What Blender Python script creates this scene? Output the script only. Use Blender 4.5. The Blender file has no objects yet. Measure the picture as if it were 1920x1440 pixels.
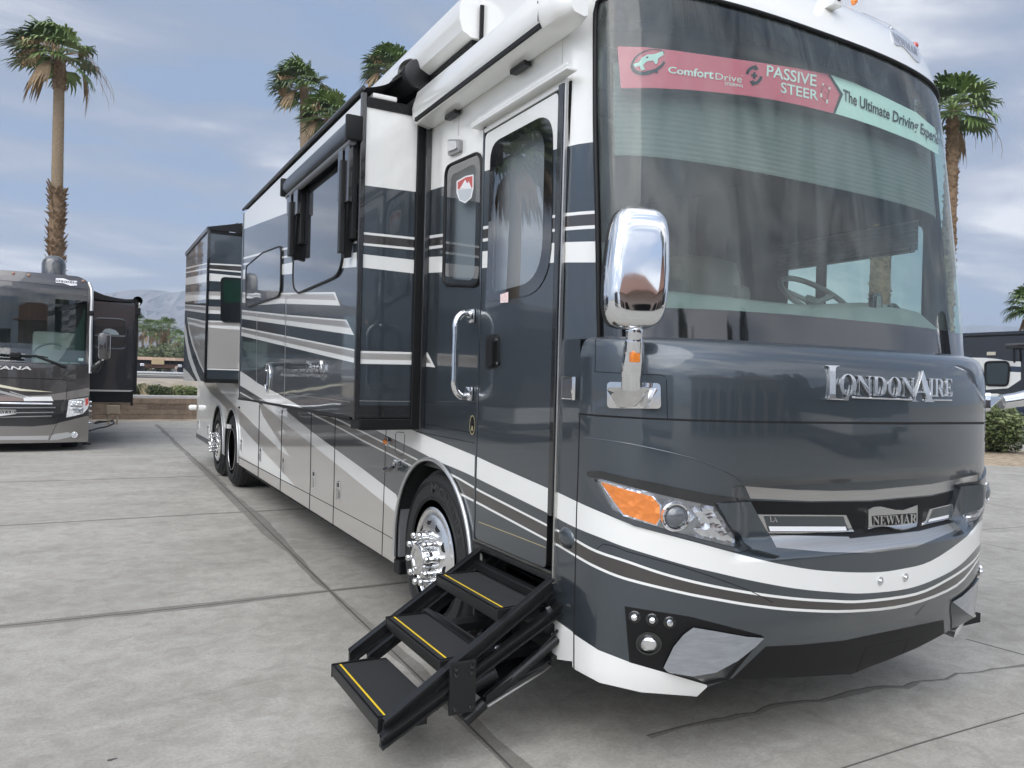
import bpy, bmesh, math, random
import numpy as np
from mathutils import Vector, Matrix, geometry
R = math.radians
SC = bpy.context.scene
COL = SC.collection

# ------------------------------------------------------------------ camera, world, sun, exposure
FPX = 1450.0                       # focal length in pixels of the 1920 wide photograph
YAW, PIT, ROL, CAMH, CAMX = R(28.95), R(-0.15), R(1.5), 1.6, -1.87
_cy, _sy = math.cos(YAW), math.sin(YAW)
_f = np.array([_sy*math.cos(PIT), _cy*math.cos(PIT), math.sin(PIT)])
_r = np.array([_cy, -_sy, 0.0]); _u = np.cross(_r, _f)
CR = _r*math.cos(ROL) + _u*math.sin(ROL); CU = -_r*math.sin(ROL) + _u*math.cos(ROL); CF = _f
CC = np.array([CAMX, 0.0, CAMH])
cam = bpy.data.cameras.new('camera'); cam.sensor_width = 36.0; cam.lens = FPX/1920*36.0
cam.clip_start = 0.05; cam.clip_end = 20000
co = bpy.data.objects.new('camera', cam); COL.objects.link(co)
co.matrix_world = Matrix(((CR[0], CU[0], -CF[0], CC[0]), (CR[1], CU[1], -CF[1], CC[1]), (CR[2], CU[2], -CF[2], CC[2]), (0, 0, 0, 1)))
SC.camera = co

SUN_EL, SUN_AZ = R(42), R(222)     # azimuth clockwise from +Y
SUND = Vector((math.sin(SUN_AZ)*math.cos(SUN_EL), math.cos(SUN_AZ)*math.cos(SUN_EL), math.sin(SUN_EL)))
W = bpy.data.worlds.new('World'); SC.world = W; W.use_nodes = True
nt = W.node_tree; nt.nodes.clear()
def N(nt, t, **k):
    n = nt.nodes.new(t)
    for a, b in k.items():
        if a[0] == '_': n.inputs[a[1:].replace('_', ' ')].default_value = b
        else: setattr(n, a, b)
    return n
def L(nt, a, b): nt.links.new(a, b)
def world():
    out = N(nt, 'ShaderNodeOutputWorld'); bg = N(nt, 'ShaderNodeBackground'); bg.inputs['Strength'].default_value = 0.1
    sky = N(nt, 'ShaderNodeTexSky', sky_type='NISHITA', sun_disc=False, sun_elevation=SUN_EL, sun_rotation=SUN_AZ, dust_density=2.0)
    tc = N(nt, 'ShaderNodeTexCoord'); sep = N(nt, 'ShaderNodeSeparateXYZ'); L(nt, tc.outputs['Generated'], sep.inputs[0])
    def M(op, a, b=None, c=None):
        n = N(nt, 'ShaderNodeMath', operation=op)
        for i, x in enumerate((a, b, c)):
            if x is None: continue
            if isinstance(x, (int, float)): n.inputs[i].default_value = x
            else: L(nt, x, n.inputs[i])
        return n.outputs[0]
    z = M('MAXIMUM', sep.outputs[2], 0.0)
    den = M('ADD', z, 0.14)
    cb = N(nt, 'ShaderNodeCombineXYZ'); L(nt, M('DIVIDE', sep.outputs[0], den), cb.inputs[0]); L(nt, M('DIVIDE', sep.outputs[1], den), cb.inputs[1])
    mp = N(nt, 'ShaderNodeMapping'); L(nt, cb.outputs[0], mp.inputs[0]); mp.inputs['Rotation'].default_value = (0, 0, R(35)); mp.inputs['Scale'].default_value = (0.62, 1.35, 1)
    def noise(sc, det, rough, dist, off):
        m2 = N(nt, 'ShaderNodeMapping'); m2.inputs['Location'].default_value = off; L(nt, mp.outputs[0], m2.inputs[0])
        n = N(nt, 'ShaderNodeTexNoise'); n.inputs['Scale'].default_value = sc; n.inputs['Detail'].default_value = det
        n.inputs['Roughness'].default_value = rough; n.inputs['Distortion'].default_value = dist; L(nt, m2.outputs[0], n.inputs['Vector']); return n.outputs['Fac']
    def ramp(fac, stops):
        r = N(nt, 'ShaderNodeValToRGB'); L(nt, fac, r.inputs[0]); e = r.color_ramp.elements
        while len(e) > 1: e.remove(e[0])
        e[0].position = stops[0][0]; e[0].color = (*stops[0][1], 1)
        for p, c in stops[1:]:
            q = e.new(p); q.color = (*c, 1)
        return r.outputs[0]
    big = noise(0.55, 3, 0.5, 0.3, (3.1, 0.4, 0)); fine = noise(1.7, 9, 0.56, 0.5, (0.7, 5.2, 0))
    f = M('MULTIPLY_ADD', M('ADD', M('MULTIPLY', big, 0.55), M('MULTIPLY', fine, 0.57)), 1.95, -0.545)
    cl = ramp(f, [(0.36, (0.215, 0.30, 0.455)), (0.45, (0.26, 0.31, 0.41)), (0.525, (0.33, 0.365, 0.455)), (0.60, (0.50, 0.52, 0.58)), (0.72, (0.86, 0.86, 0.87))])
    # brighter cloud on the side of the veiled sun
    dt = N(nt, 'ShaderNodeVectorMath', operation='DOT_PRODUCT'); L(nt, tc.outputs['Generated'], dt.inputs[0]); dt.inputs[1].default_value = SUND
    lobe = M('MULTIPLY', M('POWER', M('MAXIMUM', dt.outputs['Value'], 0.0), 2.0), 2.6)
    low = M('MULTIPLY', M('POWER', M('SUBTRACT', 1.0, z), 10.0), 0.75)
    k = M('MULTIPLY', M('ADD', M('ADD', lobe, 1.0), low), 10.0)
    sc = N(nt, 'ShaderNodeVectorMath', operation='SCALE'); L(nt, cl, sc.inputs[0]); L(nt, k, sc.inputs['Scale'])
    mx = N(nt, 'ShaderNodeMix', data_type='RGBA'); mx.inputs['Factor'].default_value = 0.88
    L(nt, sky.outputs[0], mx.inputs[6]); L(nt, sc.outputs[0], mx.inputs[7])
    L(nt, mx.outputs[2], bg.inputs['Color']); L(nt, bg.outputs[0], out.inputs['Surface'])
world()
sun = bpy.data.lights.new('sun', 'SUN'); sun.energy = 1.5; sun.angle = R(60); sun.color = (1.0, 0.96, 0.9)
so = bpy.data.objects.new('sun', sun); COL.objects.link(so); so.rotation_euler = SUND.to_track_quat('Z', 'Y').to_euler()
SC.view_settings.view_transform = 'Standard'; SC.view_settings.look = 'None'; SC.view_settings.exposure = 0.47; SC.view_settings.gamma = 1.0
try:
    SC.cycles.max_bounces = 10; SC.cycles.transparent_max_bounces = 24; SC.cycles.glossy_bounces = 6; SC.cycles.use_denoising = True
    SC.cycles.sample_clamp_indirect = 6.0
except Exception: pass

# ------------------------------------------------------------------ photo pixel -> point on a real plane
def ray(x, y): return CR*(x-960)/FPX - CU*(y-720)/FPX + CF
def onX(x, y, X0=0.0):
    d = ray(x, y); return CC + d*(X0-CC[0])/d[0]
def onY(x, y, Y0):
    d = ray(x, y); return CC + d*(Y0-CC[1])/d[1]
def onZ(x, y, Z0=0.0):
    d = ray(x, y); return CC + d*(Z0-CC[2])/d[2]
def at(x, y, depth): return CC + ray(x, y)*depth

# ------------------------------------------------------------------ materials
MATS = {}
def mat(name, col, rough=0.5, metal=0.0, coat=0.0, var=0.0, vscale=4.0, bump=0.0, bscale=30.0, spec=0.5, emit=None, col2=None, coat_rough=0.03, facet=0, vdet=6, stretch=None, wave=0.0):
    if name in MATS: return MATS[name]
    m = bpy.data.materials.new(name); m.use_nodes = True; t = m.node_tree; b = t.nodes['Principled BSDF']
    b.inputs['Base Color'].default_value = (*col, 1); b.inputs['Roughness'].default_value = rough; b.inputs['Metallic'].default_value = metal
    b.inputs['Coat Weight'].default_value = coat; b.inputs['Coat Roughness'].default_value = coat_rough; b.inputs['Coat IOR'].default_value = 1.65; b.inputs['Specular IOR Level'].default_value = spec
    tc = N(t, 'ShaderNodeTexCoord'); vec = tc.outputs['Object']
    if stretch:
        mp = N(t, 'ShaderNodeMapping'); mp.inputs['Scale'].default_value = stretch; L(t, vec, mp.inputs[0]); vec = mp.outputs[0]
    if var or col2:
        n = N(t, 'ShaderNodeTexNoise'); n.inputs['Scale'].default_value = vscale; n.inputs['Detail'].default_value = vdet; n.inputs['Roughness'].default_value = 0.6
        L(t, vec, n.inputs['Vector'])
        c2 = col2 or tuple(min(1, c*(1+var)) for c in col); c1 = col if col2 else tuple(c*(1-var) for c in col)
        r = N(t, 'ShaderNodeValToRGB'); r.color_ramp.elements[0].position = 0.32; r.color_ramp.elements[1].position = 0.68
        r.color_ramp.elements[0].color = (*c1, 1); r.color_ramp.elements[1].color = (*c2, 1)
        L(t, n.outputs['Fac'], r.inputs[0]); L(t, r.outputs[0], b.inputs['Base Color'])
    if bump or wave:
        n2 = N(t, 'ShaderNodeTexNoise'); n2.inputs['Scale'].default_value = bscale; n2.inputs['Detail'].default_value = 1 if wave else 5; L(t, vec, n2.inputs['Vector'])
        bp = N(t, 'ShaderNodeBump'); bp.inputs['Strength'].default_value = bump or 1.0; bp.inputs['Distance'].default_value = wave or 0.02
        L(t, n2.outputs['Fac'], bp.inputs['Height']); L(t, bp.outputs[0], b.inputs['Normal'])
        if wave: L(t, bp.outputs[0], b.inputs['Coat Normal'])
    if facet:                      # moulded facets of a lamp bowl or lens
        vo = N(t, 'ShaderNodeTexVoronoi'); vo.inputs['Scale'].default_value = facet; L(t, vec, vo.inputs['Vector'])
        bp = N(t, 'ShaderNodeBump'); bp.inputs['Strength'].default_value = 1.0; bp.inputs['Distance'].default_value = 0.22/facet
        L(t, vo.outputs['Distance'], bp.inputs['Height']); L(t, bp.outputs[0], b.inputs['Normal'])
    if emit:
        b.inputs['Emission Color'].default_value = (*emit[0], 1); b.inputs['Emission Strength'].default_value = emit[1]
    MATS[name] = m; return m
def glass(name, tint, gl=1.0, ior=1.5, rough=0.0, band=None, dust_veil=0.0):
    if name in MATS: return MATS[name]
    m = bpy.data.materials.new(name); m.use_nodes = True; t = m.node_tree; t.nodes.clear()
    out = N(t, 'ShaderNodeOutputMaterial'); mx = N(t, 'ShaderNodeMixShader'); tr = N(t, 'ShaderNodeBsdfTransparent'); g = N(t, 'ShaderNodeBsdfGlossy')
    tr.inputs[0].default_value = (*tint, 1); g.inputs['Roughness'].default_value = rough; g.inputs[0].default_value = (gl, gl, gl, 1)
    gg = N(t, 'ShaderNodeNewGeometry'); dp = N(t, 'ShaderNodeVectorMath', operation='DOT_PRODUCT'); L(t, gg.outputs['Incoming'], dp.inputs[0]); L(t, gg.outputs['Normal'], dp.inputs[1])
    def MM(op, a, b=None):
        n = N(t, 'ShaderNodeMath', operation=op)
        for i, x in enumerate((a, b)):
            if x is None: continue
            if isinstance(x, (int, float)): n.inputs[i].default_value = x
            else: L(t, x, n.inputs[i])
        return n.outputs[0]
    f0 = ((ior-1)/(ior+1))**2; sch = MM('ADD', MM('MULTIPLY', MM('POWER', MM('SUBTRACT', 1.0, MM('ABSOLUTE', dp.outputs['Value'])), 5.0), 1-f0), f0)
    if band:                       # shade band of dyed glass along the upper edge
        ge = N(t, 'ShaderNodeNewGeometry'); sp = N(t, 'ShaderNodeSeparateXYZ'); L(t, ge.outputs['Position'], sp.inputs[0])
        mr = N(t, 'ShaderNodeMapRange'); mr.inputs[1].default_value = band[0]; mr.inputs[2].default_value = band[1]; L(t, sp.outputs[2], mr.inputs[0])
        cm = N(t, 'ShaderNodeMix', data_type='RGBA'); cm.inputs[6].default_value = (*tint, 1); cm.inputs[7].default_value = (*band[2], 1)
        L(t, mr.outputs[0], cm.inputs[0]); L(t, cm.outputs[2], tr.inputs[0])
    L(t, sch, mx.inputs[0]); L(t, tr.outputs[0], mx.inputs[1]); L(t, g.outputs[0], mx.inputs[2]); L(t, mx.outputs[0], out.inputs[0])
    if dust_veil:                       # dusty streaked film; its paleness also paints in the veil of reflected sky
        tc = N(t, 'ShaderNodeTexCoord'); mp = N(t, 'ShaderNodeMapping'); mp.inputs['Scale'].default_value = (3.0, 3.0, .45); L(t, tc.outputs['Object'], mp.inputs[0])
        nz = N(t, 'ShaderNodeTexNoise'); nz.inputs['Scale'].default_value = 1.6; nz.inputs['Detail'].default_value = 9; nz.inputs['Roughness'].default_value = .62; nz.inputs['Distortion'].default_value = 1.2; L(t, mp.outputs[0], nz.inputs['Vector'])
        mr = N(t, 'ShaderNodeMapRange'); mr.inputs[1].default_value = .38; mr.inputs[2].default_value = .72; mr.inputs[3].default_value = dust_veil*.25; mr.inputs[4].default_value = dust_veil*2.1; L(t, nz.outputs['Fac'], mr.inputs[0])
        df = N(t, 'ShaderNodeBsdfDiffuse'); df.inputs[0].default_value = (.66, .74, .72, 1); m2 = N(t, 'ShaderNodeMixShader'); L(t, mr.outputs[0], m2.inputs[0]); L(t, mx.outputs[0], m2.inputs[1]); L(t, df.outputs[0], m2.inputs[2]); L(t, m2.outputs[0], out.inputs[0])
    MATS[name] = m; return m
navy = mat('navy_metallic_paint', (0.060, 0.075, 0.088), 0.36, 0.65, 1.0, var=0.10, vscale=700, wave=0.004, bscale=1.1)
whitep = mat('white_paint', (0.80, 0.80, 0.77), 0.3, 0, 0.9, wave=0.003, bscale=1.1)
taupe = mat('taupe_metallic_paint', (0.66, 0.625, 0.585), 0.38, 0.72, 1.0, wave=0.003, bscale=1.1)
brown = mat('dark_brown_paint', (0.075, 0.068, 0.064), 0.38, 0.7, 1.0, wave=0.003, bscale=1.1)
blk = mat('black_rubber_trim', (0.006, 0.006, 0.0065), 0.5, spec=0.3)
blkg = mat('black_gloss_trim', (0.008, 0.009, 0.010), 0.25, 0, 0.8)
blkm = mat('black_powder_coat', (0.008, 0.0085, 0.009), 0.40, 0.0, bump=0.12, bscale=180, spec=0.45)
seamm = mat('panel_gap_shadow', (0.006, 0.006, 0.007), 0.9)
chrome = mat('chrome', (0.80, 0.81, 0.82), 0.045, 1.0)
alu = mat('polished_aluminium', (0.86, 0.86, 0.85), 0.24, 1.0)
brush = mat('brushed_aluminium', (0.62, 0.61, 0.59), 0.34, 1.0, var=0.08, vscale=3, stretch=(1, 1, 90))
rubber = mat('tyre_rubber', (0.013, 0.013, 0.0135), 0.65, bump=0.15, bscale=120)
rublet = mat('raised_tyre_lettering', (0.034, 0.034, 0.036), 0.6)
tread = mat('anti_slip_tread', (0.020, 0.021, 0.022), 0.85, var=0.35, vscale=160, bump=0.5, bscale=400)
yell = mat('yellow_edge_tape', (0.75, 0.52, 0.02), 0.5)
amber = mat('amber_lens', (0.90, 0.26, 0.03), 0.18, 0.2, 0.8, facet=34)
redl = mat('red_lens', (0.5, 0.03, 0.02), 0.15, 0, 1.0)
lampc = mat('lamp_reflector', (0.86, 0.87, 0.89), 0.10, 1.0, facet=30)
lampg = mat('lamp_housing_grey', (0.40, 0.41, 0.43), 0.20, 0.9, 0.5, facet=14)
clear = glass('clear_lens', (0.95, 0.96, 0.97))
gold = mat('gold_pinstripe', (0.42, 0.36, 0.20), 0.4, 0.3)
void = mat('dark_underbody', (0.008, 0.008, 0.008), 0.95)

# ------------------------------------------------------------------ mesh helpers
class MB:
    def __init__(s): s.v = []; s.f = []; s.m = []; s.mats = []; s.nor = {}
    def mi(s, m):
        if m not in s.mats: s.mats.append(m)
        return s.mats.index(m)
    def add(s, vs, fs, m, nor=None):
        o = len(s.v); s.v += [tuple(map(float, p)) for p in vs]; k = s.mi(m)
        for f in fs: s.f.append([i+o for i in f]); s.m.append(k)
        if nor is not None:
            for i, n in enumerate(nor): s.nor[o+i] = n
        return s
    def quad(s, a, b, c, d, m): return s.add([a, b, c, d], [(0, 1, 2, 3)], m)
    def box(s, lo, hi, m, bev=0.0, rot=None, org=(0, 0, 0)):
        x0, y0, z0 = lo; x1, y1, z1 = hi
        if bev <= 0:
            v = [(x, y, z) for x in (x0, x1) for y in (y0, y1) for z in (z0, z1)]
            f = [(0, 1, 3, 2), (4, 6, 7, 5), (0, 4, 5, 1), (2, 3, 7, 6), (0, 2, 6, 4), (1, 5, 7, 3)]
        else:
            b = min(bev, 0.49*min(x1-x0, y1-y0, z1-z0)); bm = bmesh.new()
            bmesh.ops.create_cube(bm, size=1.0)
            for q in bm.verts: q.co = Vector(((x0+x1)/2+q.co.x*(x1-x0), (y0+y1)/2+q.co.y*(y1-y0), (z0+z1)/2+q.co.z*(z1-z0)))
            bmesh.ops.bevel(bm, geom=bm.edges[:], offset=b, segments=2, affect='EDGES', profile=0.6)
            bm.verts.index_update(); v = [q.co[:] for q in bm.verts]; f = [[q.index for q in g.verts] for g in bm.faces]; bm.free()
        if rot is not None: v = [tuple(rot @ Vector(p) + Vector(org)) for p in v]
        elif org != (0, 0, 0): v = [(p[0]+org[0], p[1]+org[1], p[2]+org[2]) for p in v]
        return s.add(v, f, m)
    def tube(s, pts, r, m, n=10, caps=True):
        pts = [Vector(p) for p in pts]; rs = r if isinstance(r, (list, tuple)) else [r]*len(pts); V = []; F = []
        up = None
        for i, p in enumerate(pts):
            d = (pts[min(i+1, len(pts)-1)] - pts[max(i-1, 0)]).normalized()
            if up is None: up = d.orthogonal().normalized()
            a = (up - d*up.dot(d)); a = a.normalized() if a.length > 1e-6 else d.orthogonal().normalized(); up = a; b = d.cross(a)
            for k in range(n):
                t = 2*math.pi*k/n; V.append(p + (a*math.cos(t) + b*math.sin(t))*rs[i])
        for i in range(len(pts)-1):
            for k in range(n): F.append((i*n+k, i*n+(k+1) % n, (i+1)*n+(k+1) % n, (i+1)*n+k))
        if caps: F.append(tuple(range(n))[::-1]); F.append(tuple((len(pts)-1)*n+k for k in range(n)))
        return s.add(V, F, m)
    def lathe(s, prof, org, axis, m, n=48, close=False):
        # prof: (radius, along axis)
        ax = Vector(axis).normalized(); a = ax.orthogonal().normalized(); b = ax.cross(a); o = Vector(org); V = []; F = []
        for r, h in prof:
            for k in range(n):
                t = 2*math.pi*k/n; V.append(o + ax*h + (a*math.cos(t)+b*math.sin(t))*r)
        for i in range(len(prof)-1):
            for k in range(n): F.append((i*n+k, i*n+(k+1) % n, (i+1)*n+(k+1) % n, (i+1)*n+k))
        if prof[-1][0] > 1e-5: F.append(tuple((len(prof)-1)*n+k for k in range(n)))
        return s.add(V, F, m)
    def prism(s, poly, a, b, m, back=True):
        # poly: 3D points of a flat outline; a, b: offset vectors of front and back
        n = len(poly); P = [Vector(p) for p in poly]; a = Vector(a); b = Vector(b)
        V = [p+a for p in P] + [p+b for p in P]; F = [tuple(range(n))]
        if back: F.append(tuple(range(2*n-1, n-1, -1)))
        for i in range(n): F.append((i, i+n, (i+1) % n+n, (i+1) % n))
        return s.add(V, F, m)
    def build(s, name, parent=None, smooth=0, kind=None, label=None):
        me = bpy.data.meshes.new(name); me.from_pydata(s.v, [], s.f)
        for m in s.mats: me.materials.append(m)
        me.polygons.foreach_set('material_index', s.m)
        if s.nor:
            me.polygons.foreach_set('use_smooth', [True]*len(s.f)); me.update()
            vn = []
            base = [v.normal[:] for v in me.vertices]
            for i in range(len(s.v)): vn.append(s.nor.get(i, base[i]))
            me.normals_split_custom_set_from_vertices(vn)
        else:
            bm = bmesh.new(); bm.from_mesh(me); bmesh.ops.recalc_face_normals(bm, faces=bm.faces[:]); bm.to_mesh(me); bm.free()
            if smooth:
                me.polygons.foreach_set('use_smooth', [True]*len(s.f)); me.set_sharp_from_angle(angle=R(smooth))
        me.update()
        o = bpy.data.objects.new(name, me); COL.objects.link(o)
        if parent is not None:
            o.parent = parent; o.matrix_parent_inverse = parent.matrix_basis.inverted() if parent.type == 'EMPTY' else Matrix.Identity(4)
        if kind: o['kind'] = kind
        if label: o['label'] = label
        return o
def thing(name, label, cat, loc, group=None):
    o = bpy.data.objects.new(name, None); COL.objects.link(o); o.location = loc; o.empty_display_size = 0.2
    o['label'] = label; o['category'] = cat
    if group: o['group'] = group
    return o
def tag(o, label, cat, group=None, kind=None):
    o['label'] = label; o['category'] = cat
    if group: o['group'] = group
    if kind: o['kind'] = kind
    return o
def inside(p, poly):
    x, y = p; c = False; j = len(poly)-1
    for i in range(len(poly)):
        a, b = poly[i], poly[j]
        if (a[1] > y) != (b[1] > y) and x < (b[0]-a[0])*(y-a[1])/(b[1]-a[1])+a[0]: c = not c
        j = i
    return c
def painted(mb, outer, items, base, mapf, want=None, gu=(), gv=(), norf=None, back=None):
    """fill a 2D outline with flat areas of paint (later items on top, None = hole), then carry it onto a surface"""
    us = [p[0] for p in outer]; vs = [p[1] for p in outer]; lo = (min(us), min(vs)); hi = (max(us), max(vs))
    V = []; E = []
    def ring(poly):
        o = len(V); V.extend(Vector((float(a), float(b))) for a, b in poly)
        E.extend((o+i, o+(i+1) % len(poly)) for i in range(len(poly)))
    ring(outer)
    for poly, _ in items: ring(poly)
    for u in gu:
        if lo[0] < u < hi[0]: o = len(V); V.extend((Vector((u, lo[1]-1e-3)), Vector((u, hi[1]+1e-3)))); E.append((o, o+1))
    for v in gv:
        if lo[1] < v < hi[1]: o = len(V); V.extend((Vector((lo[0]-1e-3, v)), Vector((hi[0]+1e-3, v)))); E.append((o, o+1))
    rv, re, rf, *_ = geometry.delaunay_2d_cdt(V, E, [], 0, 1e-6)
    bbs = [(min(p[0] for p in q), max(p[0] for p in q), min(p[1] for p in q), max(p[1] for p in q)) for q, _ in items]
    by = {}
    for t in rf:
        c = sum((rv[i] for i in t), Vector((0, 0)))/len(t); c = (c.x, c.y)
        if not inside(c, outer): continue
        m = base
        for (poly, mm), bb in zip(items, bbs):
            if bb[0] <= c[0] <= bb[1] and bb[2] <= c[1] <= bb[3] and inside(c, poly): m = mm
        if m is None: continue
        by.setdefault(m, []).append(t)
    for m, ts in by.items():
        idx = {}; vv = []; nn = []; ff = []
        for t in ts:
            g = []
            for i in t:
                if i not in idx:
                    idx[i] = len(vv); p = rv[i]; vv.append(mapf(p.x, p.y))
                    if norf: nn.append(norf(p.x, p.y))
                g.append(idx[i])
            if want is not None:
                a, b, c = (Vector(vv[i]) for i in g[:3]); w = Vector(want) if not callable(want) else Vector(want(a))
                if (b-a).cross(c-a).dot(w) < 0: g = g[::-1]
            elif norf:
                a, b, c = (Vector(vv[i]) for i in g[:3])
                if (b-a).cross(c-a).dot(Vector(nn[g[0]])) < 0: g = g[::-1]
            ff.append(g)
        mb.add(vv, ff, m, nn if norf else None)
    return mb
def dens(poly, step=14, closed=True):
    out = []; n = len(poly)
    for i in range(n if closed else n-1):
        a, b = poly[i], poly[(i+1) % n]; k = max(1, int(math.hypot(b[0]-a[0], b[1]-a[1])/step))
        out += [(a[0]+(b[0]-a[0])*j/k, a[1]+(b[1]-a[1])*j/k) for j in range(k)]
    if not closed: out.append(poly[-1])
    return out
def smo(pts, k=5, closed=False):
    n = len(pts); out = []
    for i in range(n if closed else n-1):
        g = lambda j: np.array(pts[j % n] if closed else pts[max(0, min(n-1, j))], float)
        p0, p1, p2, p3 = g(i-1), g(i), g(i+1), g(i+2)
        for j in range(k):
            t = j/k; out.append(tuple(0.5*((2*p1)+(-p0+p2)*t+(2*p0-5*p1+4*p2-p3)*t*t+(-p0+3*p1-3*p2+p3)*t**3)))
    if not closed: out.append(tuple(map(float, pts[-1])))
    return out
def strip(top, bot): return list(top)+list(bot)[::-1]
def vline(pts, w): return [(x, y-w/2) for x, y in pts]+[(x, y+w/2) for x, y in pts[::-1]]
def hline(pts, w): return [(x-w/2, y) for x, y in pts]+[(x+w/2, y) for x, y in pts[::-1]]
def rrect(pts, r, k=5):
    """outline with every corner rounded by r (same units as pts)"""
    out = []; n = len(pts)
    for i in range(n):
        p = np.array(pts[i], float); a = np.array(pts[i-1], float)-p; b = np.array(pts[(i+1) % n], float)-p
        rr = r[i] if isinstance(r, (list, tuple)) else r
        ra = min(rr, 0.48*np.linalg.norm(a)); rb = min(rr, 0.48*np.linalg.norm(b)); A = p+a/np.linalg.norm(a)*ra; B = p+b/np.linalg.norm(b)*rb
        for j in range(k+1):
            t = j/k; out.append(tuple((1-t)**2*A+2*t*(1-t)*p+t*t*B))
    return out
SERIF = {}
for i, c in enumerate('ABCDEFGHIJKLMNOPQRSTUVWXYZ'): SERIF[c] = chr(0x1D400+i)
_tc = {}
def text_shape(s, serif=False, extrude=0.0, bold=0.0, bevel=0.0, res=3):
    k = (s, serif, extrude, bold, bevel)
    if k in _tc: return _tc[k]
    cu = bpy.data.curves.new('lettering', 'FONT'); cu.body = ''.join(SERIF.get(c, c) for c in s) if serif else s
    cu.extrude = extrude; cu.offset = bold; cu.bevel_depth = bevel; cu.resolution_u = res; cu.fill_mode = 'FRONT' if extrude == 0 else 'BOTH'
    ob = bpy.data.objects.new('lettering', cu); COL.objects.link(ob); dg = bpy.context.evaluated_depsgraph_get(); dg.update()
    me = bpy.data.meshes.new_from_object(ob.evaluated_get(dg)); v = [tuple(q.co) for q in me.vertices]; f = [tuple(p.vertices) for p in me.polygons]
    bpy.data.objects.remove(ob); bpy.data.curves.remove(cu); bpy.data.meshes.remove(me)
    _tc[k] = (v, f); return v, f
def text_on(mb, s, quad, hitf, m, serif=False, depth=0.0, bold=0.0, lift=0.003, cap=None):
    """lettering whose baseline/cap line follow four photo corners BL, BR, TL, TR on a surface; hitf(px,py) -> (point, normal)"""
    v, f = text_shape(s, serif, 0.05 if depth else 0.0, bold)
    if not v: return mb
    x0 = min(p[0] for p in v); x1 = max(p[0] for p in v); h = cap or max(p[1] for p in v)
    BL, BR, TL, TR = (np.array(q, float) for q in quad); V = []
    for x, y, z in v:
        u = (x-x0)/(x1-x0); w = y/h; q = (BL+(BR-BL)*u)*(1-w)+(TL+(TR-TL)*u)*w
        P, n = hitf(q[0], q[1]); V.append(tuple(np.array(P)+np.array(n)*(lift+(depth*(z+0.05)/0.1 if depth else 0))))
    return mb.add(V, f, m)
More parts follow.
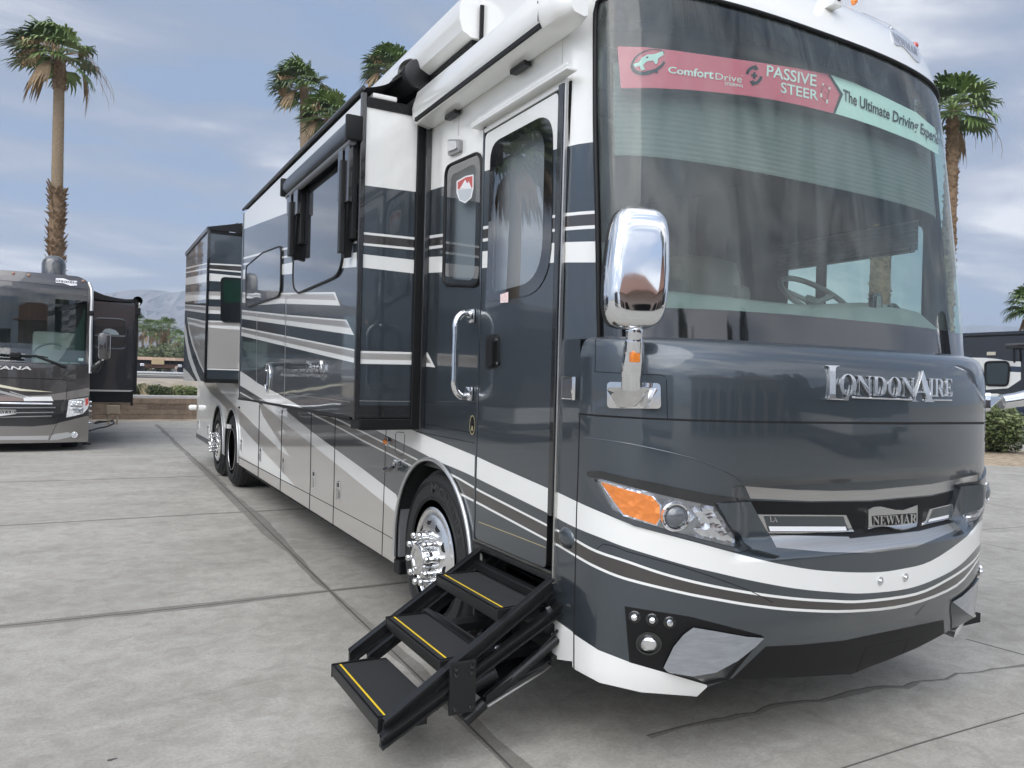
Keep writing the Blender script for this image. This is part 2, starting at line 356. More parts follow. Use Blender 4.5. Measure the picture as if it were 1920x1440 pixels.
# ------------------------------------------------------------------ ground, lot, terrain
conc = None
def concrete(name, base, seed, dark=1.0):
    m = bpy.data.materials.new(name); m.use_nodes = True; t = m.node_tree; b = t.nodes['Principled BSDF']
    tc = N(t, 'ShaderNodeTexCoord'); v = tc.outputs['Object']
    def noise(s, d, r, vec=None, dist=0.0):
        n = N(t, 'ShaderNodeTexNoise'); n.inputs['Scale'].default_value = s; n.inputs['Detail'].default_value = d; n.inputs['Roughness'].default_value = r; n.inputs['Distortion'].default_value = dist
        L(t, vec or v, n.inputs['Vector']); return n.outputs['Fac']
    mp = N(t, 'ShaderNodeMapping'); mp.inputs['Scale'].default_value = (0.75, 1.25, 1); mp.inputs['Location'].default_value = (seed, seed*2, 0); L(t, v, mp.inputs[0])
    r1 = N(t, 'ShaderNodeValToRGB'); e = r1.color_ramp.elements; e[0].position = 0.33; e[1].position = 0.66
    e[0].color = (base[0]*.82, base[1]*.815, base[2]*.80, 1); e[1].color = (base[0]*1.08, base[1]*1.08, base[2]*1.075, 1); L(t, noise(0.9, 9, 0.64, mp.outputs[0], 0.4), r1.inputs[0])
    r2 = N(t, 'ShaderNodeValToRGB'); e = r2.color_ramp.elements; e[0].position = 0.3; e[1].position = 0.62; e[0].color = (0.70, 0.69, 0.68, 1); e[1].color = (1.06, 1.06, 1.06, 1)
    L(t, noise(55, 8, 0.85), r2.inputs[0])
    r3 = N(t, 'ShaderNodeValToRGB'); e = r3.color_ramp.elements; e[0].position = 0.27; e[1].position = 0.40; e[0].color = (0.62, 0.60, 0.57, 1); e[1].color = (1, 1, 1, 1)
    mp3 = N(t, 'ShaderNodeMapping'); mp3.inputs['Scale'].default_value = (0.35, 1.2, 1); mp3.inputs['Location'].default_value = (7+seed, 3, 0); L(t, v, mp3.inputs[0]); L(t, noise(2.1, 10, 0.7, mp3.outputs[0], 1.2), r3.inputs[0])
    a = N(t, 'ShaderNodeMix', data_type='RGBA', blend_type='MULTIPLY'); a.inputs[0].default_value = 1; L(t, r1.outputs[0], a.inputs[6]); L(t, r2.outputs[0], a.inputs[7])
    a2 = N(t, 'ShaderNodeMix', data_type='RGBA', blend_type='MULTIPLY'); a2.inputs[0].default_value = 0.75; L(t, a.outputs[2], a2.inputs[6]); L(t, r3.outputs[0], a2.inputs[7])
    r4 = N(t, 'ShaderNodeValToRGB'); e = r4.color_ramp.elements; e[0].position = 0.36; e[1].position = 0.60; e[0].color = (.80, .79, .77, 1); e[1].color = (1.05, 1.05, 1.05, 1); L(t, noise(6.5, 12, .72, None, .6), r4.inputs[0])
    r5 = N(t, 'ShaderNodeValToRGB'); e = r5.color_ramp.elements; e[0].position = 0.24; e[1].position = 0.33; e[0].color = (.45, .43, .40, 1); e[1].color = (1, 1, 1, 1); L(t, noise(26, 5, .65), r5.inputs[0])
    a3 = N(t, 'ShaderNodeMix', data_type='RGBA', blend_type='MULTIPLY'); a3.inputs[0].default_value = .9; L(t, a2.outputs[2], a3.inputs[6]); L(t, r4.outputs[0], a3.inputs[7])
    a4 = N(t, 'ShaderNodeMix', data_type='RGBA', blend_type='MULTIPLY'); a4.inputs[0].default_value = .8; L(t, a3.outputs[2], a4.inputs[6]); L(t, r5.outputs[0], a4.inputs[7]); a2 = a4
    L(t, a2.outputs[2], b.inputs['Base Color']); b.inputs['Roughness'].default_value = 0.72; b.inputs['Specular IOR Level'].default_value = 0.35
    bp = N(t, 'ShaderNodeBump'); bp.inputs['Strength'].default_value = 0.35; bp.inputs['Distance'].default_value = 0.004
    mb = N(t, 'ShaderNodeMapping'); mb.inputs['Scale'].default_value = (9, 130, 1); L(t, v, mb.inputs[0])
    ad = N(t, 'ShaderNodeMath', operation='ADD'); L(t, noise(240, 3, 0.6), ad.inputs[0]); L(t, noise(1, 2, 0.5, mb.outputs[0]), ad.inputs[1]); L(t, ad.outputs[0], bp.inputs['Height']); L(t, bp.outputs[0], b.inputs['Normal'])
    return m
conc = concrete('weathered_concrete', (0.40, 0.385, 0.35), 0.0)
damp = concrete('damp_stained_concrete', (0.25, 0.237, 0.215), 4.0)
joint = mat('sawn_joint', (0.07, 0.066, 0.06), 0.9)
sand = mat('sandy_soil', (0.36, 0.31, 0.24), 0.95, var=0.3, vscale=1.5, bump=0.4, bscale=20)
asphalt = mat('asphalt', (0.10, 0.10, 0.10), 0.9, var=0.2, vscale=3)
gravel = mat('gravel_shoulder', (0.22, 0.21, 0.195), 0.95, var=0.35, vscale=6, bump=0.5, bscale=30)
mulch = mat('tan_mulch', (0.34, 0.27, 0.19), 0.95, var=0.35, vscale=7, bump=0.6, bscale=40)
block = mat('tan_concrete_block', (0.235, 0.175, 0.125), 0.95, var=0.22, vscale=5, bump=0.4, bscale=60)
YW = 28.5                                   # the retaining wall runs along X here
def lot():
    rnd = random.Random(5); g = lambda x, y: tuple(onZ(x, y)[:2])
    def seam(pts, w, wd, jag, side=(1, 1), item=True):
        P = [np.array(g(*p)) for p in pts]; L1 = []; out = []
        # resample
        Q = []
        for a, b in zip(P, P[1:]):
            k = max(1, int(np.linalg.norm(b-a)/0.18)); Q += [a+(b-a)*i/k for i in range(k)]
        Q.append(P[-1]); l = []; r = []; jl = []; jr = []; w1 = w2 = 0.6
        for i, q in enumerate(Q):
            d = Q[min(i+1, len(Q)-1)]-Q[max(0, i-1)]; n = np.array((-d[1], d[0])); n = n/(np.linalg.norm(n)+1e-9)
            w1 = min(1.25, max(0.25, w1+rnd.uniform(-jag, jag))); w2 = min(1.25, max(0.25, w2+rnd.uniform(-jag, jag)))
            l.append(tuple(q+n*wd*w1*side[0])); r.append(tuple(q-n*wd*w2*side[1])); jl.append(tuple(q+n*w)); jr.append(tuple(q-n*w))
        return (strip(l, r), damp), (strip(jl, jr), joint)
    stain = []; joints = []
    specs = [([(293, 796), (399, 892), (619, 1108), (841, 1322), (990, 1470)], .006, .075, .22), ([(0, 904), (192, 899), (399, 892), (430, 890.5)], .008, .05, .25),
             ([(-60, 990), (0, 986), (229, 972.5), (465, 959), (620, 951), (700, 947)], .008, .06, .2), ([(-80, 1183), (0, 1174), (302, 1144), (619, 1108), (700, 1099), (800, 1088)], .007, .07, .2),
             ([(0, 855), (160, 854.5), (367, 851)], .01, .015, .1), ([(150, 828), (340, 826)], .01, .015, .1), ([(1811, 1198), (1920, 1228), (1990, 1249)], .006, .02, .15),
             ([(1540, 1452), (1581, 1440), (1723, 1394.5), (1920, 1337), (2000, 1313)], .004, .012, .2), ([(1838, 942), (1920, 955), (1990, 966)], .008, .01, .1),
             ([(1838, 993), (1920, 987.7), (1990, 982)], .008, .012, .1), ([(1838, 1018), (1920, 1034), (1990, 1048)], .006, .01, .1), ([(1841, 889), (1990, 893)], .01, .01, .1)]
    for s in specs:
        a, b = seam(*s); stain.append(a); joints.append(b)
    crk = [(1340+.302*x, 1020+.302*y) for x, y in ((-420, 1190), (-200, 1130), (0, 1085), (60, 1078), (140, 1056), (250, 1045), (300, 1015), (350, 998), (450, 985), (560, 972), (650, 970), (740, 945), (830, 915), (900, 902), (960, 890), (1060, 880), (1170, 883), (1230, 858), (1270, 850), (1340, 846), (1430, 838), (1470, 818), (1500, 802), (1570, 800), (1650, 793), (1720, 775), (1800, 768), (1920, 752), (2100, 720))]
    a, b = seam(crk, .0028, .055, .35, (0.4, 1.1)); stain.insert(0, a); joints.append(b)
    drip = []
    for (x, y, sx, sy) in ((950, 1325, .03, .02), (870, 1388, .03, .03), (210, 1424, .02, .012), (280, 1000, .03, .012)):
        c = onZ(x, y); drip.append(([(c[0]+sx*math.cos(t)*rnd.uniform(.7, 1.2), c[1]+sy*math.sin(t)*rnd.uniform(.6, 1.2)) for t in np.linspace(0, 6, 9)], damp if sx > .02 else joint))
    mb = MB(); x0, x1, y0, y1 = -60, 70, -60, YW-0.55
    painted(mb, [(x0, y0), (x1, y0), (x1, y1), (x0, y1)], stain+joints+drip[2:], conc, lambda u, v: (u, v, 0.0), (0, 0, 1))
    o = mb.build('concrete_lot'); o['kind'] = 'structure'
    # bare soil strip in front of the wall, terrain behind it up to the road
    mb = MB(); mb.quad((-60, YW-.55, -.004), (70, YW-.55, -.004), (70, YW+.02, .03), (-60, YW+.02, .03), sand); o = mb.build('soil_strip'); o['kind'] = 'structure'
    ys = [YW+.2, YW+1.5, YW+4, YW+8, YW+12, YW+15, YW+17.5, 60, 100, 200, 500, 1200, 6000]; zs = [.70, .74, .82, 1.02, 1.18, 1.24, 1.26, 1.28, 1.30, 1.0, .6, .2, 0]
    mb = MB(); xs = [-9000, -2500, -600, -150, -60, -30, -15, -8, -4, 0, 4, 8, 15, 30, 60, 150, 600, 2500, 9000]; V = []; F = []
    for i, y in enumerate(ys):
        for x in xs: V.append((x, y, zs[i]+(rnd.uniform(-.05, .05) if 0 < i < 5 else 0)))
    n = len(xs)
    for i in range(len(ys)-1):
        for j in range(n-1): F.append((i*n+j, i*n+j+1, (i+1)*n+j+1, (i+1)*n+j))
    mb.add(V, F, sand); o = mb.build('desert_terrain', smooth=60); o['kind'] = 'structure'
    mb = MB(); far = mat('far_ground', (0.30, 0.27, 0.22), 0.95, var=.2, vscale=.05)
    for q in (((-9000, -6000), (9000, -60)), ((-9000, -60), (-60, YW+.2)), ((70, -60), (9000, YW+.2))):
        (a, b), (c, d) = q; mb.quad((a, b, -.03), (c, b, -.03), (c, d, -.03), (a, d, -.03), far)
    o = mb.build('outer_ground'); o['kind'] = 'structure'
    mb = MB(); mb.quad((-400, 51, 1.272), (400, 51, 1.272), (400, 58.5, 1.285), (-400, 58.5, 1.285), asphalt); o = mb.build('road'); o['kind'] = 'structure'
    mb = MB(); mb.quad((-400, 59, 1.31), (400, 59, 1.31), (400, 78, 1.33), (-400, 78, 1.33), gravel); o = mb.build('gravel_shoulder'); o['kind'] = 'structure'
lot()
def wall_etc():
    rnd = random.Random(8); mb = MB(); mort = mat('mortar', (0.20, 0.16, 0.125), .95); rough = mat('split_face_block', (0.17, 0.125, 0.09), .95, var=.3, vscale=20, bump=1.0, bscale=50)
    x0, x1 = -30, 34; h = .185; mb.box((x0, YW+.02, -.05), (x1, YW+.2, .735), mort)
    for r in range(4):
        x = x0-(r % 2)*.2
        while x < x1:
            z = r*h; d = 0.0 if r < 3 else -.012; sp = rnd.random() < .16 and r in (1, 2)
            mb.box((x+.005, YW+(rnd.uniform(0, .004)) + d, z+.004), (x+.40-.005, YW+.21-d, z+h-.004), rough if sp else block, bev=.006); x += .40
    o = mb.build('retaining_wall'); tag(o, 'low tan block retaining wall running along the back of the lot', 'wall')
    mb = MB(); mb.box((x0, YW+.24, .60), (x1, YW+.75, .83), mat('pale_kerb', (.48, .47, .45), .85, var=.1), bev=.02); o = mb.build('planter_kerb'); o['kind'] = 'structure'
    # guard rail
    g = thing('guard_rail', 'long grey steel guard rail beside the distant road', 'guard rail', (0, 47.5, 1.2)); st = mat('galvanised_steel', (.42, .43, .43), .5, .6)
    mb = MB(); prof = [(-.02, 0), (.03, .06), (-.02, .12), (.03, .18), (-.02, .26)]; V = []; F = []
    for x in (-60, 60):
        for a, b in prof: V.append((x, 47.5-a, 1.40+b))
    for i in range(4): F.append((i, i+1, i+6, i+5))
    mb.add(V, F, st); mb.build('rail', g)
    pm = MB().box((-.05, 47.52, 1.15), (.05, 47.64, 1.62), mat('rail_post_wood', (.2, .16, .12), .9)); p = pm.build('post', g); p.location.x = -20
    for i in range(1, 20):
        c = p.copy(); COL.objects.link(c); c.parent = g; c.location.x = -20+i*2.5
    # utility stub and hose by the wall
    u = thing('utility_pedestal', 'small tan hook-up pedestal on two legs in front of the block wall', 'pedestal', tuple(onZ(212, 796)))
    b = onZ(212, 796); mb = MB(); tan = mat('tan_enclosure', (.42, .34, .24), .8)
    mb.box((b[0]-.19, b[1]-.10, .33), (b[0]+.17, b[1]+.12, .58), tan, bev=.01); mb.build('enclosure', u)
    for sx in (-.12, .10): MB().box((b[0]+sx-.025, b[1]-.03, 0), (b[0]+sx+.025, b[1]+.03, .34), tan).build('leg', u)
    mb = MB(); pts = smo([tuple(onZ(x, y)+np.array((0, 0, .02))) for x, y in ((168, 809), (185, 804), (200, 801), (213, 795), (211, 791), (195, 792), (178, 795), (184, 791), (200, 791), (212, 789))], 6)
    mb.tube(pts, .022, rubber, 8); tag(mb.build('hose', smooth=60), 'dark hose curled on the concrete between the parked coach and the block wall', 'hose')
wall_etc()
def mountains():
    rk = mat('desert_mountain_rock', (0.20, 0.175, 0.155), .95, var=.35, vscale=.006, vdet=12)
    def ridge(name, prof, dist, depthm, seed):
        rnd = random.Random(seed); P = smo(prof, 8); mb = MB(); V = []; F = []; K = 10
        for (x, y) in P:
            top = at(x, y, dist); base = np.array((top[0], top[1], 0.0)); out = np.array((CF[0], CF[1], 0)); h = max(top[2], 1)
            for k in range(K+1):
                f = k/K; p = base-out*depthm*f; z = h*(1-f)**1.25*(1+(rnd.uniform(-.10, .10) if 0 < k < K else 0)); V.append((p[0]+(rnd.uniform(-.03, .03)*depthm if 0 < k < K else 0), p[1], z-(20 if k == K else 0)))
        for i in range(len(P)-1):
            for k in range(K): F.append((i*(K+1)+k, (i+1)*(K+1)+k, (i+1)*(K+1)+k+1, i*(K+1)+k+1))
        n = len(V)
        for i in range(len(P)):
            q = V[i*(K+1)]; V.append((q[0]+CF[0]*depthm, q[1]+CF[1]*depthm, -20))
        for i in range(len(P)-1): F.append((n+i, n+i+1, (i+1)*(K+1), i*(K+1)))
        mb.add(V, F, rk); o = mb.build(name, smooth=50); o['kind'] = 'structure'
    ridge('mountain_range', [(-500, 600), (-250, 585), (-60, 572), (60, 566), (140, 560), (200, 556), (215, 551), (240, 544), (285, 543), (310, 546), (326, 550), (338, 548), (352, 545), (380, 556), (420, 575), (520, 600), (640, 640)], 2600, 900, 2)
    ridge('foothills', [(-400, 640), (0, 630), (180, 625), (255, 604), (275, 612), (300, 618), (322, 622), (335, 617), (352, 613), (380, 625), (450, 650), (560, 670), (700, 690)], 1500, 400, 3)
    ridge('distant_range', [(1500, 660), (1640, 640), (1740, 626), (1790, 615), (1800, 613), (1816, 611), (1828, 609), (1843, 611), (1856, 609), (1872, 612), (1888, 611), (1905, 613), (1925, 612), (1990, 618), (2100, 606), (2300, 640)], 3600, 800, 4)
mountains()
# ------------------------------------------------------------------ plants
leafs = [mat('palm_leaf', (0.11, 0.175, 0.045), .5, var=.3, vscale=3), mat('palm_leaf_dark', (0.06, 0.10, 0.03), .5, var=.3, vscale=3), mat('palm_leaf_light', (0.17, 0.235, 0.07), .5, var=.25, vscale=3)]
dryl = mat('dry_palm_leaf', (0.25, 0.175, 0.10), .85, var=.3, vscale=4); flow = mat('palm_blossom_straw', (0.55, 0.40, 0.24), .9, var=.2, vscale=8)
bark = mat('palm_bark_ringed', (0.25, 0.19, 0.125), .95, var=.3, vscale=5, bump=.8, bscale=3, stretch=(2, 2, 9))
boots = mat('palm_leaf_bases', (0.20, 0.135, 0.08), .95, var=.4, vscale=9, bump=.8, bscale=14); husk = mat('reddish_palm_husk', (.15, .06, .035), .9, var=.3, vscale=9)
def fan(mb, c, dirv, up, size, m, rnd, nseg=16, spread=2.5, droop=.35, wind=Vector((0, 0, 0))):
    d = dirv.normalized(); s = d.cross(up).normalized(); n = s.cross(d).normalized(); V = []; F = []
    for i in range(nseg):
        t = (i/(nseg-1)-.5)*spread; a = d*math.cos(t)+s*math.sin(t); ln = size*(.72+.28*math.cos(t*.9))*rnd.uniform(.88, 1.1); wv = s*math.cos(t)-d*math.sin(t); w = size*.078
        fold = n*(.02*size*(1 if i % 2 else -1)); p0 = c; p1 = c+a*ln*.5+fold+wind*ln*.08; dr = Vector((0, 0, -1))*ln*droop*rnd.uniform(.5, 1.3)
        p2 = c+a*ln*.86+dr*.45+wind*ln*.22; p3 = c+a*ln*.98+dr*1.15+wind*ln*.36; o = len(V)
        V += [p0-wv*w*.25, p0+wv*w*.25, p1-wv*w, p1+wv*w, p2-wv*w*.55, p2+wv*w*.55, p3]; F += [(o, o+1, o+3, o+2), (o+2, o+3, o+5, o+4), (o+4, o+5, o+6)]
    mb.add(V, F, m)
def palm(name_label, base, top, tr, cr, seed, nf=34, skirt=(), wind=(-.6, 0, .1), dry=6, stalks=6, lowf=1.0, group='palm trees around the lot', straw=5, nseg=16):
    rnd = random.Random(seed); B = Vector(base); T = Vector(top); t = thing('palm_tree', name_label, 'palm tree', tuple(B), group); mb = MB()
    ax = (T-B); H = ax.length; pts = []; rs = []; n = max(12, int(H*2.6)); bend = Vector((rnd.uniform(-.2, .2), rnd.uniform(-.2, .2), 0))
    for i in range(n+1):
        f = i/n; p = B+ax*f+bend*math.sin(f*math.pi); pts.append(p); rs.append(tr*(1.15-.35*f)*(1+rnd.uniform(-.03, .03))*(1.3 if f < .03 else 1))
    mb.tube(pts, rs, bark, 14)
    for (f0, f1, rad) in skirt:                       # old leaf bases still on the trunk
        k = int((f1-f0)*H*85); q0 = [B+ax*(f0+(f1-f0)*j/8)+bend*math.sin((f0+(f1-f0)*j/8)*math.pi) for j in range(9)]; mb.tube(q0, [tr*(1.28-.35*(f0+(f1-f0)*j/8))*(1+rnd.uniform(-.05, .06)) for j in range(9)], boots, 14)
        for i in range(k):
            f = f0+(f1-f0)*rnd.random(); p = B+ax*f+bend*math.sin(f*math.pi); a = rnd.uniform(0, 6.283); o = Vector((math.cos(a), math.sin(a), 0)); s = Vector((-math.sin(a), math.cos(a), 0))*rnd.uniform(.04, .09)
            r0 = tr*(1.1-.35*f); l = rad*rnd.uniform(.35, .9); q = p+o*r0*.95; e = q+o*l*.75+Vector((0, 0, 1))*l*rnd.uniform(.2, 1.3)+s*rnd.uniform(-1, 1)
            mb.add([q-s-Vector((0, 0, .05)), q+s-Vector((0, 0, .05)), e+s*.5, e-s*.5, q+o*.05+Vector((0, 0, .12))], [(0, 1, 2, 3), (0, 4, 3), (1, 4, 2), (3, 4, 2)], boots)
    mb.build('trunk', t, smooth=50)
    mb = MB(); w = Vector(wind)
    for i in range(nf):
        f = (i+.5)/nf; el = R(82)-f*R(118)*lowf+rnd.uniform(-.12, .12); az = i*2.39996+rnd.uniform(-.3, .3); d = Vector((math.cos(az)*math.cos(el), math.sin(az)*math.cos(el), math.sin(el))); d = (d+w*.22).normalized()
        pl = cr*rnd.uniform(.42, .58); pp = []
        for j in range(5):
            q = j/4; pp.append(T+Vector((0, 0, .02*i/nf))+d*pl*q+Vector((0, 0, -1))*pl*.20*q*q+w*pl*.10*q*q)
        isdry = i >= nf-dry; m = dryl if isdry else rnd.choice(leafs[:2] if f > .55 else leafs)
        mb.tube(pp, [.028, .024, .02, .016, .012], dryl if isdry else leafs[2], 5, caps=False)
        dd = (pp[-1]-pp[-2]).normalized(); up = Vector((0, 0, 1)) if abs(dd.z) < .9 else Vector((1, 0, 0))
        if isdry: dd = (dd+Vector((0, 0, -.8))).normalized()
        fan(mb, pp[-1], dd, up, cr*rnd.uniform(.50, .64), m, rnd, nseg if not isdry else 11, 2.7 if not isdry else .8, .75 if isdry else rnd.uniform(.22, .5), w)
    mb.build('crown', t)
    if straw or stalks:
        for i in range(straw):
            mb = MB(); az = rnd.uniform(2.2, 4.6); el = rnd.uniform(-.3, .7); d = Vector((math.cos(az)*math.cos(el), math.sin(az)*math.cos(el), math.sin(el))); p0 = T; p1 = T+d*cr*.7; 
            mb.tube([p0, T+d*cr*.45+Vector((0, 0, .15)), p1], [.02, .015, .01], flow, 5)
            for k in range(70):
                q = p1+Vector((rnd.gauss(0, .17), rnd.gauss(0, .17), -abs(rnd.gauss(0, .22))))*cr*.45; s = Vector((rnd.uniform(-1, 1), rnd.uniform(-1, 1), rnd.uniform(-1, 1)))*.07; u = Vector((rnd.uniform(-.4, .4), rnd.uniform(-.4, .4), -1))*.13
                mb.add([q, q+s, q+s*.6+u, q+u], [(0, 1, 2, 3)], flow)
            mb.build('flower_cluster', t)
        for i in range(stalks):
            mb = MB(); az = rnd.uniform(-.9, .9); c = Vector((math.cos(az), math.sin(az), 0)); l = cr*rnd.uniform(.9, 1.35)
            pp = [T+c*l*q+Vector((0, 0, 1))*(.35*l*math.sin(q*2.2)-.75*l*q*q) for q in np.linspace(0, 1, 8)]; mb.tube(pp, [.016, .014, .012, .011, .01, .009, .008, .006], dryl, 4)
            for k in range(3, 8):
                mb.tube([pp[k], pp[k]+Vector((.08, 0, -.22))*l*.6, pp[k]+Vector((.1, .03, -.5))*l*.6], [.009, .007, .004], dryl, 3)
            mb.build('flower_stalk', t)
    return t
def palm_px(label, px, py_top, depth, px_base, tr, cr, seed, **k):
    T = at(px, py_top, depth); b = at(px_base, 690, depth); return palm(label, (b[0], b[1], 0.0 if depth < 27 else .8), tuple(T), tr, cr, seed, **k)
palm_px('tall leaning fan palm standing behind the brown coach at the far left', 112, 106, 31, 103, .235, 1.7, 11, nf=30, skirt=[(.0, .60, .36), (.9, .99, .2)], dry=3, stalks=5, straw=7, wind=(-.75, 0, .15), lowf=.92)
palm_px('fan palm rising over the coach roof, left of its twin', 570, 165, 36, 580, .24, 1.5, 12, nf=32, dry=4, stalks=4, straw=4, wind=(-.8, 0, .25), lowf=.95)
palm_px('lower bushy fan palm just behind the roof awning, right of its twin', 617, 222, 31, 612, .24, 1.25, 13, nf=34, dry=2, stalks=2, straw=2, wind=(-.5, 0, .35), lowf=.9)
palm_px('small dark fan palm half hidden low behind the roof awning', 607, 268, 39, 607, .22, 1.1, 14, nf=26, dry=3, stalks=0, straw=0)
palm_px('fan palm showing only its crown above the white roof awning', 736, 136, 34, 742, .25, 1.35, 15, nf=34, dry=1, stalks=0, straw=1, wind=(-.7, 0, .4), lowf=.85)
palm_px('dark windblown fan palm right of the big windshield', 1788, 208, 24, 1773, .17, 1.35, 16, nf=30, skirt=[(0, .97, .15)], dry=1, stalks=9, straw=0, wind=(-.35, .1, .25), lowf=.95)
palm_px('fan palm whose crown is cut off by the right edge of the photo', 1932, 572, 38, 1934, .25, 1.2, 17, nf=30, dry=2, stalks=2, straw=0)
palm_px('fan palm whose shaggy trunk shows through the windshield', 1660, 330, 26, 1657, .30, 1.5, 18, nf=30, skirt=[(.0, 1, .22)], dry=3, stalks=0, straw=0)
def leafmass(mb, c, rad, n, size, mats, rnd, shell=.55, flat=False):
    for i in range(n):
        while True:
            p = Vector((rnd.uniform(-1, 1), rnd.uniform(-1, 1), rnd.uniform(-1, 1)))
            if p.length <= 1: break
        if rnd.random() < shell and p.length > .05: p = p.normalized()*rnd.uniform(.78, 1.04)
        q = Vector((c[0]+p.x*rad[0], c[1]+p.y*rad[1], c[2]+p.z*rad[2])); a = Vector((rnd.gauss(0, 1), rnd.gauss(0, 1), rnd.gauss(0, 1))).normalized(); b = a.orthogonal().normalized(); s = size*rnd.uniform(.6, 1.3)
        mb.add([q-a*s, q+b*s*.5, q+a*s, q-b*s*.5], [(0, 1, 2, 3)], rnd.choice(mats))
bushm = [mat('shrub_leaf', (.095, .125, .035), .6), mat('shrub_leaf_dark', (.05, .07, .022), .6), mat('shrub_leaf_pale', (.17, .20, .075), .6)]
treem = [mat('far_tree_leaf', (.10, .125, .05), .7), mat('far_tree_leaf_dark', (.055, .075, .033), .7), mat('far_tree_leaf_pale', (.15, .17, .08), .7)]
wood = mat('branch_wood', (.10, .075, .05), .9)
def plants():
    rnd = random.Random(21)
    # mound and rounded hedge bush on the right
    c = onZ(1890, 866); mb = MB(); V = []; F = []; K = 20
    for i in range(6):
        for k in range(K):
            t = 6.2832*k/K; r = 3.4*(1-i/5); V.append((c[0]+.9+r*math.cos(t), c[1]+1.6+r*.9*math.sin(t), .16*math.sin(i/5*1.57)+rnd.uniform(0, .02)*(i > 0)-.01))
    for i in range(5):
        for k in range(K): F.append((i*K+k, i*K+(k+1) % K, (i+1)*K+(k+1) % K, (i+1)*K+k))
    mb.add(V, F, mulch); o = mb.build('mulch_bed', smooth=60); o['kind'] = 'structure'
    def bush(pos, rad, n, size, label, grp=None, mats=bushm, nm='bush', cat='bush'):
        t = thing(nm, label, cat, tuple(pos), grp); mb = MB()
        for k in range(9):
            a = rnd.uniform(0, 6.28); q = Vector(pos)+Vector((math.cos(a)*rad[0]*.6, math.sin(a)*rad[1]*.6, rad[2]*1.4)); mb.tube([pos, (Vector(pos)+q)/2+Vector((0, 0, .05)), q], [.02, .014, .006], wood, 5)
        mb.build('stems', t); mb = MB()
        for k in range(7):
            a = rnd.uniform(0, 6.28); f = rnd.uniform(.2, .6); cc = (pos[0]+math.cos(a)*rad[0]*f, pos[1]+math.sin(a)*rad[1]*f, pos[2]+rad[2]*rnd.uniform(.75, 1.15)); leafmass(mb, cc, (rad[0]*.55, rad[1]*.55, rad[2]*.75), n//7, size, mats, rnd)
        mb.build('foliage', t)
    bush((c[0]+.85, c[1]+1.2, .12), (1.55, 1.2, .72), 15000, .055, 'rounded olive green bush on a tan mulch mound right of the coach')
    for x, y, r, l in ((262, 733, .42, 'grey green shrub in the planter, nearest the slide-out of the brown coach'), (299, 741, .45, 'low dark shrub in the middle of the planter above the block wall'), (347, 741, .50, 'grassy bright green shrub in the planter beside the rear of the big coach')):
        p = onY(x, y+8, YW+.9 if x != 262 else YW+2.5); bush((p[0], p[1], .72), (r, .35, .25), 1300, .05, l, None, [bushm[0], bushm[2]] if x == 347 else [bushm[1], treem[0]])
    dg = [mat('dry_grass', (.50, .42, .28), .9, var=.2)]
    mb = MB()
    for cx in (280, 290, 325, 333, 340):
        for i in range(160):
            p = onY(cx+rnd.gauss(0, 7), 742, YW+1.9); b = Vector((p[0], p[1]+rnd.uniform(-.4, .4), .74)); e = b+Vector((rnd.gauss(0, .14), rnd.gauss(0, .1), rnd.uniform(.2, .55))); s = Vector((.012, 0, 0)); mb.add([b-s, b+s, e], [(0, 1, 2)], dg[0])
    tag(mb.build('dry_grass'), 'pale dry grass tufts in the planter behind the block wall', 'grass', kind='stuff')
    # row of bushy trees beyond the road
    for i, x in enumerate(range(60, 470, 26)):
        d = 84+rnd.uniform(-3, 4); b = at(x+rnd.uniform(-5, 5), 690, d); h = (702-rnd.uniform(634, 646))*d/FPX; pos = (b[0], b[1], 1.3)
        t = thing('bushy_tree', 'dusty green bushy tree in the row beyond the road', 'tree', pos, 'trees beyond the road'); mb = MB()
        mb.tube([pos, (pos[0]+.1, pos[1], 1.3+h*.35), (pos[0]-.1, pos[1], 1.3+h*.7)], [.2, .15, .06], wood, 7); mb.build('trunk', t); mb = MB()
        for k in range(6): leafmass(mb, (pos[0]+rnd.uniform(-.9, .9), pos[1]+rnd.uniform(-.8, .8), 1.3+h*rnd.uniform(.35, .78)), (1.1, 1.1, h*.28), 230, .17, treem, rnd)
        mb.build('crown', t)
    far = [(258, 606, 1.9), (268, 620, 1.5), (281, 611, 1.6), (286, 625, 1.4), (302, 614, 1.9), (310, 629, 1.5), (316, 612, 2.0), (313, 628, 1.3), (337, 634, 1.7)]
    for i, (x, y, cr) in enumerate(far):
        d = 95+rnd.uniform(0, 10); palm_px('%s of the nine small hazy palms above the distant tree row, counted from the left' % ('first', 'second', 'third', 'fourth', 'fifth', 'sixth', 'eighth', 'seventh', 'ninth')[i], x, y, d, x, .16, cr*.85, 40+i, nf=22, dry=5 if i == 1 else 3, stalks=0, straw=0, group='distant palms beyond the road', nseg=9)
plants()
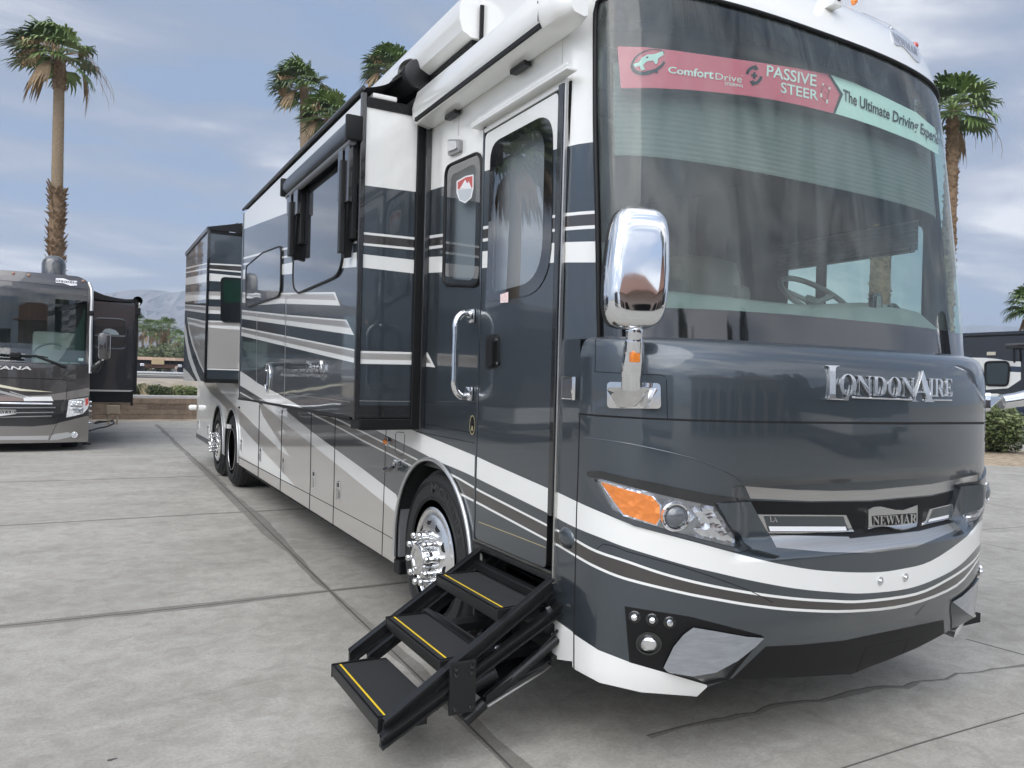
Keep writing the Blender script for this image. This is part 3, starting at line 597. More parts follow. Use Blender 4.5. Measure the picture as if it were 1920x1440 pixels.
# ------------------------------------------------------------------ the big motorhome: curved front as an analytic surface
HW = 1.28; NE = 2.6
def sm(t): t = max(0.0, min(1.0, t)); return t*t*(3-2*t)
class Front:
    def __init__(s, zs, b, Ys, hw, rec=False):
        s.zs = zs; s.t = [b, Ys, hw]; s.rec = rec; s.sl = []
        for y in s.t:                                  # monotone cubic slopes
            d = [(y[i+1]-y[i])/(zs[i+1]-zs[i]) for i in range(len(zs)-1)]; m = [d[0]]+[(0 if d[i-1]*d[i] <= 0 else 2*d[i-1]*d[i]/(d[i-1]+d[i])) for i in range(1, len(d))]+[d[-1]]; s.sl.append(m)
        s.c = {}
    def par(s, z):
        k = round(z, 5)
        if k in s.c: return s.c[k]
        zz = max(s.zs[0], min(s.zs[-1], z)); i = 0
        while i < len(s.zs)-2 and zz > s.zs[i+1]: i += 1
        h = s.zs[i+1]-s.zs[i]; t = (zz-s.zs[i])/h; o = []
        for y, m in zip(s.t, s.sl): o.append((2*t**3-3*t*t+1)*y[i]+(t**3-2*t*t+t)*h*m[i]+(-2*t**3+3*t*t)*y[i+1]+(t**3-t*t)*h*m[i+1])
        s.c[k] = o; return o
    def dent(s, x, z):
        if not s.rec: return 0.0
        w = sm((.86-abs(x))/.10)
        return w*.075*sm((z-.885)/.10)*sm((1.205-z)/.012)
    def pt(s, ph, z):
        b, Ys, hw = s.par(z)
        if ph < 0: x = -hw-(HW-hw)*sm(-ph/max(.03, 2.985-Ys)); return np.array((HW+x, Ys-ph, z))
        if ph > math.pi: x = hw+(HW-hw)*sm((ph-math.pi)/max(.03, 2.985-Ys)); return np.array((HW+x, Ys+ph-math.pi, z))
        c = math.cos(ph); q = math.sin(ph); x = -hw*math.copysign(abs(c)**(2/NE), c); return np.array((HW+x, Ys-b*abs(q)**(2/NE)+s.dent(x, z), z))
    def nor(s, ph, z):
        e = 2e-3; p0 = max(ph, 0.012) if ph >= 0 else ph; p0 = min(p0, math.pi-.012) if p0 <= math.pi else p0
        a = s.pt(p0+e, z)-s.pt(p0-e, z); b = s.pt(p0, z+e)-s.pt(p0, z-e); n = np.cross(a, b); n = n/(np.linalg.norm(n)+1e-12)
        c = np.array((HW, 6.0, z)); n = n if n @ (s.pt(ph, z)-c) > 0 else -n
        return tuple(n)
    def g(s, P):
        x, y, z = P; b, Ys, hw = s.par(z); X = abs(x-HW)
        if y >= Ys: return X-(hw+(HW-hw)*sm((y-Ys)/max(.03, 2.985-Ys)))
        X = min(X, hw+1)
        if X >= hw: return X-hw+.001
        return -(y-(Ys-b*(1-(X/hw)**NE)**(1/NE)+s.dent(X if x > HW else X, z)))
    def inv(s, P):
        x, y, z = P; b, Ys, hw = s.par(z)
        if y > Ys: return (-(y-Ys) if x < HW else math.pi+(y-Ys), z)
        y = y-s.dent(x-HW, z); c = min(1.0, abs(x-HW)/hw)**(NE/2); q = max(0.0, min(1.0, (Ys-y)/b))**(NE/2); ph = math.atan2(q, c)
        return (ph if x < HW else math.pi-ph, z)
    def hit(s, px, py):
        d = ray(px, py); t0 = 2.2; f0 = s.g(CC+d*t0)
        for i in range(400):
            t1 = t0+.012; f1 = s.g(CC+d*t1)
            if f0 > 0 >= f1:
                for _ in range(34):
                    tm = (t0+t1)/2
                    if s.g(CC+d*tm) > 0: t0 = tm
                    else: t1 = tm
                return s.inv(CC+d*t1)
            t0, f0 = t1, f1
        # just off the silhouette: closest approach
        best = min((abs(s.g(CC+d*t)), t) for t in np.linspace(2.2, 6, 300)); return s.inv(CC+d*best[1])
    def map(s, off=0.0):
        def f(a, b):
            p = s.pt(a, b)
            if off: p = p+np.array(s.nor(a, b))*off
            return tuple(p)
        return f
    def hitpn(s, px, py):
        a, b = s.hit(px, py); return s.pt(a, b), np.array(s.nor(a, b))
    def P(s, poly, step=12): return [s.hit(*q) for q in dens(poly, step)]
    def mirror(s, poly): return [(math.pi-a, b) for a, b in poly][::-1]
FB = Front([.26, .33, .42, .52, .65, .80, 1.0, 1.15, 1.40, 1.54, 1.64, 1.71, 1.76, 1.79, 1.80], [.40, .445, .475, .50, .55, .56, .57, .57, .57, .57, .565, .55, .515, .46, .40], [2.78]*12+[2.775, 2.765, 2.75], [1.255, 1.27]+[1.28]*10+[1.275, 1.265, 1.25], rec=True)
FW = Front([1.66, 1.85, 2.3, 2.7, 3.1, 3.3, 3.45, 3.58, 3.68, 3.75, 3.79], [.28, .275, .27, .265, .255, .24, .225, .20, .165, .12, .06], [2.68, 2.70, 2.745, 2.79, 2.83, 2.855, 2.885, 2.925, 2.98, 3.05, 3.14], [1.24, 1.238, 1.23, 1.222, 1.208, 1.195, 1.178, 1.15, 1.11, 1.05, .96])
PG = [-.27, -.18, -.1, -.04]+[math.pi*(.5-.5*math.copysign(abs(math.cos(math.pi*i/72))**.85, math.cos(math.pi*i/72))) for i in range(73)]+[math.pi+.04, math.pi+.1, math.pi+.18, math.pi+.27]
RV = thing('motorhome', 'huge navy, white and taupe diesel motorhome with its steps and slide-outs extended', 'motorhome', (1.28, 9.0, 0.0))
# stripes that run along the side and wrap the nose (photo outlines, laid on whichever face they meet)
W2top = [(640, 777), (680.8, 778.8), (724.6, 787.5), (742, 793), (778.5, 808.6), (893.8, 856), (920, 868.4), (1031.5, 917.5), (1046, 923.3), (1081, 940.2), (1120, 957.5), (1191, 986), (1269, 1007.5), (1345, 1028), (1397, 1042), (1464, 1058), (1540, 1070), (1633, 1073.5), (1690, 1067), (1745.6, 1052), (1807.5, 1010), (1834, 980)]
W2bot = [(636, 780), (673.5, 791.9), (724.6, 816.7), (780, 843.6), (820.8, 864.8), (854, 878.5), (893.8, 896.5), (1031.5, 964.4), (1044, 971.3), (1080, 989.6), (1131, 1010), (1176, 1027), (1280, 1058.3), (1345, 1074), (1411, 1089), (1492, 1103.5), (1570, 1111), (1627.5, 1112.3), (1703, 1103.5), (1760, 1083), (1802, 1058), (1836, 1022)]
Cl = [(836, 885), (860, 897), (899.7, 920.5), (1031.5, 988), (1044, 994), (1078.5, 1012.5), (1118, 1033.5), (1176, 1053), (1244, 1076), (1320, 1095.5), (1405, 1111.5), (1490, 1122.5), (1560, 1127), (1619, 1127.5), (1717, 1114), (1780, 1085), (1819, 1058), (1836, 1038)]
Dl = [(848, 918), (860, 924.5), (898.8, 944.6), (1029.7, 1014.5), (1044, 1021), (1079, 1042), (1119, 1063.8), (1176, 1086), (1280, 1111.5), (1345, 1124), (1411, 1135), (1491, 1143.5), (1596, 1146), (1702, 1134), (1793, 1098), (1836, 1046)]
topw = [(700, 380), (780, 364), (804, 357.4), (840, 347), (909, 321), (1041, 280), (1061, 275.5), (1085, 270), (1111, 266.5), (1135, 264)]
l1 = [(797, 445.5), (834, 440.3), (905, 427.5), (1037, 406), (1060, 402.5), (1085, 400), (1118, 397.5)]; l2 = [(797, 466), (834, 461), (905, 450.5), (1037, 432), (1060, 429), (1085, 427), (1118, 425)]
wb_t = [(797, 482), (834, 480.5), (905, 471.5), (1037, 455.5), (1060, 454), (1118, 452.5)]; wb_b = [(797, 512), (834, 510), (905, 502.5), (1037, 492.5), (1060, 492), (1118, 492)]
def front_items(S):
    P = lambda poly: S.P(poly, 12)
    def end(poly_t, poly_b):
        t = [S.hit(*q) for q in dens(poly_t, 12, False)]; b = [S.hit(*q) for q in dens(poly_b, 12, False)]
        return t+[(math.pi+.02, t[-1][1]), (math.pi+.02, b[-1][1])]+b[::-1]
    up = lambda l, w: [(x, y-w/2) for x, y in l]
    dn = lambda l, w: [(x, y+w/2) for x, y in l]
    sW = lambda l: smo(l, 4)
    return P, end, up, dn, sW
def build_front():
    P, end, up, dn, sW = front_items(FB)
    cut = lambda l: [q for q in l if q[0] >= 1000]
    it = [(end(sW(cut(W2top)), sW(cut(W2bot))), whitep), (end(sW(up(cut(Cl), 5)), sW(dn(cut(Dl), 5))), brown), (end(sW(up(cut(Cl), 5)), sW(dn(cut(Cl), 5))), whitep), (end(sW(up(cut(Dl), 5)), sW(dn(cut(Dl), 5))), whitep)]
    # lower white flank and the black fog lamp panel with its fin, both sides
    low = P([(1030, 1154), (1036, 1157.5), (1076, 1188.8), (1121.6, 1218.7), (1181.5, 1242), (1250, 1262), (1324.7, 1284), (1326, 1288), (1307.7, 1318), (1200, 1310), (1120, 1292), (1070, 1262), (1030, 1235)])
    fog = P([(1171, 1136.7), (1293.5, 1156), (1360, 1173), (1428, 1191), (1431, 1195), (1365, 1276), (1324, 1284), (1250, 1262), (1180, 1242)])
    for q, m in ((low, whitep), (fog, blk)): it += [(q, m), (FB.mirror(q), m)]
    it.append((P([(1436, 1212), (1500, 1209), (1581.6, 1201), (1696, 1177), (1769, 1162), (1772, 1204), (1750, 1235), (1687, 1262), (1602, 1290), (1373, 1290), (1373, 1272)]), blk))
    # grille: dark recess, metal bands
    rec = P([(1398, 938), (1520, 942), (1633, 940.5), (1745, 930.5), (1814, 913), (1808, 945), (1801, 976), (1723, 995), (1594, 1009), (1591, 1005.5), (1437.7, 1001.7)]); it.append((rec, blk))
    it.append((P([(1437, 1003), (1591, 1006.5), (1594, 1010), (1723, 996), (1802, 976), (1788, 996), (1717, 1025.5), (1633, 1036.5), (1548, 1035), (1447.5, 1025.6)]), brush))
    it.append((P([(1397, 911.7), (1492.5, 918.8), (1565, 920.5), (1633, 918.8), (1745.6, 908), (1833, 890), (1833, 908), (1745.6, 928), (1633, 938), (1520.6, 939.6), (1407, 934.5)]), brush))
    # panel gaps of the hood
    it.append((P(strip([(1084, 774), (1120, 777.5), (1200, 782.5), (1300, 786.3), (1400, 788.8), (1480, 789.8), (1600, 791), (1700, 791.5), (1846, 791)], [(1084, 777.5), (1120, 781), (1200, 786), (1300, 790.3), (1400, 793), (1480, 794), (1600, 795.5), (1700, 796), (1846, 795.5)])), seamm))
    for l, w in (([(1087, 776), (1083.5, 900), (1081, 960), (1080, 1010), (1078, 1100), (1076, 1190), (1076, 1255)], 2.4), ([(1249.5, 712), (1251.5, 785)], 1.6), ([(1117.5, 624), (1115.5, 697)], 1.6)):
        it.append((P(hline(l, w)), seamm))
    it.append((P(vline([(1115.5, 697), (1165, 700)], 1.6)), seamm)); it.append((P(vline([(1205, 702), (1238, 703), (1247, 706), (1249, 712)], 1.6)), seamm))
    it.append((P(hline([(1703, 1198), (1684, 1246.5)], 2)), seamm)); it.append((P(hline([(1624, 1213), (1604, 1264)], 2)), seamm)); it.append((P(vline([(1624, 1213), (1703, 1198)], 1.2)), seamm))
    it.append((P(vline([(1119, 1029), (1131, 1020), (1148, 1023), (1176, 1034), (1280, 1063), (1340, 1083), (1405, 1107), (1450, 1130)], 1.8)), seamm))
    bot = [FB.hit(*q) for q in dens([(1020, 1215), (1036, 1226.5), (1076, 1254), (1124, 1280), (1202, 1298), (1307, 1306), (1326, 1288), (1365, 1275), (1373, 1272), (1480, 1271), (1602, 1263)], 12, False)]
    bot = [(max(a, 0.0), z) for a, z in bot]; mid = FB.hit(1640, 1256); half = [q for q in bot if q[0] < math.pi/2-.02]+[(math.pi/2, bot[-1][1])]
    outer = [(0.0, half[0][1])]+half+[(math.pi-a, z) for a, z in half[::-1]]+[(math.pi, half[0][1]), (math.pi, 1.80), (0.0, 1.80)]
    mb = MB(); painted(mb, outer, it, navy, FB.map(), None, PG, list(np.arange(.3, 1.62, .06))+[.885+.0125*i for i in range(9)]+[1.19, 1.1935, 1.197, 1.2005, 1.205]+[1.62+.0125*i for i in range(15)], FB.nor)
    # underside lip and hood shelf running back under the glass
    for z, zz, m in ((None, None, void),):
        V = [tuple(FB.pt(a, z)) for a, z in outer if z < 1.0]; n = len(V); V2 = [(1.28+(x-1.28)*.86, y+.22, z+.07) for x, y, z in V]; mb.add(V+V2, [(i, i+1, n+i+1, n+i) for i in range(n-1)], navy)
    V = []; F = []
    for i in range(61):
        a = math.pi*i/60; V += [tuple(FB.pt(a, 1.80)), tuple(FW.pt(a, 1.772)+np.array((0, .06, 0)))]
    F = [(2*i, 2*i+1, 2*i+3, 2*i+2) for i in range(60)]; mb.add(V, F, navy)
    o = mb.build('front_panel', RV)
    # crease of the lower hood, tow bolts
    mb = MB(); q = [FB.hitpn(x, y) for x, y in smo([(1097, 820.5), (1160, 829), (1223, 841), (1303, 860.8), (1361, 883.8), (1383, 898), (1396, 912)], 5)]
    mb.tube([tuple(np.array(p)+np.array(n)*.0005) for p, n in q], .0026, navy, 6); mb.build('hood_crease', RV, smooth=60)
    for x, y in ((1650, 1089), (1697, 1082)):
        p, n = FB.hitpn(x, y); mb = MB(); mb.lathe([(.020, 0), (.020, .004), (.008, .005), (.008, .012), (.004, .014)], p, n, chrome, 16); mb.build('tow_bolt', RV, smooth=40)
    return o
build_front()
def drape(mb, poly, S, m, o0, o1, side=None, rim=None):
    """raised panel following the nose: photo outline poly, from depth o0 to o1 along the surface normal"""
    Q = S.P(poly, 10) if not isinstance(poly, tuple) else list(poly[0])
    painted(mb, Q, rim or [], m, S.map(o1), None, PG, list(np.arange(.3, 3.8, .04)), S.nor)
    A = [tuple(S.map(o0)(*q)) for q in Q]; B = [tuple(S.map(o1)(*q)) for q in Q]; n = len(Q)
    mb.add(A+B, [(i, (i+1) % n, (i+1) % n+n, i+n) for i in range(n)], side or m); return mb
def front_details():
    S = FB
    # headlamps: both sides from the same outline
    lens = [(1119, 896), (1127, 897.5), (1180, 911), (1237, 927), (1290, 938), (1340, 950), (1387, 1021), (1384, 1027), (1325, 1013), (1269, 998), (1186.7, 974), (1150, 954.8), (1131.7, 925), (1118, 902)]
    amb = [(1128, 904), (1175, 918), (1223, 930.7), (1237, 948), (1237, 971), (1230, 983.4), (1170.6, 964), (1154.6, 943)]
    edge = [(1123, 900), (1126, 900.5), (1223, 927.5), (1240, 947), (1240, 972), (1231, 986.5), (1169, 967), (1151.6, 945)]
    whit = [(1300, 960), (1332, 958), (1362, 1003), (1376, 1012), (1378, 1019), (1312, 1003), (1298, 992), (1318, 990)]
    sock = [(1105, 885), (1125, 883), (1237, 907), (1326, 926), (1345, 948), (1340, 950), (1237, 927), (1127, 897), (1116, 899), (1131, 926), (1150, 956), (1186, 976), (1269, 1000), (1384, 1029), (1390, 1024), (1404, 1032), (1384, 1036), (1300, 1012), (1190, 986), (1142, 962), (1108, 915), (1100, 893)]
    for side in (0, 1):
        M = (lambda q: tuple([S.mirror(q)])) if side else (lambda q: tuple([q])); P = lambda poly: S.P(poly, 8)
        mb = MB(); drape(mb, M(P(lens)), S, lampg, -.02, .001, rim=None)
        h = mb.build('headlight', RV, label='left headlight of the coach, far side of the nose' if side else None)
        mb = MB(); drape(mb, M(P(edge)), S, lampc, .0012, .004); drape(mb, M(P(amb)), S, amber, .0012, .0062); mb.build('turn_signal', h)
        mb = MB(); drape(mb, M(P(whit)), S, lampc, .0012, .006); drape(mb, M(P([(1310, 952), (1334, 955), (1366, 1006), (1352, 1004)])), S, lampc, .0012, .008); mb.build('high_beam', h)
        a, z = S.hit(1264.6, 968.5); a = math.pi-a if side else a; p = S.pt(a, z); n = S.nor(a, z); n = np.array(n)*.6+np.array((0.0, -1, 0))*.4; n = n/np.linalg.norm(n); mb = MB()
        mb.lathe([(.056, -.01), (.060, .012), (.056, .020), (.049, .020), (.046, .008), (.046, -.005)], p, n, lampc, 32); mb.lathe([(.046, .006), (.042, .016), (.030, .026), (.015, .031), (.0001, .032)], p, n, mat('projector_lens', (.10, .11, .12), .04, 0, 1.0), 32); mb.build('low_beam', h, smooth=50)
        mb = MB(); painted(mb, M(P(lens))[0], [], clear, S.map(.010), None, PG, list(np.arange(.3, 3.8, .04)), S.nor); mb.build('lens_cover', h)
        mb = MB(); drape(mb, M(P(sock)), S, mat('lamp_socket_paint', (.05, .057, .066), .3, .2, 1.0), -.005, .007); mb.build('headlight_surround', RV)
        mb = MB(); drape(mb, M(P([(1104, 884), (1125, 882.6), (1237, 906.7), (1326, 926), (1402, 936.5), (1398, 940), (1340, 949), (1237, 926), (1127, 897), (1104, 893)])), S, blkg, 0, .010); mb.build('headlight_brow_shadow', RV)  # raised black strip stands in for the shadow above the lamp
        mb = MB(); drape(mb, M(P([(1340, 943), (1400, 938.7), (1428, 990), (1456, 1046.5), (1406.7, 1036), (1389, 1024)])), S, navy, 0, .028); mb.build('grille_fin', RV)
        # fog lamp pod, fin and lights
        mb = MB(); fin = [(1298.6, 1174.5), (1340, 1181), (1397.6, 1191), (1431, 1193.5), (1400, 1233), (1366, 1276), (1325, 1284), (1250, 1262), (1243, 1250), (1262, 1210), (1280, 1188)]
        fsil = mat('silver_bumper_fin', (.33, .35, .38), .22, .6, 1.0, var=.15, vscale=9, stretch=(1, 1, 5)); fin_shade = navy
        def fp(x, y, o): a, z = S.hit(x, y); a = math.pi-a if side else a; return tuple(S.map(o)(a, z))
        T_ = [(1243, 1250), (1262, 1210), (1280, 1188), (1298.6, 1174.5), (1340, 1181), (1397.6, 1191), (1431, 1193.5)]; Bt = [(1250, 1262), (1325, 1284), (1366, 1276), (1400, 1233), (1431, 1193.5)]; Rg = [(1250, 1256), (1290, 1256), (1330, 1246), (1372, 1226), (1408, 1205)]
        up_ = [fp(x, y, .010) for x, y in T_]; rg = [fp(x, y, o) for (x, y), o in zip(Rg, (.02, .05, .06, .05, .03))]; lo = [fp(x, y, -.01) for x, y in Bt]; V = up_+rg; mb.add(V, [(0, 1, 8, 7), (1, 2, 9, 8), (2, 3, 9), (3, 4, 10, 9), (4, 5, 11, 10), (5, 6, 11)], fsil)
        V = rg+lo; mb.add(V, [(0, 1, 6, 5), (1, 2, 7, 6), (2, 3, 8, 7), (3, 4, 9, 8)], fin_shade); base = [fp(x, y, -.02) for x, y in T_]; mb.add(up_+base, [(i, i+1, i+8, i+7) for i in range(6)], blkg); mb.build('bumper_fin', RV, smooth=25)  # navy on the lower facet puts the fin's shade into its colour
        for i, (x, y, r) in enumerate(((1190, 1156, .017), (1222.5, 1161, .017), (1255, 1166.5, .017), (1216, 1206, .036))):
            a, z = S.hit(x, y); a = math.pi-a if side else a; p = S.pt(a, z); n = np.array(S.nor(a, z)); mb = MB()
            mb.lathe([(r*1.45, 0), (r*1.45, .004), (r*1.2, .006), (r*1.15, .001), (r*.9, .001)], p, n, blkg, 28); mb.lathe([(r*.86, .0), (r*.86, .012), (r*.7, .018), (r*.3, .021), (.0001, .022)], p, n, lampc, 24); mb.build('fog_light' if i == 3 else 'marker_light', RV, smooth=40)
    # grille badges
    silv = mat('silver_badge_edge', (.62, .62, .61), .25, 1.0); dk = mat('badge_field', (.035, .043, .047), .3, 0, .6); wbar = mat('white_badge_bar', (.80, .81, .82), .35)
    for o_, f_, b_, t_, lab in (([(1415, 963.8), (1582.5, 965), (1598, 999), (1437.7, 999)], [(1428, 966.5), (1577, 967.5), (1588, 996.5), (1437, 996.5)], [(1437.7, 986), (1581, 986.5), (1584, 995.3), (1440.5, 995)], ((1440, 977.5), (1454, 978), (1438, 967.3), (1453, 967.8)), 'LA'),
                             ([(1738.6, 954), (1811.7, 936.5), (1806, 968), (1727, 986)], [(1744, 954.8), (1808.5, 939.5), (1803.5, 966), (1733, 982.5)], [(1738.6, 972.5), (1804.7, 957.5), (1804, 964.5), (1735.8, 980)], ((1795, 952.5), (1804, 950), (1796, 943.5), (1805, 941.5)), 'LA')):
        mb = MB(); drape(mb, o_, S, silv, 0, .012, rim=[(S.P(f_, 8), dk), (S.P(b_, 8), wbar)]); text_on(mb, lab, t_, S.hitpn, silv, True, 0, 0, .014); mb.build('grille_badge', RV)
    mb = MB(); tt = [(1620.5, 954.5), (1630, 949.5), (1642, 948.2), (1655, 951), (1670, 954.5), (1685, 955.2), (1698, 951), (1712, 945.5)]; bb = [(1620.5, 996), (1632, 989), (1645, 987), (1658, 990), (1672, 995), (1688, 996.5), (1700, 995), (1712, 991.5)]
    drape(mb, strip(tt, bb), S, silv, 0, .022, rim=[(S.P([(1626, 966), (1710, 960.5), (1710, 982.5), (1627, 983.5)], 8), blk)])
    text_on(mb, 'NEWMAR', ((1627.5, 982.3), (1709, 979.5), (1627.5, 966.5), (1709, 961.5)), S.hitpn, silv, True, .004, 0, .022); mb.build('nose_badge', RV)
    # raised chrome model lettering on the hood
    mb = MB(); T = lambda s, a, b, c, d: text_on(mb, s, (a, b, c, d), S.hitpn, mat('satin_chrome_letter', (.82, .82, .82), .24, 1.0), True, .009, -.008, .002)
    T('L', (1546, 750), (1590, 751.5), (1546, 686), (1590, 688)); T('O', (1571, 741), (1603, 742), (1571, 701), (1602, 703))
    for s, x0, x1, y, dy in (('N', 1603, 1631, 742, 37), ('D', 1633, 1659, 743, 36.5), ('O', 1661, 1686, 743.5, 36.5), ('N', 1687, 1712, 744, 35.5), ('I', 1738, 1748, 744, 34), ('R', 1748, 1767, 744, 33.5), ('E', 1768, 1782, 743.5, 33)):
        T(s, (x0, y), (x1, y+.4), (x0, y-dy), (x1, y-dy+1))
    T('A', (1706, 753.5), (1748, 754.5), (1706, 695), (1748, 697))
    for a, b in (((1594, 745), (1707, 749.5)), ((1746, 750), (1781, 750.5))):
        q = [S.hitpn(a[0]+(b[0]-a[0])*i/8, a[1]+(b[1]-a[1])*i/8) for i in range(9)]; mb.tube([tuple(np.array(p)+np.array(n)*.007) for p, n in q], .0045, chrome, 6)
    mb.build('chrome_lettering', RV)
front_details()
def upper_front():
    S = FW; P, end, up, dn, sW = front_items(S)
    # outline of the windshield in the photo, continued symmetrically on the far side
    topl = [S.hit(*q) for q in dens([(1098, -60), (1200, -48), (1300, -28), (1386, 0), (1420, 6), (1490, 27), (1559, 54), (1620, 79)], 12, False)]
    half = [q for q in topl if q[0] < math.pi/2]; zc = half[-1][1]
    left = [S.hit(*q) for q in dens([(1121, 621), (1117, 500), (1112, 300), (1106, 140), (1102, 60), (1098, -30)], 30, False)]
    zt = half[0][1]
    botz = 1.755
    hL = [(max(.0, a), z) for a, z in left]; hL[0] = (hL[0][0], botz)
    hL = [q for q in hL if q[1] < 3.27]; zt = 3.285
    ridge = [(a, 3.285+.075*math.sin(a)**.8) for a in np.linspace(hL[-1][0]+.03, math.pi/2, 26)]
    hl = hL+ridge; outline = hl+[(math.pi-a, z) for a, z in hl[::-1]]
    def inset(d, dz): return [(a+(d if a < math.pi/2 else -d)*(1 if abs(a-math.pi/2) > .9 else 0), z-dz if z > 3.2 else z) for a, z in outline]
    it = []
    cutw = lambda l: [q for q in l if q[0] >= 1030]
    it.append((end(up(cutw(topw), 0)+[(1160, 262)], [(1030, -400), (1160, -400)]), whitep))
    capw = [(-.6, 3.05), (-.6, 3.9), (math.pi+.6, 3.9), (math.pi+.6, 3.05)]; it.append((capw, whitep))
    for l in (l1, l2):
        pass
    it.append((P(strip(up(cutw(l1), 6), dn(cutw(l2), 6))), brown)); it.append((P(vline(cutw(l1), 6)), whitep)); it.append((P(vline(cutw(l2), 6.5)), whitep)); it.append((P(strip(cutw(wb_t), cutw(wb_b))), whitep))
    it.append((outline, None))
    zz_ = list(np.linspace(1.795, 3.79, 24)); outer = [(-(2.988-S.par(z)[1]) if S.par(z)[1] < 2.97 else -.02, z) for z in zz_[::-1]]+[(math.pi+max(.02, 2.84-S.par(z)[1]), z) for z in zz_]
    mb = MB(); zg = list(np.arange(1.8, 3.8, .05))+[3.6, 3.63, 3.66, 3.69, 3.71, 3.73, 3.75, 3.765, 3.78]
    painted(mb, outer, it, navy, S.map(), None, PG, zg, S.nor)
    V = [tuple(S.pt(math.pi*i/40, 3.79)) for i in range(41)]; mb.add(V+[(2.2, 3.9, 3.80), (.36, 3.9, 3.80)], [tuple(range(43))], whitep)
    mb.build('front_cap', RV)
    # glass, gasket, frit
    def offs(d):
        a = np.array([S.pt(*q) for q in outline]); return a
    gas = MB(); ring = outline; inn = [(a+(.05 if z < 3.27 else 0)*(1 if a < math.pi/2 else -1), z-(.022 if z > 3.26 else 0)) for a, z in outline]
    pts = [tuple(S.map(.004)(*q)) for q in dens([(a*100, z*100) for a, z in outline], 3)] if False else None
    q = [tuple(S.map(.003)(*w)) for w in outline]; gas.tube(q+[q[0]], .011, blk, 8, caps=False); gas.build('windshield_gasket', RV, smooth=60)
    zban = max(S.hit(1261, 91)[1], S.hit(1500, 126)[1])-.01; gm = glass('windshield_glass', (.72, .86, .81), ior=1.62, band=(zban, zban+.07, (.05, .06, .07)), dust_veil=.06)
    mb = MB(); frit = mat('glass_frit_black', (.012, .013, .015), .05, 0, 1.0)
    fr = [(S.P([(1122, 622), (1131, 622), (1127, 480), (1122, 300), (1116, 100), (1112, -40), (1100, -40), (1106, 140), (1112, 300), (1117, 500)], 20), frit)]
    lowz = [S.hit(x, y) for x, y in ((1124, 571), (1165, 574), (1255, 577), (1340, 580), (1420, 585), (1490, 590))]; zl = [z for a, z in lowz]
    fb = [(0.0, 1.7)]+[(a, z) for a, z in lowz if a < math.pi/2-.02]+[(math.pi/2, zl[-1])]; fr.append((fb+[(math.pi-a, z) for a, z in fb[::-1]], frit))
    painted(mb, outline, fr, gm, S.map(-.004), None, PG, zg, S.nor); ws = mb.build('windshield', RV)
    # sales banner stuck to the inside of the glass
    band = MB(); redp = mat('red_banner_print', (.80, .16, .22), .6); mint = mat('white_banner_print', (.72, .80, .77), .6); inkd = mat('banner_ink', (.02, .024, .03), .6); wht = mat('banner_white_letter', (.82, .84, .83), .6)
    Rt = [(1157, 84), (1210, 85.5), (1261, 91), (1340, 102), (1428, 114.7), (1500, 126), (1559, 137)]; Rb = [(1164, 162.7), (1230, 162.5), (1297, 166), (1350, 171), (1403, 177), (1455, 185), (1509.6, 196.4), (1566, 210.5)]
    red = Rt+[(1580.4, 175)]+Rb[::-1]; Wt = [(1561, 137.5), (1605, 153), (1651, 174), (1722, 209), (1757, 239)]; Wb = [(1568, 210.5), (1610, 223), (1651, 237), (1722, 265), (1764, 289)]
    IN = -.012
    painted(band, S.P(red, 10), [], redp, S.map(IN), None, PG, zg, S.nor); Wp = S.P(Wt+[(1764, 262)]+Wb[::-1]+[(1581.5, 175)], 10)
    painted(band, Wp, [], mint, S.map(IN), None, PG, zg, S.nor)
    def hb(px, py): p, n = S.hitpn(px, py); return np.array(p)+np.array(n)*(IN+.0005), n
    lift = .0015
    def dec(poly, m, k=8): painted(band, S.P(poly, k), [], m, S.map(IN+.0025), None, PG, zg, S.nor)
    def txt(s, BL, BR, TL, TR, m, bold=0): text_on(band, s, (BL, BR, TL, TR), hb, m, False, 0, bold, lift+.0012)
    txt('Comfort', (1254, 134), (1340, 146), (1255, 122.5), (1340, 129), wht, .022); txt('Drive', (1344, 147), (1393.5, 153.5), (1344, 135), (1393.5, 140), wht, .0); txt('™', (1392, 141.5), (1396, 142), (1392, 139), (1396, 139.5), wht)
    txt('STEERING', (1361.5, 157.5), (1395.5, 162), (1361.5, 152), (1395.5, 156.5), wht, .01)
    txt('PASSIVE', (1440, 140.5), (1533.5, 160.5), (1441, 119.5), (1534, 139), wht, .012); txt('STEER', (1467, 171.5), (1537, 186.5), (1467, 152), (1537, 168.5), wht, .012)
    txt('The Ultimate Driving', (1584, 186), (1724, 245), (1584, 165), (1726, 226), inkd, .02); txt('Experience', (1729, 248), (1778, 280), (1730, 229), (1782, 262), inkd, .02)
    dec([(1556, 138), (1561, 139), (1584, 175), (1569.5, 211), (1565.5, 209.5), (1578, 175)], inkd)
    # steering wheel mark with its arrow, and the round arrows with a cross
    def ell(cx, cy, rx, ry, rot, a0, a1, n=26): return [(cx+rx*math.cos(t)*math.cos(rot)-ry*math.sin(t)*math.sin(rot), cy+rx*math.cos(t)*math.sin(rot)+ry*math.sin(t)*math.cos(rot)) for t in np.linspace(a0, a1, n)]
    rot = -.38; a0, a1 = .62, 6.1
    dec(ell(1217.5, 114, 36, 22.5, rot, a0, a1)+ell(1218.5, 111.5, 31.5, 18.5, rot, a1, a0), inkd, 6)
    dec([(1205, 133), (1234, 126), (1235, 120.5), (1235.5, 136), (1226, 132), (1208, 139)], inkd, 6)
    dec([(1188, 118), (1200, 114), (1204, 106), (1216, 100), (1229, 99), (1240, 95), (1245, 94), (1246, 101), (1236, 107), (1234, 117), (1230, 118), (1226, 111), (1214, 113), (1207, 120), (1211, 128), (1203, 130), (1201, 121), (1192, 124)], mint, 6)
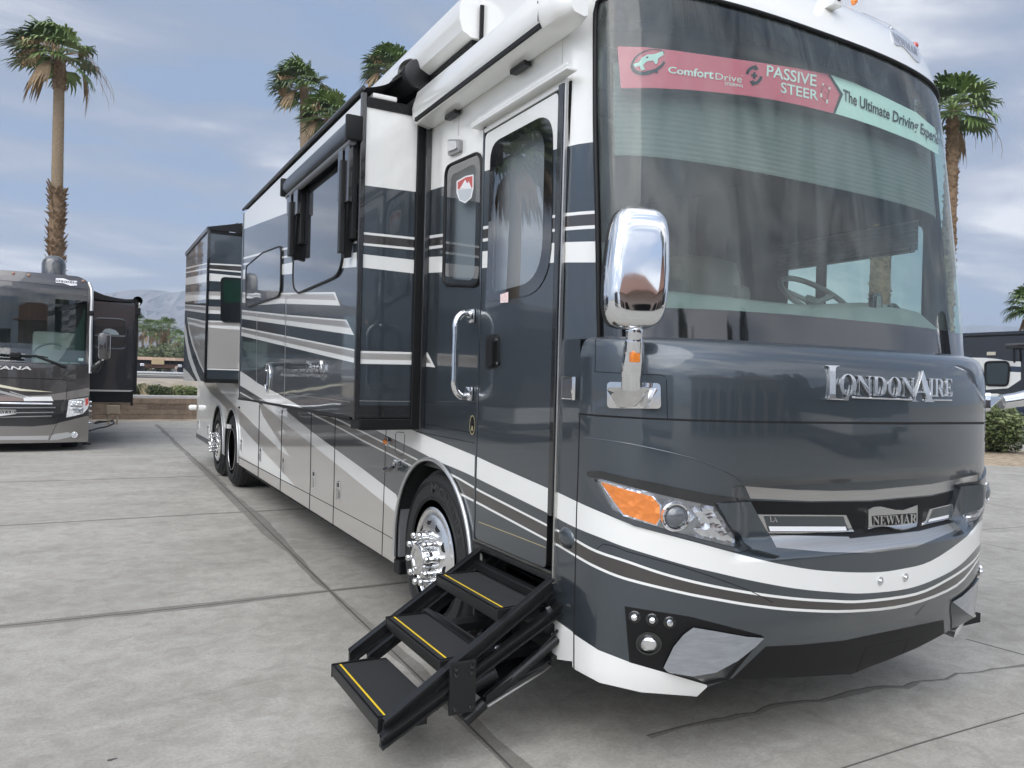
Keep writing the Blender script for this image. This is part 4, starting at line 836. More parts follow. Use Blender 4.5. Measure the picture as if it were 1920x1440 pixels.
    dec(ell(1215, 105.5, 2.6, 1.5, rot, 0, 6.1, 9), inkd, 5)
    for s in (0, 1):
        b0 = math.pi*(1.02+s); dec(ell(1417, 139, 16, 18, .1, b0, b0+1.55, 9)+ell(1417, 139, 10.5, 12, .1, b0+1.55, b0, 9), inkd, 6)
        e = ell(1417, 139, 13.2, 15, .1, b0+1.5, b0+2.1, 2); f_ = ell(1417, 139, 19, 21, .1, b0+1.5, b0+1.5+.01, 2)[0]; h_ = ell(1417, 139, 7.5, 9, .1, b0+1.5, b0+1.51, 2)[0]; dec([f_, e[1], h_], inkd, 6)
    dec([(1415, 133), (1419.5, 133.8), (1419.5, 137.5), (1423, 138), (1423, 142.2), (1419.5, 141.8), (1419.5, 145.5), (1415, 145), (1415, 141.2), (1411.5, 140.7), (1411.5, 136.5), (1415, 137)], inkd, 6)
    for x, y, w, h in ((1545, 154.5, 3.2, 4), (1557, 161.5, 3.2, 5), (1541.5, 173, 3.2, 8), (1552.5, 184.5, 3.2, 8)): dec([(x, y), (x+w, y+.8), (x+w-.5, y+h), (x-.5, y+h-.8)], wht, 5)
    for a, b in (((1549, 157), (1555, 163)), ((1546, 160), (1543, 173)), ((1558, 167), (1554, 185)), ((1544, 181), (1552, 189)), ((1547, 170), (1555, 175))): dec([(a[0]-.5, a[1]), (a[0]+.5, a[1]), (b[0]+.5, b[1]), (b[0]-.5, b[1])], inkd, 6)
    band.build('window_banner', RV)
    # emblem and roof lights on the white cap
    mb = MB(); e = [(1667, 48), (1678, 57), (1690, 63), (1702, 72), (1718, 88), (1723.5, 116), (1714, 113), (1702, 99), (1690, 87), (1676, 82)]
    drape(mb, smo(e, 3, True), S, mat('pale_cap_emblem', (.60, .61, .64), .3, .4), 0, .006); text_on(mb, 'NEWMAR', ((1674, 76.5), (1718.5, 106), (1672, 62), (1717, 93)), S.hitpn, mat('emblem_letters', (.30, .31, .34), .3, .6), True, 0, .0, .008); mb.build('cap_emblem', RV)
    p, n = S.hitpn(1549, 9); mb = MB(); n = np.array(n); mb.box((-.035, -.075, -.035), (.035, .02, .035), whitep, .012, org=tuple(p)); mb.lathe([(.016, 0), (.016, .012), (.012, .014), (.0001, .010)], np.array(p)+np.array((0, -.07, .005)), (0.15, -1, -.25), blkg, 20); mb.build('cap_camera', RV, smooth=40)
    for x, y in ((1731, 92), (1600, 3)):
        p, n = S.hitpn(x, y); mb = MB(); mb.lathe([(.022, -.004), (.02, .012), (.012, .022), (.0001, .026)], p, n, redl if x > 1700 else amber, 16); mb.build('clearance_light', RV, smooth=50)
upper_front()
# ------------------------------------------------------------------ motorhome: side wall, door, bays, wheels
def YZ(poly, X0=0.0): return [tuple(onX(x, y, X0)[1:]) for x, y in poly]
def sheet(outer, items, base, X0, name=None, parent=None, mb=None):
    mb = mb or MB(); painted(mb, outer, items, base, lambda u, v: (X0, u, v), (-1, 0, 0))
    return mb.build(name, parent) if name else mb
SEAMX = [[(583.8, 770), (582, 900), (578, 1010)], [(628.8, 780), (626, 920), (622, 1060)], [(529, 768), (527, 860), (524, 960)], [(486.5, 760), (485, 840), (483, 930)], [(720.5, 905), (718, 980), (715.5, 1060)]]
def arch_poly(yc, zc, r, zb, n=28, ax=1.0):
    pts = [(yc+r*ax*math.cos(t), zc+r*math.sin(t)) for t in np.linspace(0, math.pi, n)]; return [(yc+r*ax, zb)]+pts+[(yc-r*ax, zb)]
WHEELS = [(4.30, 'front'), (11.62, 'drive'), (12.93, 'tag')]
def side():
    up = lambda l, w: [(x, y-w/2) for x, y in l]
    dn = lambda l, w: [(x, y+w/2) for x, y in l]
    it = []; A = lambda poly, m: it.append((YZ(poly), m))
    # lower body, rear to front: taupe ground with light blades, navy front half
    A([(346, 640), (446, 640), (452, 752), (530, 765), (583.8, 808.8), (628.8, 842), (680, 879), (742, 927), (760, 960), (760, 1100), (346, 900)], taupe)
    W1t = [(513, 752), (530, 765), (583.8, 808.8), (628.8, 841.9), (680.3, 879.3), (742.8, 927.2), (800, 972)]; W1b = [(470, 737), (495, 760), (530, 790), (583.8, 832.5), (627.5, 867.5), (680, 910), (720.6, 942.5), (738.6, 957.8), (800, 1008)]
    A(strip(W1t, W1b), whitep)
    A([(452, 735), (483.8, 752), (492.5, 778.8), (513.8, 812.5), (543.8, 856.9), (527.5, 846), (486, 806), (443.8, 763.8), (425, 746), (396.7, 714), (420, 700)], whitep)
    A([(430, 775), (450.6, 797.5), (487.5, 838.8), (526, 880.6), (553.8, 911.9), (526, 898), (485, 875), (446, 852.5), (425, 840)], whitep)
    A([(340, 690), (370, 695), (382, 719), (395, 737), (413, 753.5), (425, 767.5), (430, 800), (425, 842), (371, 813.5), (340, 795)], whitep)
    A([(340, 798), (371, 813.5), (425, 842), (425, 856), (371, 822.5), (340, 805)], navy)
    # navy front with the two pale lines
    A([(520, 745), (565, 764), (640, 777), (640, 760), (1100, 700), (1110, 1300), (1036, 1260), (1033, 1260), (890, 1200), (760, 980), (742.8, 927.2), (680.3, 879.3), (628.8, 841.9), (583.8, 808.8), (530, 765)], navy)
    La = [(560, 761), (581, 774.4), (640, 804), (680, 826), (748.6, 861), (765.4, 870.6), (800, 889)]; Lb = [(585, 765), (592.5, 768.8), (640, 789.7), (680, 810), (777.8, 859.7), (810, 877)]
    A(strip(Lb, La), brown); A(vline(La, 3.2), whitep); A(vline(Lb, 3.4), whitep)
    A(strip(smo(W2top[:12], 3), smo(W2bot[:12], 3)), whitep)
    A(strip(up(Cl[:8], 4), dn(Dl[:8], 4)), brown); A(vline(Cl[:8], 4.2), whitep); A(vline(Dl[:8], 4.2), whitep)
    A([(1030, 1154), (1036, 1157.5), (1090, 1197), (1090, 1300), (1030, 1240)], whitep)
    # upper paint by the door
    A(topw+[(1140, -200), (640, -200)], whitep); A(strip(up(l1, 5.5), dn(l2, 5.5)), brown); A(vline(l1, 5.5), whitep); A(vline(l2, 5.5), whitep); A(strip(wb_t, wb_b), whitep)
    ar0 = [(740, 656), (802, 661), (816, 689), (740, 681)]
    A(ar0, whitep); A([(740, 664.5), (800, 668), (808, 681), (740, 676)], taupe)
    A([(818, 664), (900, 666), (902, 690), (826, 686)], brown)  # brown patch paints in the reflection of the slide-out's stripe
    # panel gaps
    for s in SEAMX: A(hline(s, 1.7), seamm)
    A(vline([(430, 848), (446, 856.5), (526, 898.5), (553, 912.5), (640, 958), (715, 998), (736, 1010)], 1.6), seamm)
    A(vline([(446, 747.5), (500, 754.5), (565, 767), (619, 780), (665, 788), (724.5, 800)], 4.0), seamm); A(hline([(724.5, 800), (722.5, 840), (721, 905)], 1.4), seamm)
    A(vline([(760, 753.5), (800, 753.5), (896, 756)], 1.3), seamm)
    A(vline([(760, 788), (893, 813)], 1.5), seamm); A(vline([(780, 809), (892, 831)], 1.5), seamm); A(hline([(892, 811), (892, 832)], 1.5), seamm)
    for q in ([(742, 813), (745, 810), (757, 811), (759, 815), (757, 851), (752, 854), (744, 850), (741, 846)],): A(vline(q[:4], 1.2), seamm); A(hline(q[3:5], 1.2), seamm); A(vline(q[4:], 1.2), seamm); A(hline([q[-1], q[0]], 1.2), seamm)
    A(hline([(893.5, 752), (891, 860), (889, 1000), (886, 1012)], 1.6), seamm); A(hline([(1085.5, 780), (1083.5, 900), (1081, 1000), (1077, 1190), (1076, 1262)], 2.2), seamm)
    # holes: passenger window, door, step well, wheel arches
    hw_ = rrect(YZ([(838, 313), (906, 283), (903, 537), (833, 534)]), [.07, .10, .11, .07]); it.append((hw_, None))
    it.append(([(2.945, .70), (3.745, .70), (3.745, 2.945), (2.945, 2.945)], None)); it.append(([(2.955, .2), (3.735, .2), (3.735, .725), (2.955, .725)], None))
    for yc, nm in WHEELS: it.append((arch_poly(yc+.05 if nm == 'front' else yc, .52, .60 if nm == 'front' else .595, .2), None))
    outer = [(2.78, .40), (3.0, .345), (3.2, .335), (5.2, .35), (15.55, .40), (15.62, .6), (15.62, 3.55), (15.5, 3.66), (2.99, 3.66), (2.99, 1.795), (2.78, 1.795)]
    mb = sheet(outer, it, navy, 0.0)
    mb.build('side_wall', RV)
    # bands just in front of the door on the upper wall come from the cap; shell of the rest of the body
    mb = MB(); xw = 2.56
    mb.quad((0, 15.62, .4), (0, 15.62, 3.6), (xw, 15.62, 3.6), (xw, 15.62, .4), navy); mb.box((.0, 2.99, 3.64), (xw, 15.6, 3.69), whitep, .02); mb.box((.9, 4.4, 3.76), (1.7, 5.3, 4.0), whitep, .06)
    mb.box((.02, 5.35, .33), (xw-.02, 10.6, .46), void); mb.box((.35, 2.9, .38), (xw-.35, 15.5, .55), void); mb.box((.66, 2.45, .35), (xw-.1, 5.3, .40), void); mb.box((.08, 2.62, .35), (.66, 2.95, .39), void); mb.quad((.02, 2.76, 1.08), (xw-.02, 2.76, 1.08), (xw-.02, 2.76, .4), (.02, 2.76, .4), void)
    mb.build('roof_and_chassis', RV)
    # far wall with the driver's window opening
    mb = MB(); painted(mb, [(2.78, .38), (15.6, .38), (15.6, 3.66), (2.99, 3.66), (2.99, 2.9), (2.84, 2.7), (2.84, 1.795), (2.78, 1.795)], [(rrect([(2.91, 1.83), (3.60, 1.83), (3.60, 2.62), (2.91, 2.62)], .06), None), (rrect([(3.69, 1.83), (3.93, 1.83), (3.93, 2.62), (3.69, 2.62)], .04), None)], navy, lambda u, v: (xw, u, v), (1, 0, 0)); mb.build('far_side_wall', RV)
    dgl = glass('side_window_glass', (.62, .72, .70))
    for a, b in ((2.89, 3.62), (3.67, 3.95)):
        MB().quad((xw-.01, a, 1.80), (xw-.01, b, 1.80), (xw-.01, b, 2.65), (xw-.01, a, 2.65), dgl).build('driver_window', RV)
    # wheel wells
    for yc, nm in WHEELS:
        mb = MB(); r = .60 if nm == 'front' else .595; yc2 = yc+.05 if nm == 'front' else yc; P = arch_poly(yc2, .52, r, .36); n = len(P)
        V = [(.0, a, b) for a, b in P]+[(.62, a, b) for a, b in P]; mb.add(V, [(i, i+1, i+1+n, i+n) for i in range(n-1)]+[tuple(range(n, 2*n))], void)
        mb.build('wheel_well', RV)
        mb = MB(); P = [(a, b) for a, b in arch_poly(yc2, .52, r-.004, .40)]; silv = mat('satin_arch_trim', (.55, .56, .56), .32, .8)
        mb.tube([(-.012, a, b) for a, b in P], .013, silv, 8); mb.build('arch_trim', RV, smooth=60)
        if nm == 'front':
            fl = MB(); fp = arch_poly(yc2, .52, r+.10, .80); ip = arch_poly(yc2, .52, r+.005, .80); 
    # flap behind the front wheel
    p = onX(741, 935); mb = MB(); mb.box((.015, 4.915, .40), (.17, 4.945, 1.0), mat('grey_splash_guard', (.16, .165, .17), .5)); mb.box((.015, 4.910, .78), (.15, 4.914, .90), whitep); mb.box((-.005, 4.86, .29), (.20, 4.97, .385), blk, .012); mb.build('splash_guard', RV)
    MB().box((.06, 13.55, .24), (.5, 13.62, .46), blk, .01).build('mud_flap', RV); 
    # baggage latches
    for x, y in ((453.8, 834.4), (490, 852.5), (533, 872.5), (590, 899.4), (636, 921), (373, 797), (391.5, 806)):
        p = onX(x, y); mb = MB(); mb.box((-.012, p[1]-.035, p[2]-.085), (.0, p[1]+.035, p[2]+.085), chrome, .008); mb.box((-.024, p[1]-.022, p[2]-.065), (-.012, p[1]+.022, p[2]+.02), brush, .006)
        mb.box((-.020, p[1]-.018, p[2]+.035), (-.012, p[1]+.018, p[2]+.07), blkg, .004); mb.build('bay_latch', RV)
    # fuel door handle, amber lamp, side repeaters
    p = onX(727, 828); mb = MB(); mb.lathe([(.030, 0), (.030, .012), (.022, .014)], p, (-1, 0, 0), chrome, 24); mb.lathe([(.021, .010), (.018, .026), (.010, .034), (.0001, .036)], p, (-1, 0, 0), amber, 20); mb.build('side_marker', RV, smooth=50)
    p = onX(750, 868); mb = MB(); mb.box((-.05, p[1]-.012, p[2]-.02), (0, p[1]+.012, p[2]+.025), chrome, .008); mb.tube([(-.045, p[1], p[2]-.02), (-.06, p[1]+.08, p[2]-.055), (-.055, p[1]+.16, p[2]-.06)], [.016, .022, .012], blkg, 8); mb.build('bay_camera', RV, smooth=40)
    p = onX(1062, 1009); mb = MB(); mb.lathe([(.085, 0), (.078, .018), (.055, .034), (.02, .042), (.0001, .044)], p, (-1, 0, 0), navy, 24); mb.v = [(x*.35, p[1]+(y-p[1])*.75, p[2]+(z-p[2])*.55) for x, y, z in mb.v]; mb.build('fender_bump', RV, smooth=60)
    p = onX(672, 777); MB().box((-.09, p[1]-.10, p[2]-.035), (-.0, p[1]+.10, p[2]+.035), blk, .008).build('slide_roller', RV)
    p = onX(449, 764); MB().box((-.012, p[1]-.05, p[2]-.012), (0, p[1]+.05, p[2]+.012), blk).build('bay_hinge', RV)
    p = onX(432, 799); mb = MB(); mb.box((-.06, p[1]-.10, p[2]-.03), (0, p[1]+.10, p[2]+.03), whitep, .01); mb.build('side_nozzle', RV)
    p = onX(370, 764); mb = MB(); mb.lathe([(.05, 0), (.05, .10), (.03, .13), (.0001, .13)], (-.02, p[1], p[2]), (-1, 0, 0), whitep, 16); mb.build('rear_lamp_stalk', RV, smooth=40)
    # oval sticker by the door
    p = onX(886, 797); mb = MB(); e = [(p[1]+.035*math.cos(t), p[2]+.055*math.sin(t)) for t in np.linspace(0, 6.2832, 24, endpoint=False)]; e2 = [(p[1]+.029*math.cos(t), p[2]+.048*math.sin(t)) for t in np.linspace(0, 6.2832, 24, endpoint=False)]
    painted(mb, e, [(e2, blkg), ([(p[1]-.012, p[2]-.03), (p[1]+.012, p[2]-.03), (p[1]+.006, p[2]-.005), (p[1]-.006, p[2]-.005)], gold)], gold, lambda u, v: (-.002, u, v), (-1, 0, 0)); mb.build('oval_sticker', RV)
side()
def wheel(yc, nm):
    w = None; x0 = .012; mb = MB(); c = (x0, yc, .53); ax = (-1, 0, 0)
    prof = [(.285, -.02), (.300, .004), (.33, .012), (.40, .018), (.44, .014), (.475, .004), (.495, -.012), (.504, -.03), (.508, -.045)]
    g = []
    for k in range(5):
        a = -.05-.058*k; g += [(.53-(.006 if k in (0, 4) else 0), a), (.53-(.006 if k in (0, 4) else 0), a-.046), (.519, a-.047), (.519, a-.057)]
    mb.lathe(prof+g+[(.508, -.35), (.475, -.38), (.30, -.38)], c, ax, rubber, 72)
    for r in (.345, .36, .44, .455): mb.lathe([(r-.003, .013), (r, .0195), (r+.003, .013)], c, ax, rubber, 72)
    ty = mb.build('tyre', None, smooth=40)
    if nm == 'front':
        mb = MB(); v, f = text_shape('MICHELIN', False, 0, .02); x1 = max(p[0] for p in v); V = []
        for x, y, z in v:
            t = R(62)+R(62)*(1-2*(x/x1))*.5; t = R(62)-R(70)*(x/x1-.5); r = .385+.062*y/.72; V.append((x0-.0205, yc+r*math.cos(math.pi-t)*1.0, .53+r*math.sin(math.pi-t)))
        V = [(x, 2*yc-y, z) if False else (x, y, z) for x, y, z in V]; mb.add(V, f, rublet); let = mb
    root = bpy.data.objects.new('wheel', ty.data); COL.objects.link(root); bpy.data.objects.remove(ty); root.name = 'wheel'; root.parent = RV; root.matrix_parent_inverse = RV.matrix_basis.inverted()
    if nm == 'front': let.build('tyre_lettering', root)
    mb = MB(); cv = 1 if nm != 'drive' else -1
    if cv > 0: pr = [(.300, -.012), (.300, .014), (.288, .019), (.284, .013), (.264, .014), (.250, .020), (.232, .028), (.205, .036), (.178, .044), (.150, .048), (.02, .048)]
    else: pr = [(.298, -.012), (.298, .012), (.286, .016), (.278, .0), (.262, -.05), (.25, -.13), (.22, -.16), (.12, -.165), (.115, -.10), (.09, -.09), (.0001, -.09)]
    mb.lathe(pr, c, ax, alu, 64); off = .047 if cv > 0 else -.163
    for k in range(10):
        t = 2*math.pi*k/10+.16; p = (x0-(.026 if cv > 0 else -.155), yc+.222*math.cos(t), .53+.222*math.sin(t)); ntl = Vector((-1, 0.55*math.cos(t), .55*math.sin(t))).normalized() if cv > 0 else Vector((-1, 0, 0))
        mb.lathe([(.031, -.004), (.031, .0035), (.0001, .0035)], p, ntl, void, 20)
    mb.build('rim', root, smooth=35); Ln = .085 if cv > 0 else .05
    for k in range(10):
        t = 2*math.pi*(k+.5)/10+.16; p = (x0-off, yc+.143*math.cos(t), .53+.143*math.sin(t))
        mb = MB(); mb.lathe([(.026, 0), (.026, .012), (.019, .014), (.0175, .05), (.021, .055), (.021, Ln-.006), (.016, Ln), (.0001, Ln+.001)], p, ax, chrome, 12)
        mb.build('lug_cap', root, smooth=40)
    if cv > 0:
        mb = MB(); mb.lathe([(.108, .0), (.106, .055), (.098, .075), (.090, .079), (.060, .0795), (.058, .074), (.0001, .074)], (x0-.046, yc, .53), ax, chrome, 12 if nm == 'front' else 32); mb.build('hub_cover', root, smooth=30)
    return root
for yc, nm in WHEELS: wheel(yc, nm)
for yc in (4.3, 11.62, 12.93): mb = MB(); mb.lathe([(.53, 0), (.53, .3), (.2, .3), (.0001, .3)], (2.5, yc, .53), (-1, 0, 0), rubber, 40); mb.build('far_side_wheel', RV)
def door():
    d = MB(); it = []; A = lambda poly, m: it.append((YZ(poly, -.012), m)); up = lambda l, w: [(x, y-w/2) for x, y in l]; dn = lambda l, w: [(x, y+w/2) for x, y in l]
    A(topw+[(1140, -200), (640, -200)], whitep); A(strip(up(l1, 5.5), dn(l2, 5.5)), brown); A(vline(l1, 5.5), whitep); A(vline(l2, 5.5), whitep); A(strip(wb_t, wb_b), whitep)
    A(strip(W2top[5:12], W2bot[5:12]), whitep); A(strip(up(Cl[:8], 4), dn(Dl[:8], 4)), brown); A(vline(Cl[:8], 4.2), whitep); A(vline(Dl[:8], 4.2), whitep); A(vline([(897.5, 978.5), (960, 1002), (1023, 1026.5)], 1.8), gold)
    win = rrect(YZ([(921, 270), (1038, 207), (1034, 549), (913, 566)], -.012), [.10, .15, .26, .07], 8); it.append((win, None))
    y0, y1, z0, z1 = 2.995, 3.725, .755, 2.925; outer = rrect([(y0, z0), (y1, z0), (y1, z1), (y0, z1)], .03)
    painted(d, outer, it, navy, lambda u, v: (-.012, u, v), (-1, 0, 0)); n = len(outer); d.add([(-.012, a, b) for a, b in outer]+[(.03, a, b) for a, b in outer], [(i, (i+1) % n, (i+1) % n+n, i+n) for i in range(n)], blk)
    D = d.build('entry_door', RV)
    g = MB(); f = rrect(YZ([(921, 270), (1038, 207), (1034, 549), (913, 566)], -.012), [.10, .15, .26, .07], 8); pane = rrect(YZ([(929, 283), (1023, 232), (1017, 525), (923, 549)], -.012), [.10, .14, .20, .05], 8)
    fg = mat('window_black_border', (.010, .011, .013), .04, 0, 1.0); dw = glass('door_window_glass', (.80, .83, .85), ior=2.7)
    painted(g, f, [(pane, dw)], fg, lambda u, v: (-.016, u, v), (-1, 0, 0)); nn = len(f); g.add([(-.016, a, b) for a, b in f]+[(-.004, a, b) for a, b in f], [(i, (i+1) % nn, (i+1) % nn+nn, i+nn) for i in range(nn)], blk); w = g.build('door_window', D)
    q = MB(); q.box((.06, y0+.02, 1.6), (.065, y1-.02, 2.9), mat('pale_door_blind', (.44, .46, .475), .9, var=.05, vscale=30, stretch=(1, 30, .2))); q.build('door_blind', D)
    p = YZ([(938, 552), (953, 547), (953, 567), (938, 568)], -.0172); s = MB(); painted(s, p, [], mat('pink_notice_sticker', (.80, .62, .60), .6, var=.2, vscale=60), lambda u, v: (-.0172, u, v), (-1, 0, 0)); s.build('window_sticker', w)
    # paddle handle
    hq = rrect(YZ([(913.5, 630), (937, 625), (938, 686), (912.5, 694)], -.012), .025, 4); h = MB(); h.prism([(0, a, b) for a, b in hq], (-.022, 0, 0), (-.012, 0, 0), blkm); hh = h.build('door_handle', D)
    hq = rrect(YZ([(915.5, 636), (927, 633), (926.5, 685), (914.5, 689)], -.03), .015, 4); h = MB(); h.prism([(0, a, b) for a, b in hq], (-.042, 0, 0), (-.022, 0, 0), blk); h.build('paddle', hh)
    for x, y in ((930, 638), (930, 682)): c = onX(x, y, -.022); h = MB(); h.lathe([(.010, 0), (.010, .004), (.0001, .004)], c, (-1, 0, 0), chrome, 16); h.build('lock', hh)
    # frame, drip rail, black seal, hinge
    fr = MB(); fm = navy
    fr.box((-.020, 2.945, 1.0), (.0, 2.985, 2.95), blkg, .006); fr.box((-.016, 2.929, .70), (.002, 2.938, 2.97), brush, .003)
    fr.box((-.014, 3.735, .70), (.002, 3.752, 2.97), navy, .004); fr.box((-.014, 2.945, 2.935), (.002, 3.75, 2.96), whitep, .006); fr.box((-.02, 2.94, .705), (.01, 3.75, .735), blkm, .006); fr.box((-.012, 2.945, .738), (.01, 3.75, .752), blkg)
    fr.box((.03, 2.93, .60), (.06, 3.76, 3.0), blk) if False else None
    for (a, b) in ((2.93, 2.99), (3.72, 3.76)): fr.box((.012, a, .70), (.02, b, 2.96), blk)
    fr.build('door_frame', RV)
    a = onX(1075, 139, -.02); b = onX(897, 239, -.02); mb = MB(); mb.box((-.055, a[1], 2.975), (.0, b[1]+.02, 2.990), whitep, .004); mb.box((-.055, a[1], 2.990), (-.047, b[1]+.02, 3.005), whitep, .002); mb.build('drip_rail', RV)
    p = onX(1069, 728); mb = MB(); mb.box((-.012, p[1]-.055, p[2]-.05), (.0, p[1]+.055, p[2]+.05), chrome, .008); mb.tube([(-.016, p[1]-.055, p[2]-.05), (-.016, p[1]-.055, p[2]+.05)], .012, chrome, 10); mb.build('door_catch', RV)
    # grab handle
    p0 = onX(892, 594, -.0); p1 = onX(882, 738, -.0); mb = MB(); x = -.10; y = p0[1]
    for z in (p0[2], p1[2]): mb.box((-.045, y-.035, z-.04), (.0, y+.035, z+.04), chrome, .015)
    mb.tube(smo([(-.02, y, p0[2]), (-.075, y, p0[2]+.015), (-.115, y, p0[2]-.03), (-.118, y, p0[2]-.12), (-.118, y, p1[2]+.12), (-.115, y, p1[2]+.03), (-.075, y, p1[2]-.015), (-.02, y, p1[2])], 4), .019, chrome, 12)
    mb.tube([(-.118, y, p0[2]-.10), (-.118, y, p1[2]+.22)], .0215, clear, 12); mb.build('grab_handle', RV, smooth=45)
    # porch lamp
    pl = rrect(YZ([(845, 263), (868, 262), (868, 285), (846, 294)]), .02, 4); mb = MB(); mb.prism([(0, a, b) for a, b in pl], (-.022, 0, 0), (0, 0, 0), mat('grey_lamp_base', (.30, .30, .30), .5)); pl = rrect(YZ([(848, 267), (865, 266), (865, 280), (849, 286)]), .012, 4); mb.prism([(-.022, a, b) for a, b in pl], (-.012, 0, 0), (0, 0, 0), mat('frosted_lens', (.55, .55, .56), .2, 0, .5)); mb.build('porch_lamp', RV)
    # passenger window
    o = rrect(YZ([(838, 313), (906, 283), (903, 537), (833, 534)]), [.07, .10, .11, .07], 7); i = rrect(YZ([(847, 329), (895.5, 305), (891, 526), (842.5, 523)]), [.05, .07, .07, .05], 7); mb = MB()
    painted(mb, o, [(i, glass('passenger_window_glass', (.72, .76, .78), ior=1.75))], fg, lambda u, v: (-.006, u, v), (-1, 0, 0)); mb.tube([(-.006, a, b) for a, b in o]+[(-.006, *o[0])], .010, blk, 6, caps=False); pw = mb.build('passenger_window', RV)
    # shield sticker: red and white peak, grey lower half
    sh = [(856, 340), (873, 330), (888, 327), (888, 353), (884, 371), (872, 381), (861, 376), (856, 362)]; mb = MB(); hh = lambda poly: YZ(poly, -.008)
    grey = mat('sticker_grey', (.50, .53, .55), .5); red = mat('sticker_red', (.50, .10, .09), .5); wh = mat('sticker_white', (.78, .78, .78), .5)
    painted(mb, hh(sh), [(hh([(858, 342), (873, 332.5), (886, 330), (886, 352), (858, 355)]), red), (hh([(862, 354), (872, 337), (876, 344), (879, 340), (884, 352.5)]), wh), (hh([(858, 356), (886, 353), (882, 370), (872, 378.5), (862, 374)]), grey)], wh, lambda u, v: (-.008, u, v), (-1, 0, 0)); mb.build('shield_sticker', pw)
    MB().box((.04, 3.70, 2.08), (.045, 4.34, 2.92), mat('pale_blind', (.30, .325, .335), .9, var=.05, vscale=30, stretch=(1, 30, .2))).build('window_blind', pw)
door()
def steps():
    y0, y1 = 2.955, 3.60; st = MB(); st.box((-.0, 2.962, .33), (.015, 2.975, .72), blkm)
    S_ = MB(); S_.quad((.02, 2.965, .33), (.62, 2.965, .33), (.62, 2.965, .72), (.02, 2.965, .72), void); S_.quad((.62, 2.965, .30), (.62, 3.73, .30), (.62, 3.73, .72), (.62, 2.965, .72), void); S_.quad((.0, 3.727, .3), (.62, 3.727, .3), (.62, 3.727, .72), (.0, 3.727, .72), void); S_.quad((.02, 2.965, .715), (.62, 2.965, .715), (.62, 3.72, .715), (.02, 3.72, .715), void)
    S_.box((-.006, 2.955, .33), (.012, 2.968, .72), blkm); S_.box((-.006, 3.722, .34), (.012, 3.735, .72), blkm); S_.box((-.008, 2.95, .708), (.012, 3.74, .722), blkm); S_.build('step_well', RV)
    root = MB(); xa, za, xb, zb = .10, .815, -.80, .245
    def rail(mb, y, dz, h, w=.018, x0=xa, x1=xb, e=None):
        f = lambda x: za+(zb-za)*(x-xa)/(xb-xa)+dz*(1 if e is None else max(0, (x-xb)/(xa-xb)))-(0 if e is None else e)
        V = [(x0, y-w/2, f(x0)), (x0, y+w/2, f(x0)), (x1, y-w/2, f(x1)), (x1, y+w/2, f(x1))]; V += [(a, b, c-h) for a, b, c in V]
        mb.add(V, [(0, 1, 3, 2), (4, 6, 7, 5), (0, 2, 6, 4), (1, 5, 7, 3), (0, 4, 5, 1), (2, 3, 7, 6)], blkm)
        for q in (0.0, -h): 
            V2 = [(x0, y-w*.9-.012, f(x0)+q), (x0, y+w*.9, f(x0)+q), (x1, y-w*.9-.012, f(x1)+q), (x1, y+w*.9, f(x1)+q)]; V2 += [(a, b, c-.010) for a, b, c in V2]; mb.add(V2, [(0, 1, 3, 2), (4, 6, 7, 5), (0, 2, 6, 4), (1, 5, 7, 3), (0, 4, 5, 1), (2, 3, 7, 6)], blkm)
    rail(root, y0-.035, .0, .05, x0=-.03)
    for (x, z) in ((-.05, .64), (.15, .60)): root.box((x-.02, y0-.03, z-.02), (x+.02, y1+.03, z+.02), blkm, .004)
    step = root.build('entry_step', RV); a = MB(); rail(a, y1+.035, -.01, .06, x0=-.03, x1=-.72); a.build('rail', step)
    a = MB(); rail(a, y0-.065, -.10, .04, x0=.02, x1=-.82, e=.035); a.build('lower_rail', step); a = MB(); rail(a, y1+.06, -.115, .05, x1=-.62); a.build('lower_rail', step)
    treads = ((-.270, .612), (-.535, .430), (-.800, .238))
    for i, (x, z) in enumerate(treads):
        t = MB(); t.box((x-.012, y0-.005, z-.055), (x+.006, y1+.005, z-.004), blkm, .004); t.box((x-.008, y0, z-.018), (x+.255, y1, z-.004), blkm, .004)
        t.add([(x-.004, y0+.01, z), (x+.25, y0+.03, z), (x+.25, y1-.03, z), (x-.004, y1-.01, z)], [(0, 1, 2, 3)], tread); t.box((x-.014, y0-.012, z-.06), (x+.20, y0-.002, z+.002), blkm, .003); t.box((x-.014, y1+.002, z-.06), (x+.20, y1+.012, z+.002), blkm, .003)
        T = t.build('tread', step); s = MB(); s.quad((x+.018, y0+.012, z+.0015), (x+.027, y0+.012, z+.0015), (x+.027, y1-.012, z+.0015), (x+.018, y1-.012, z+.0015), yell); s.build('yellow_edge_line', T)
    c = MB()
    for (x, z) in ((-.02, .62), (-.02, .50), (-.33, .42), (.15, .60)): c.box((x-.02, y0-.03, z-.02), (x+.02, y1+.03, z+.02), blkm, .004)
    c.box((-.42, y0+.06, .36), (-.02, y0+.16, .40), blkm); c.box((-.42, y1-.16, .36), (-.02, y1-.06, .40), blkm); c.build('cross_brace', step)
    b = MB(); b.box((-.545, y0-.105, .235), (-.425, y0-.09, .45), blkm, .006)
    for q in (-.52, -.45):
        for z in (.26, .40, .425): b.lathe([(.010, 0), (.008, .006), (.0001, .008)], (q, y0-.105, z), (0, -1, 0), blkg, 10)
    b.build('hinge_plate', step)
    m = MB(); m.tube([(-.44, y0-.02, .30), (-.30, y0-.02, .35)], [.04, .04], blkm, 16); m.tube([(-.45, y0-.05, .18), (.0, y0-.05, .46)], [.028, .022], blkm, 12); m.tube([(-.2, y0-.055, .33), (.0, y0-.055, .50)], [.007, .007], blkm, 8); m.build('drive_motor', step, smooth=40)
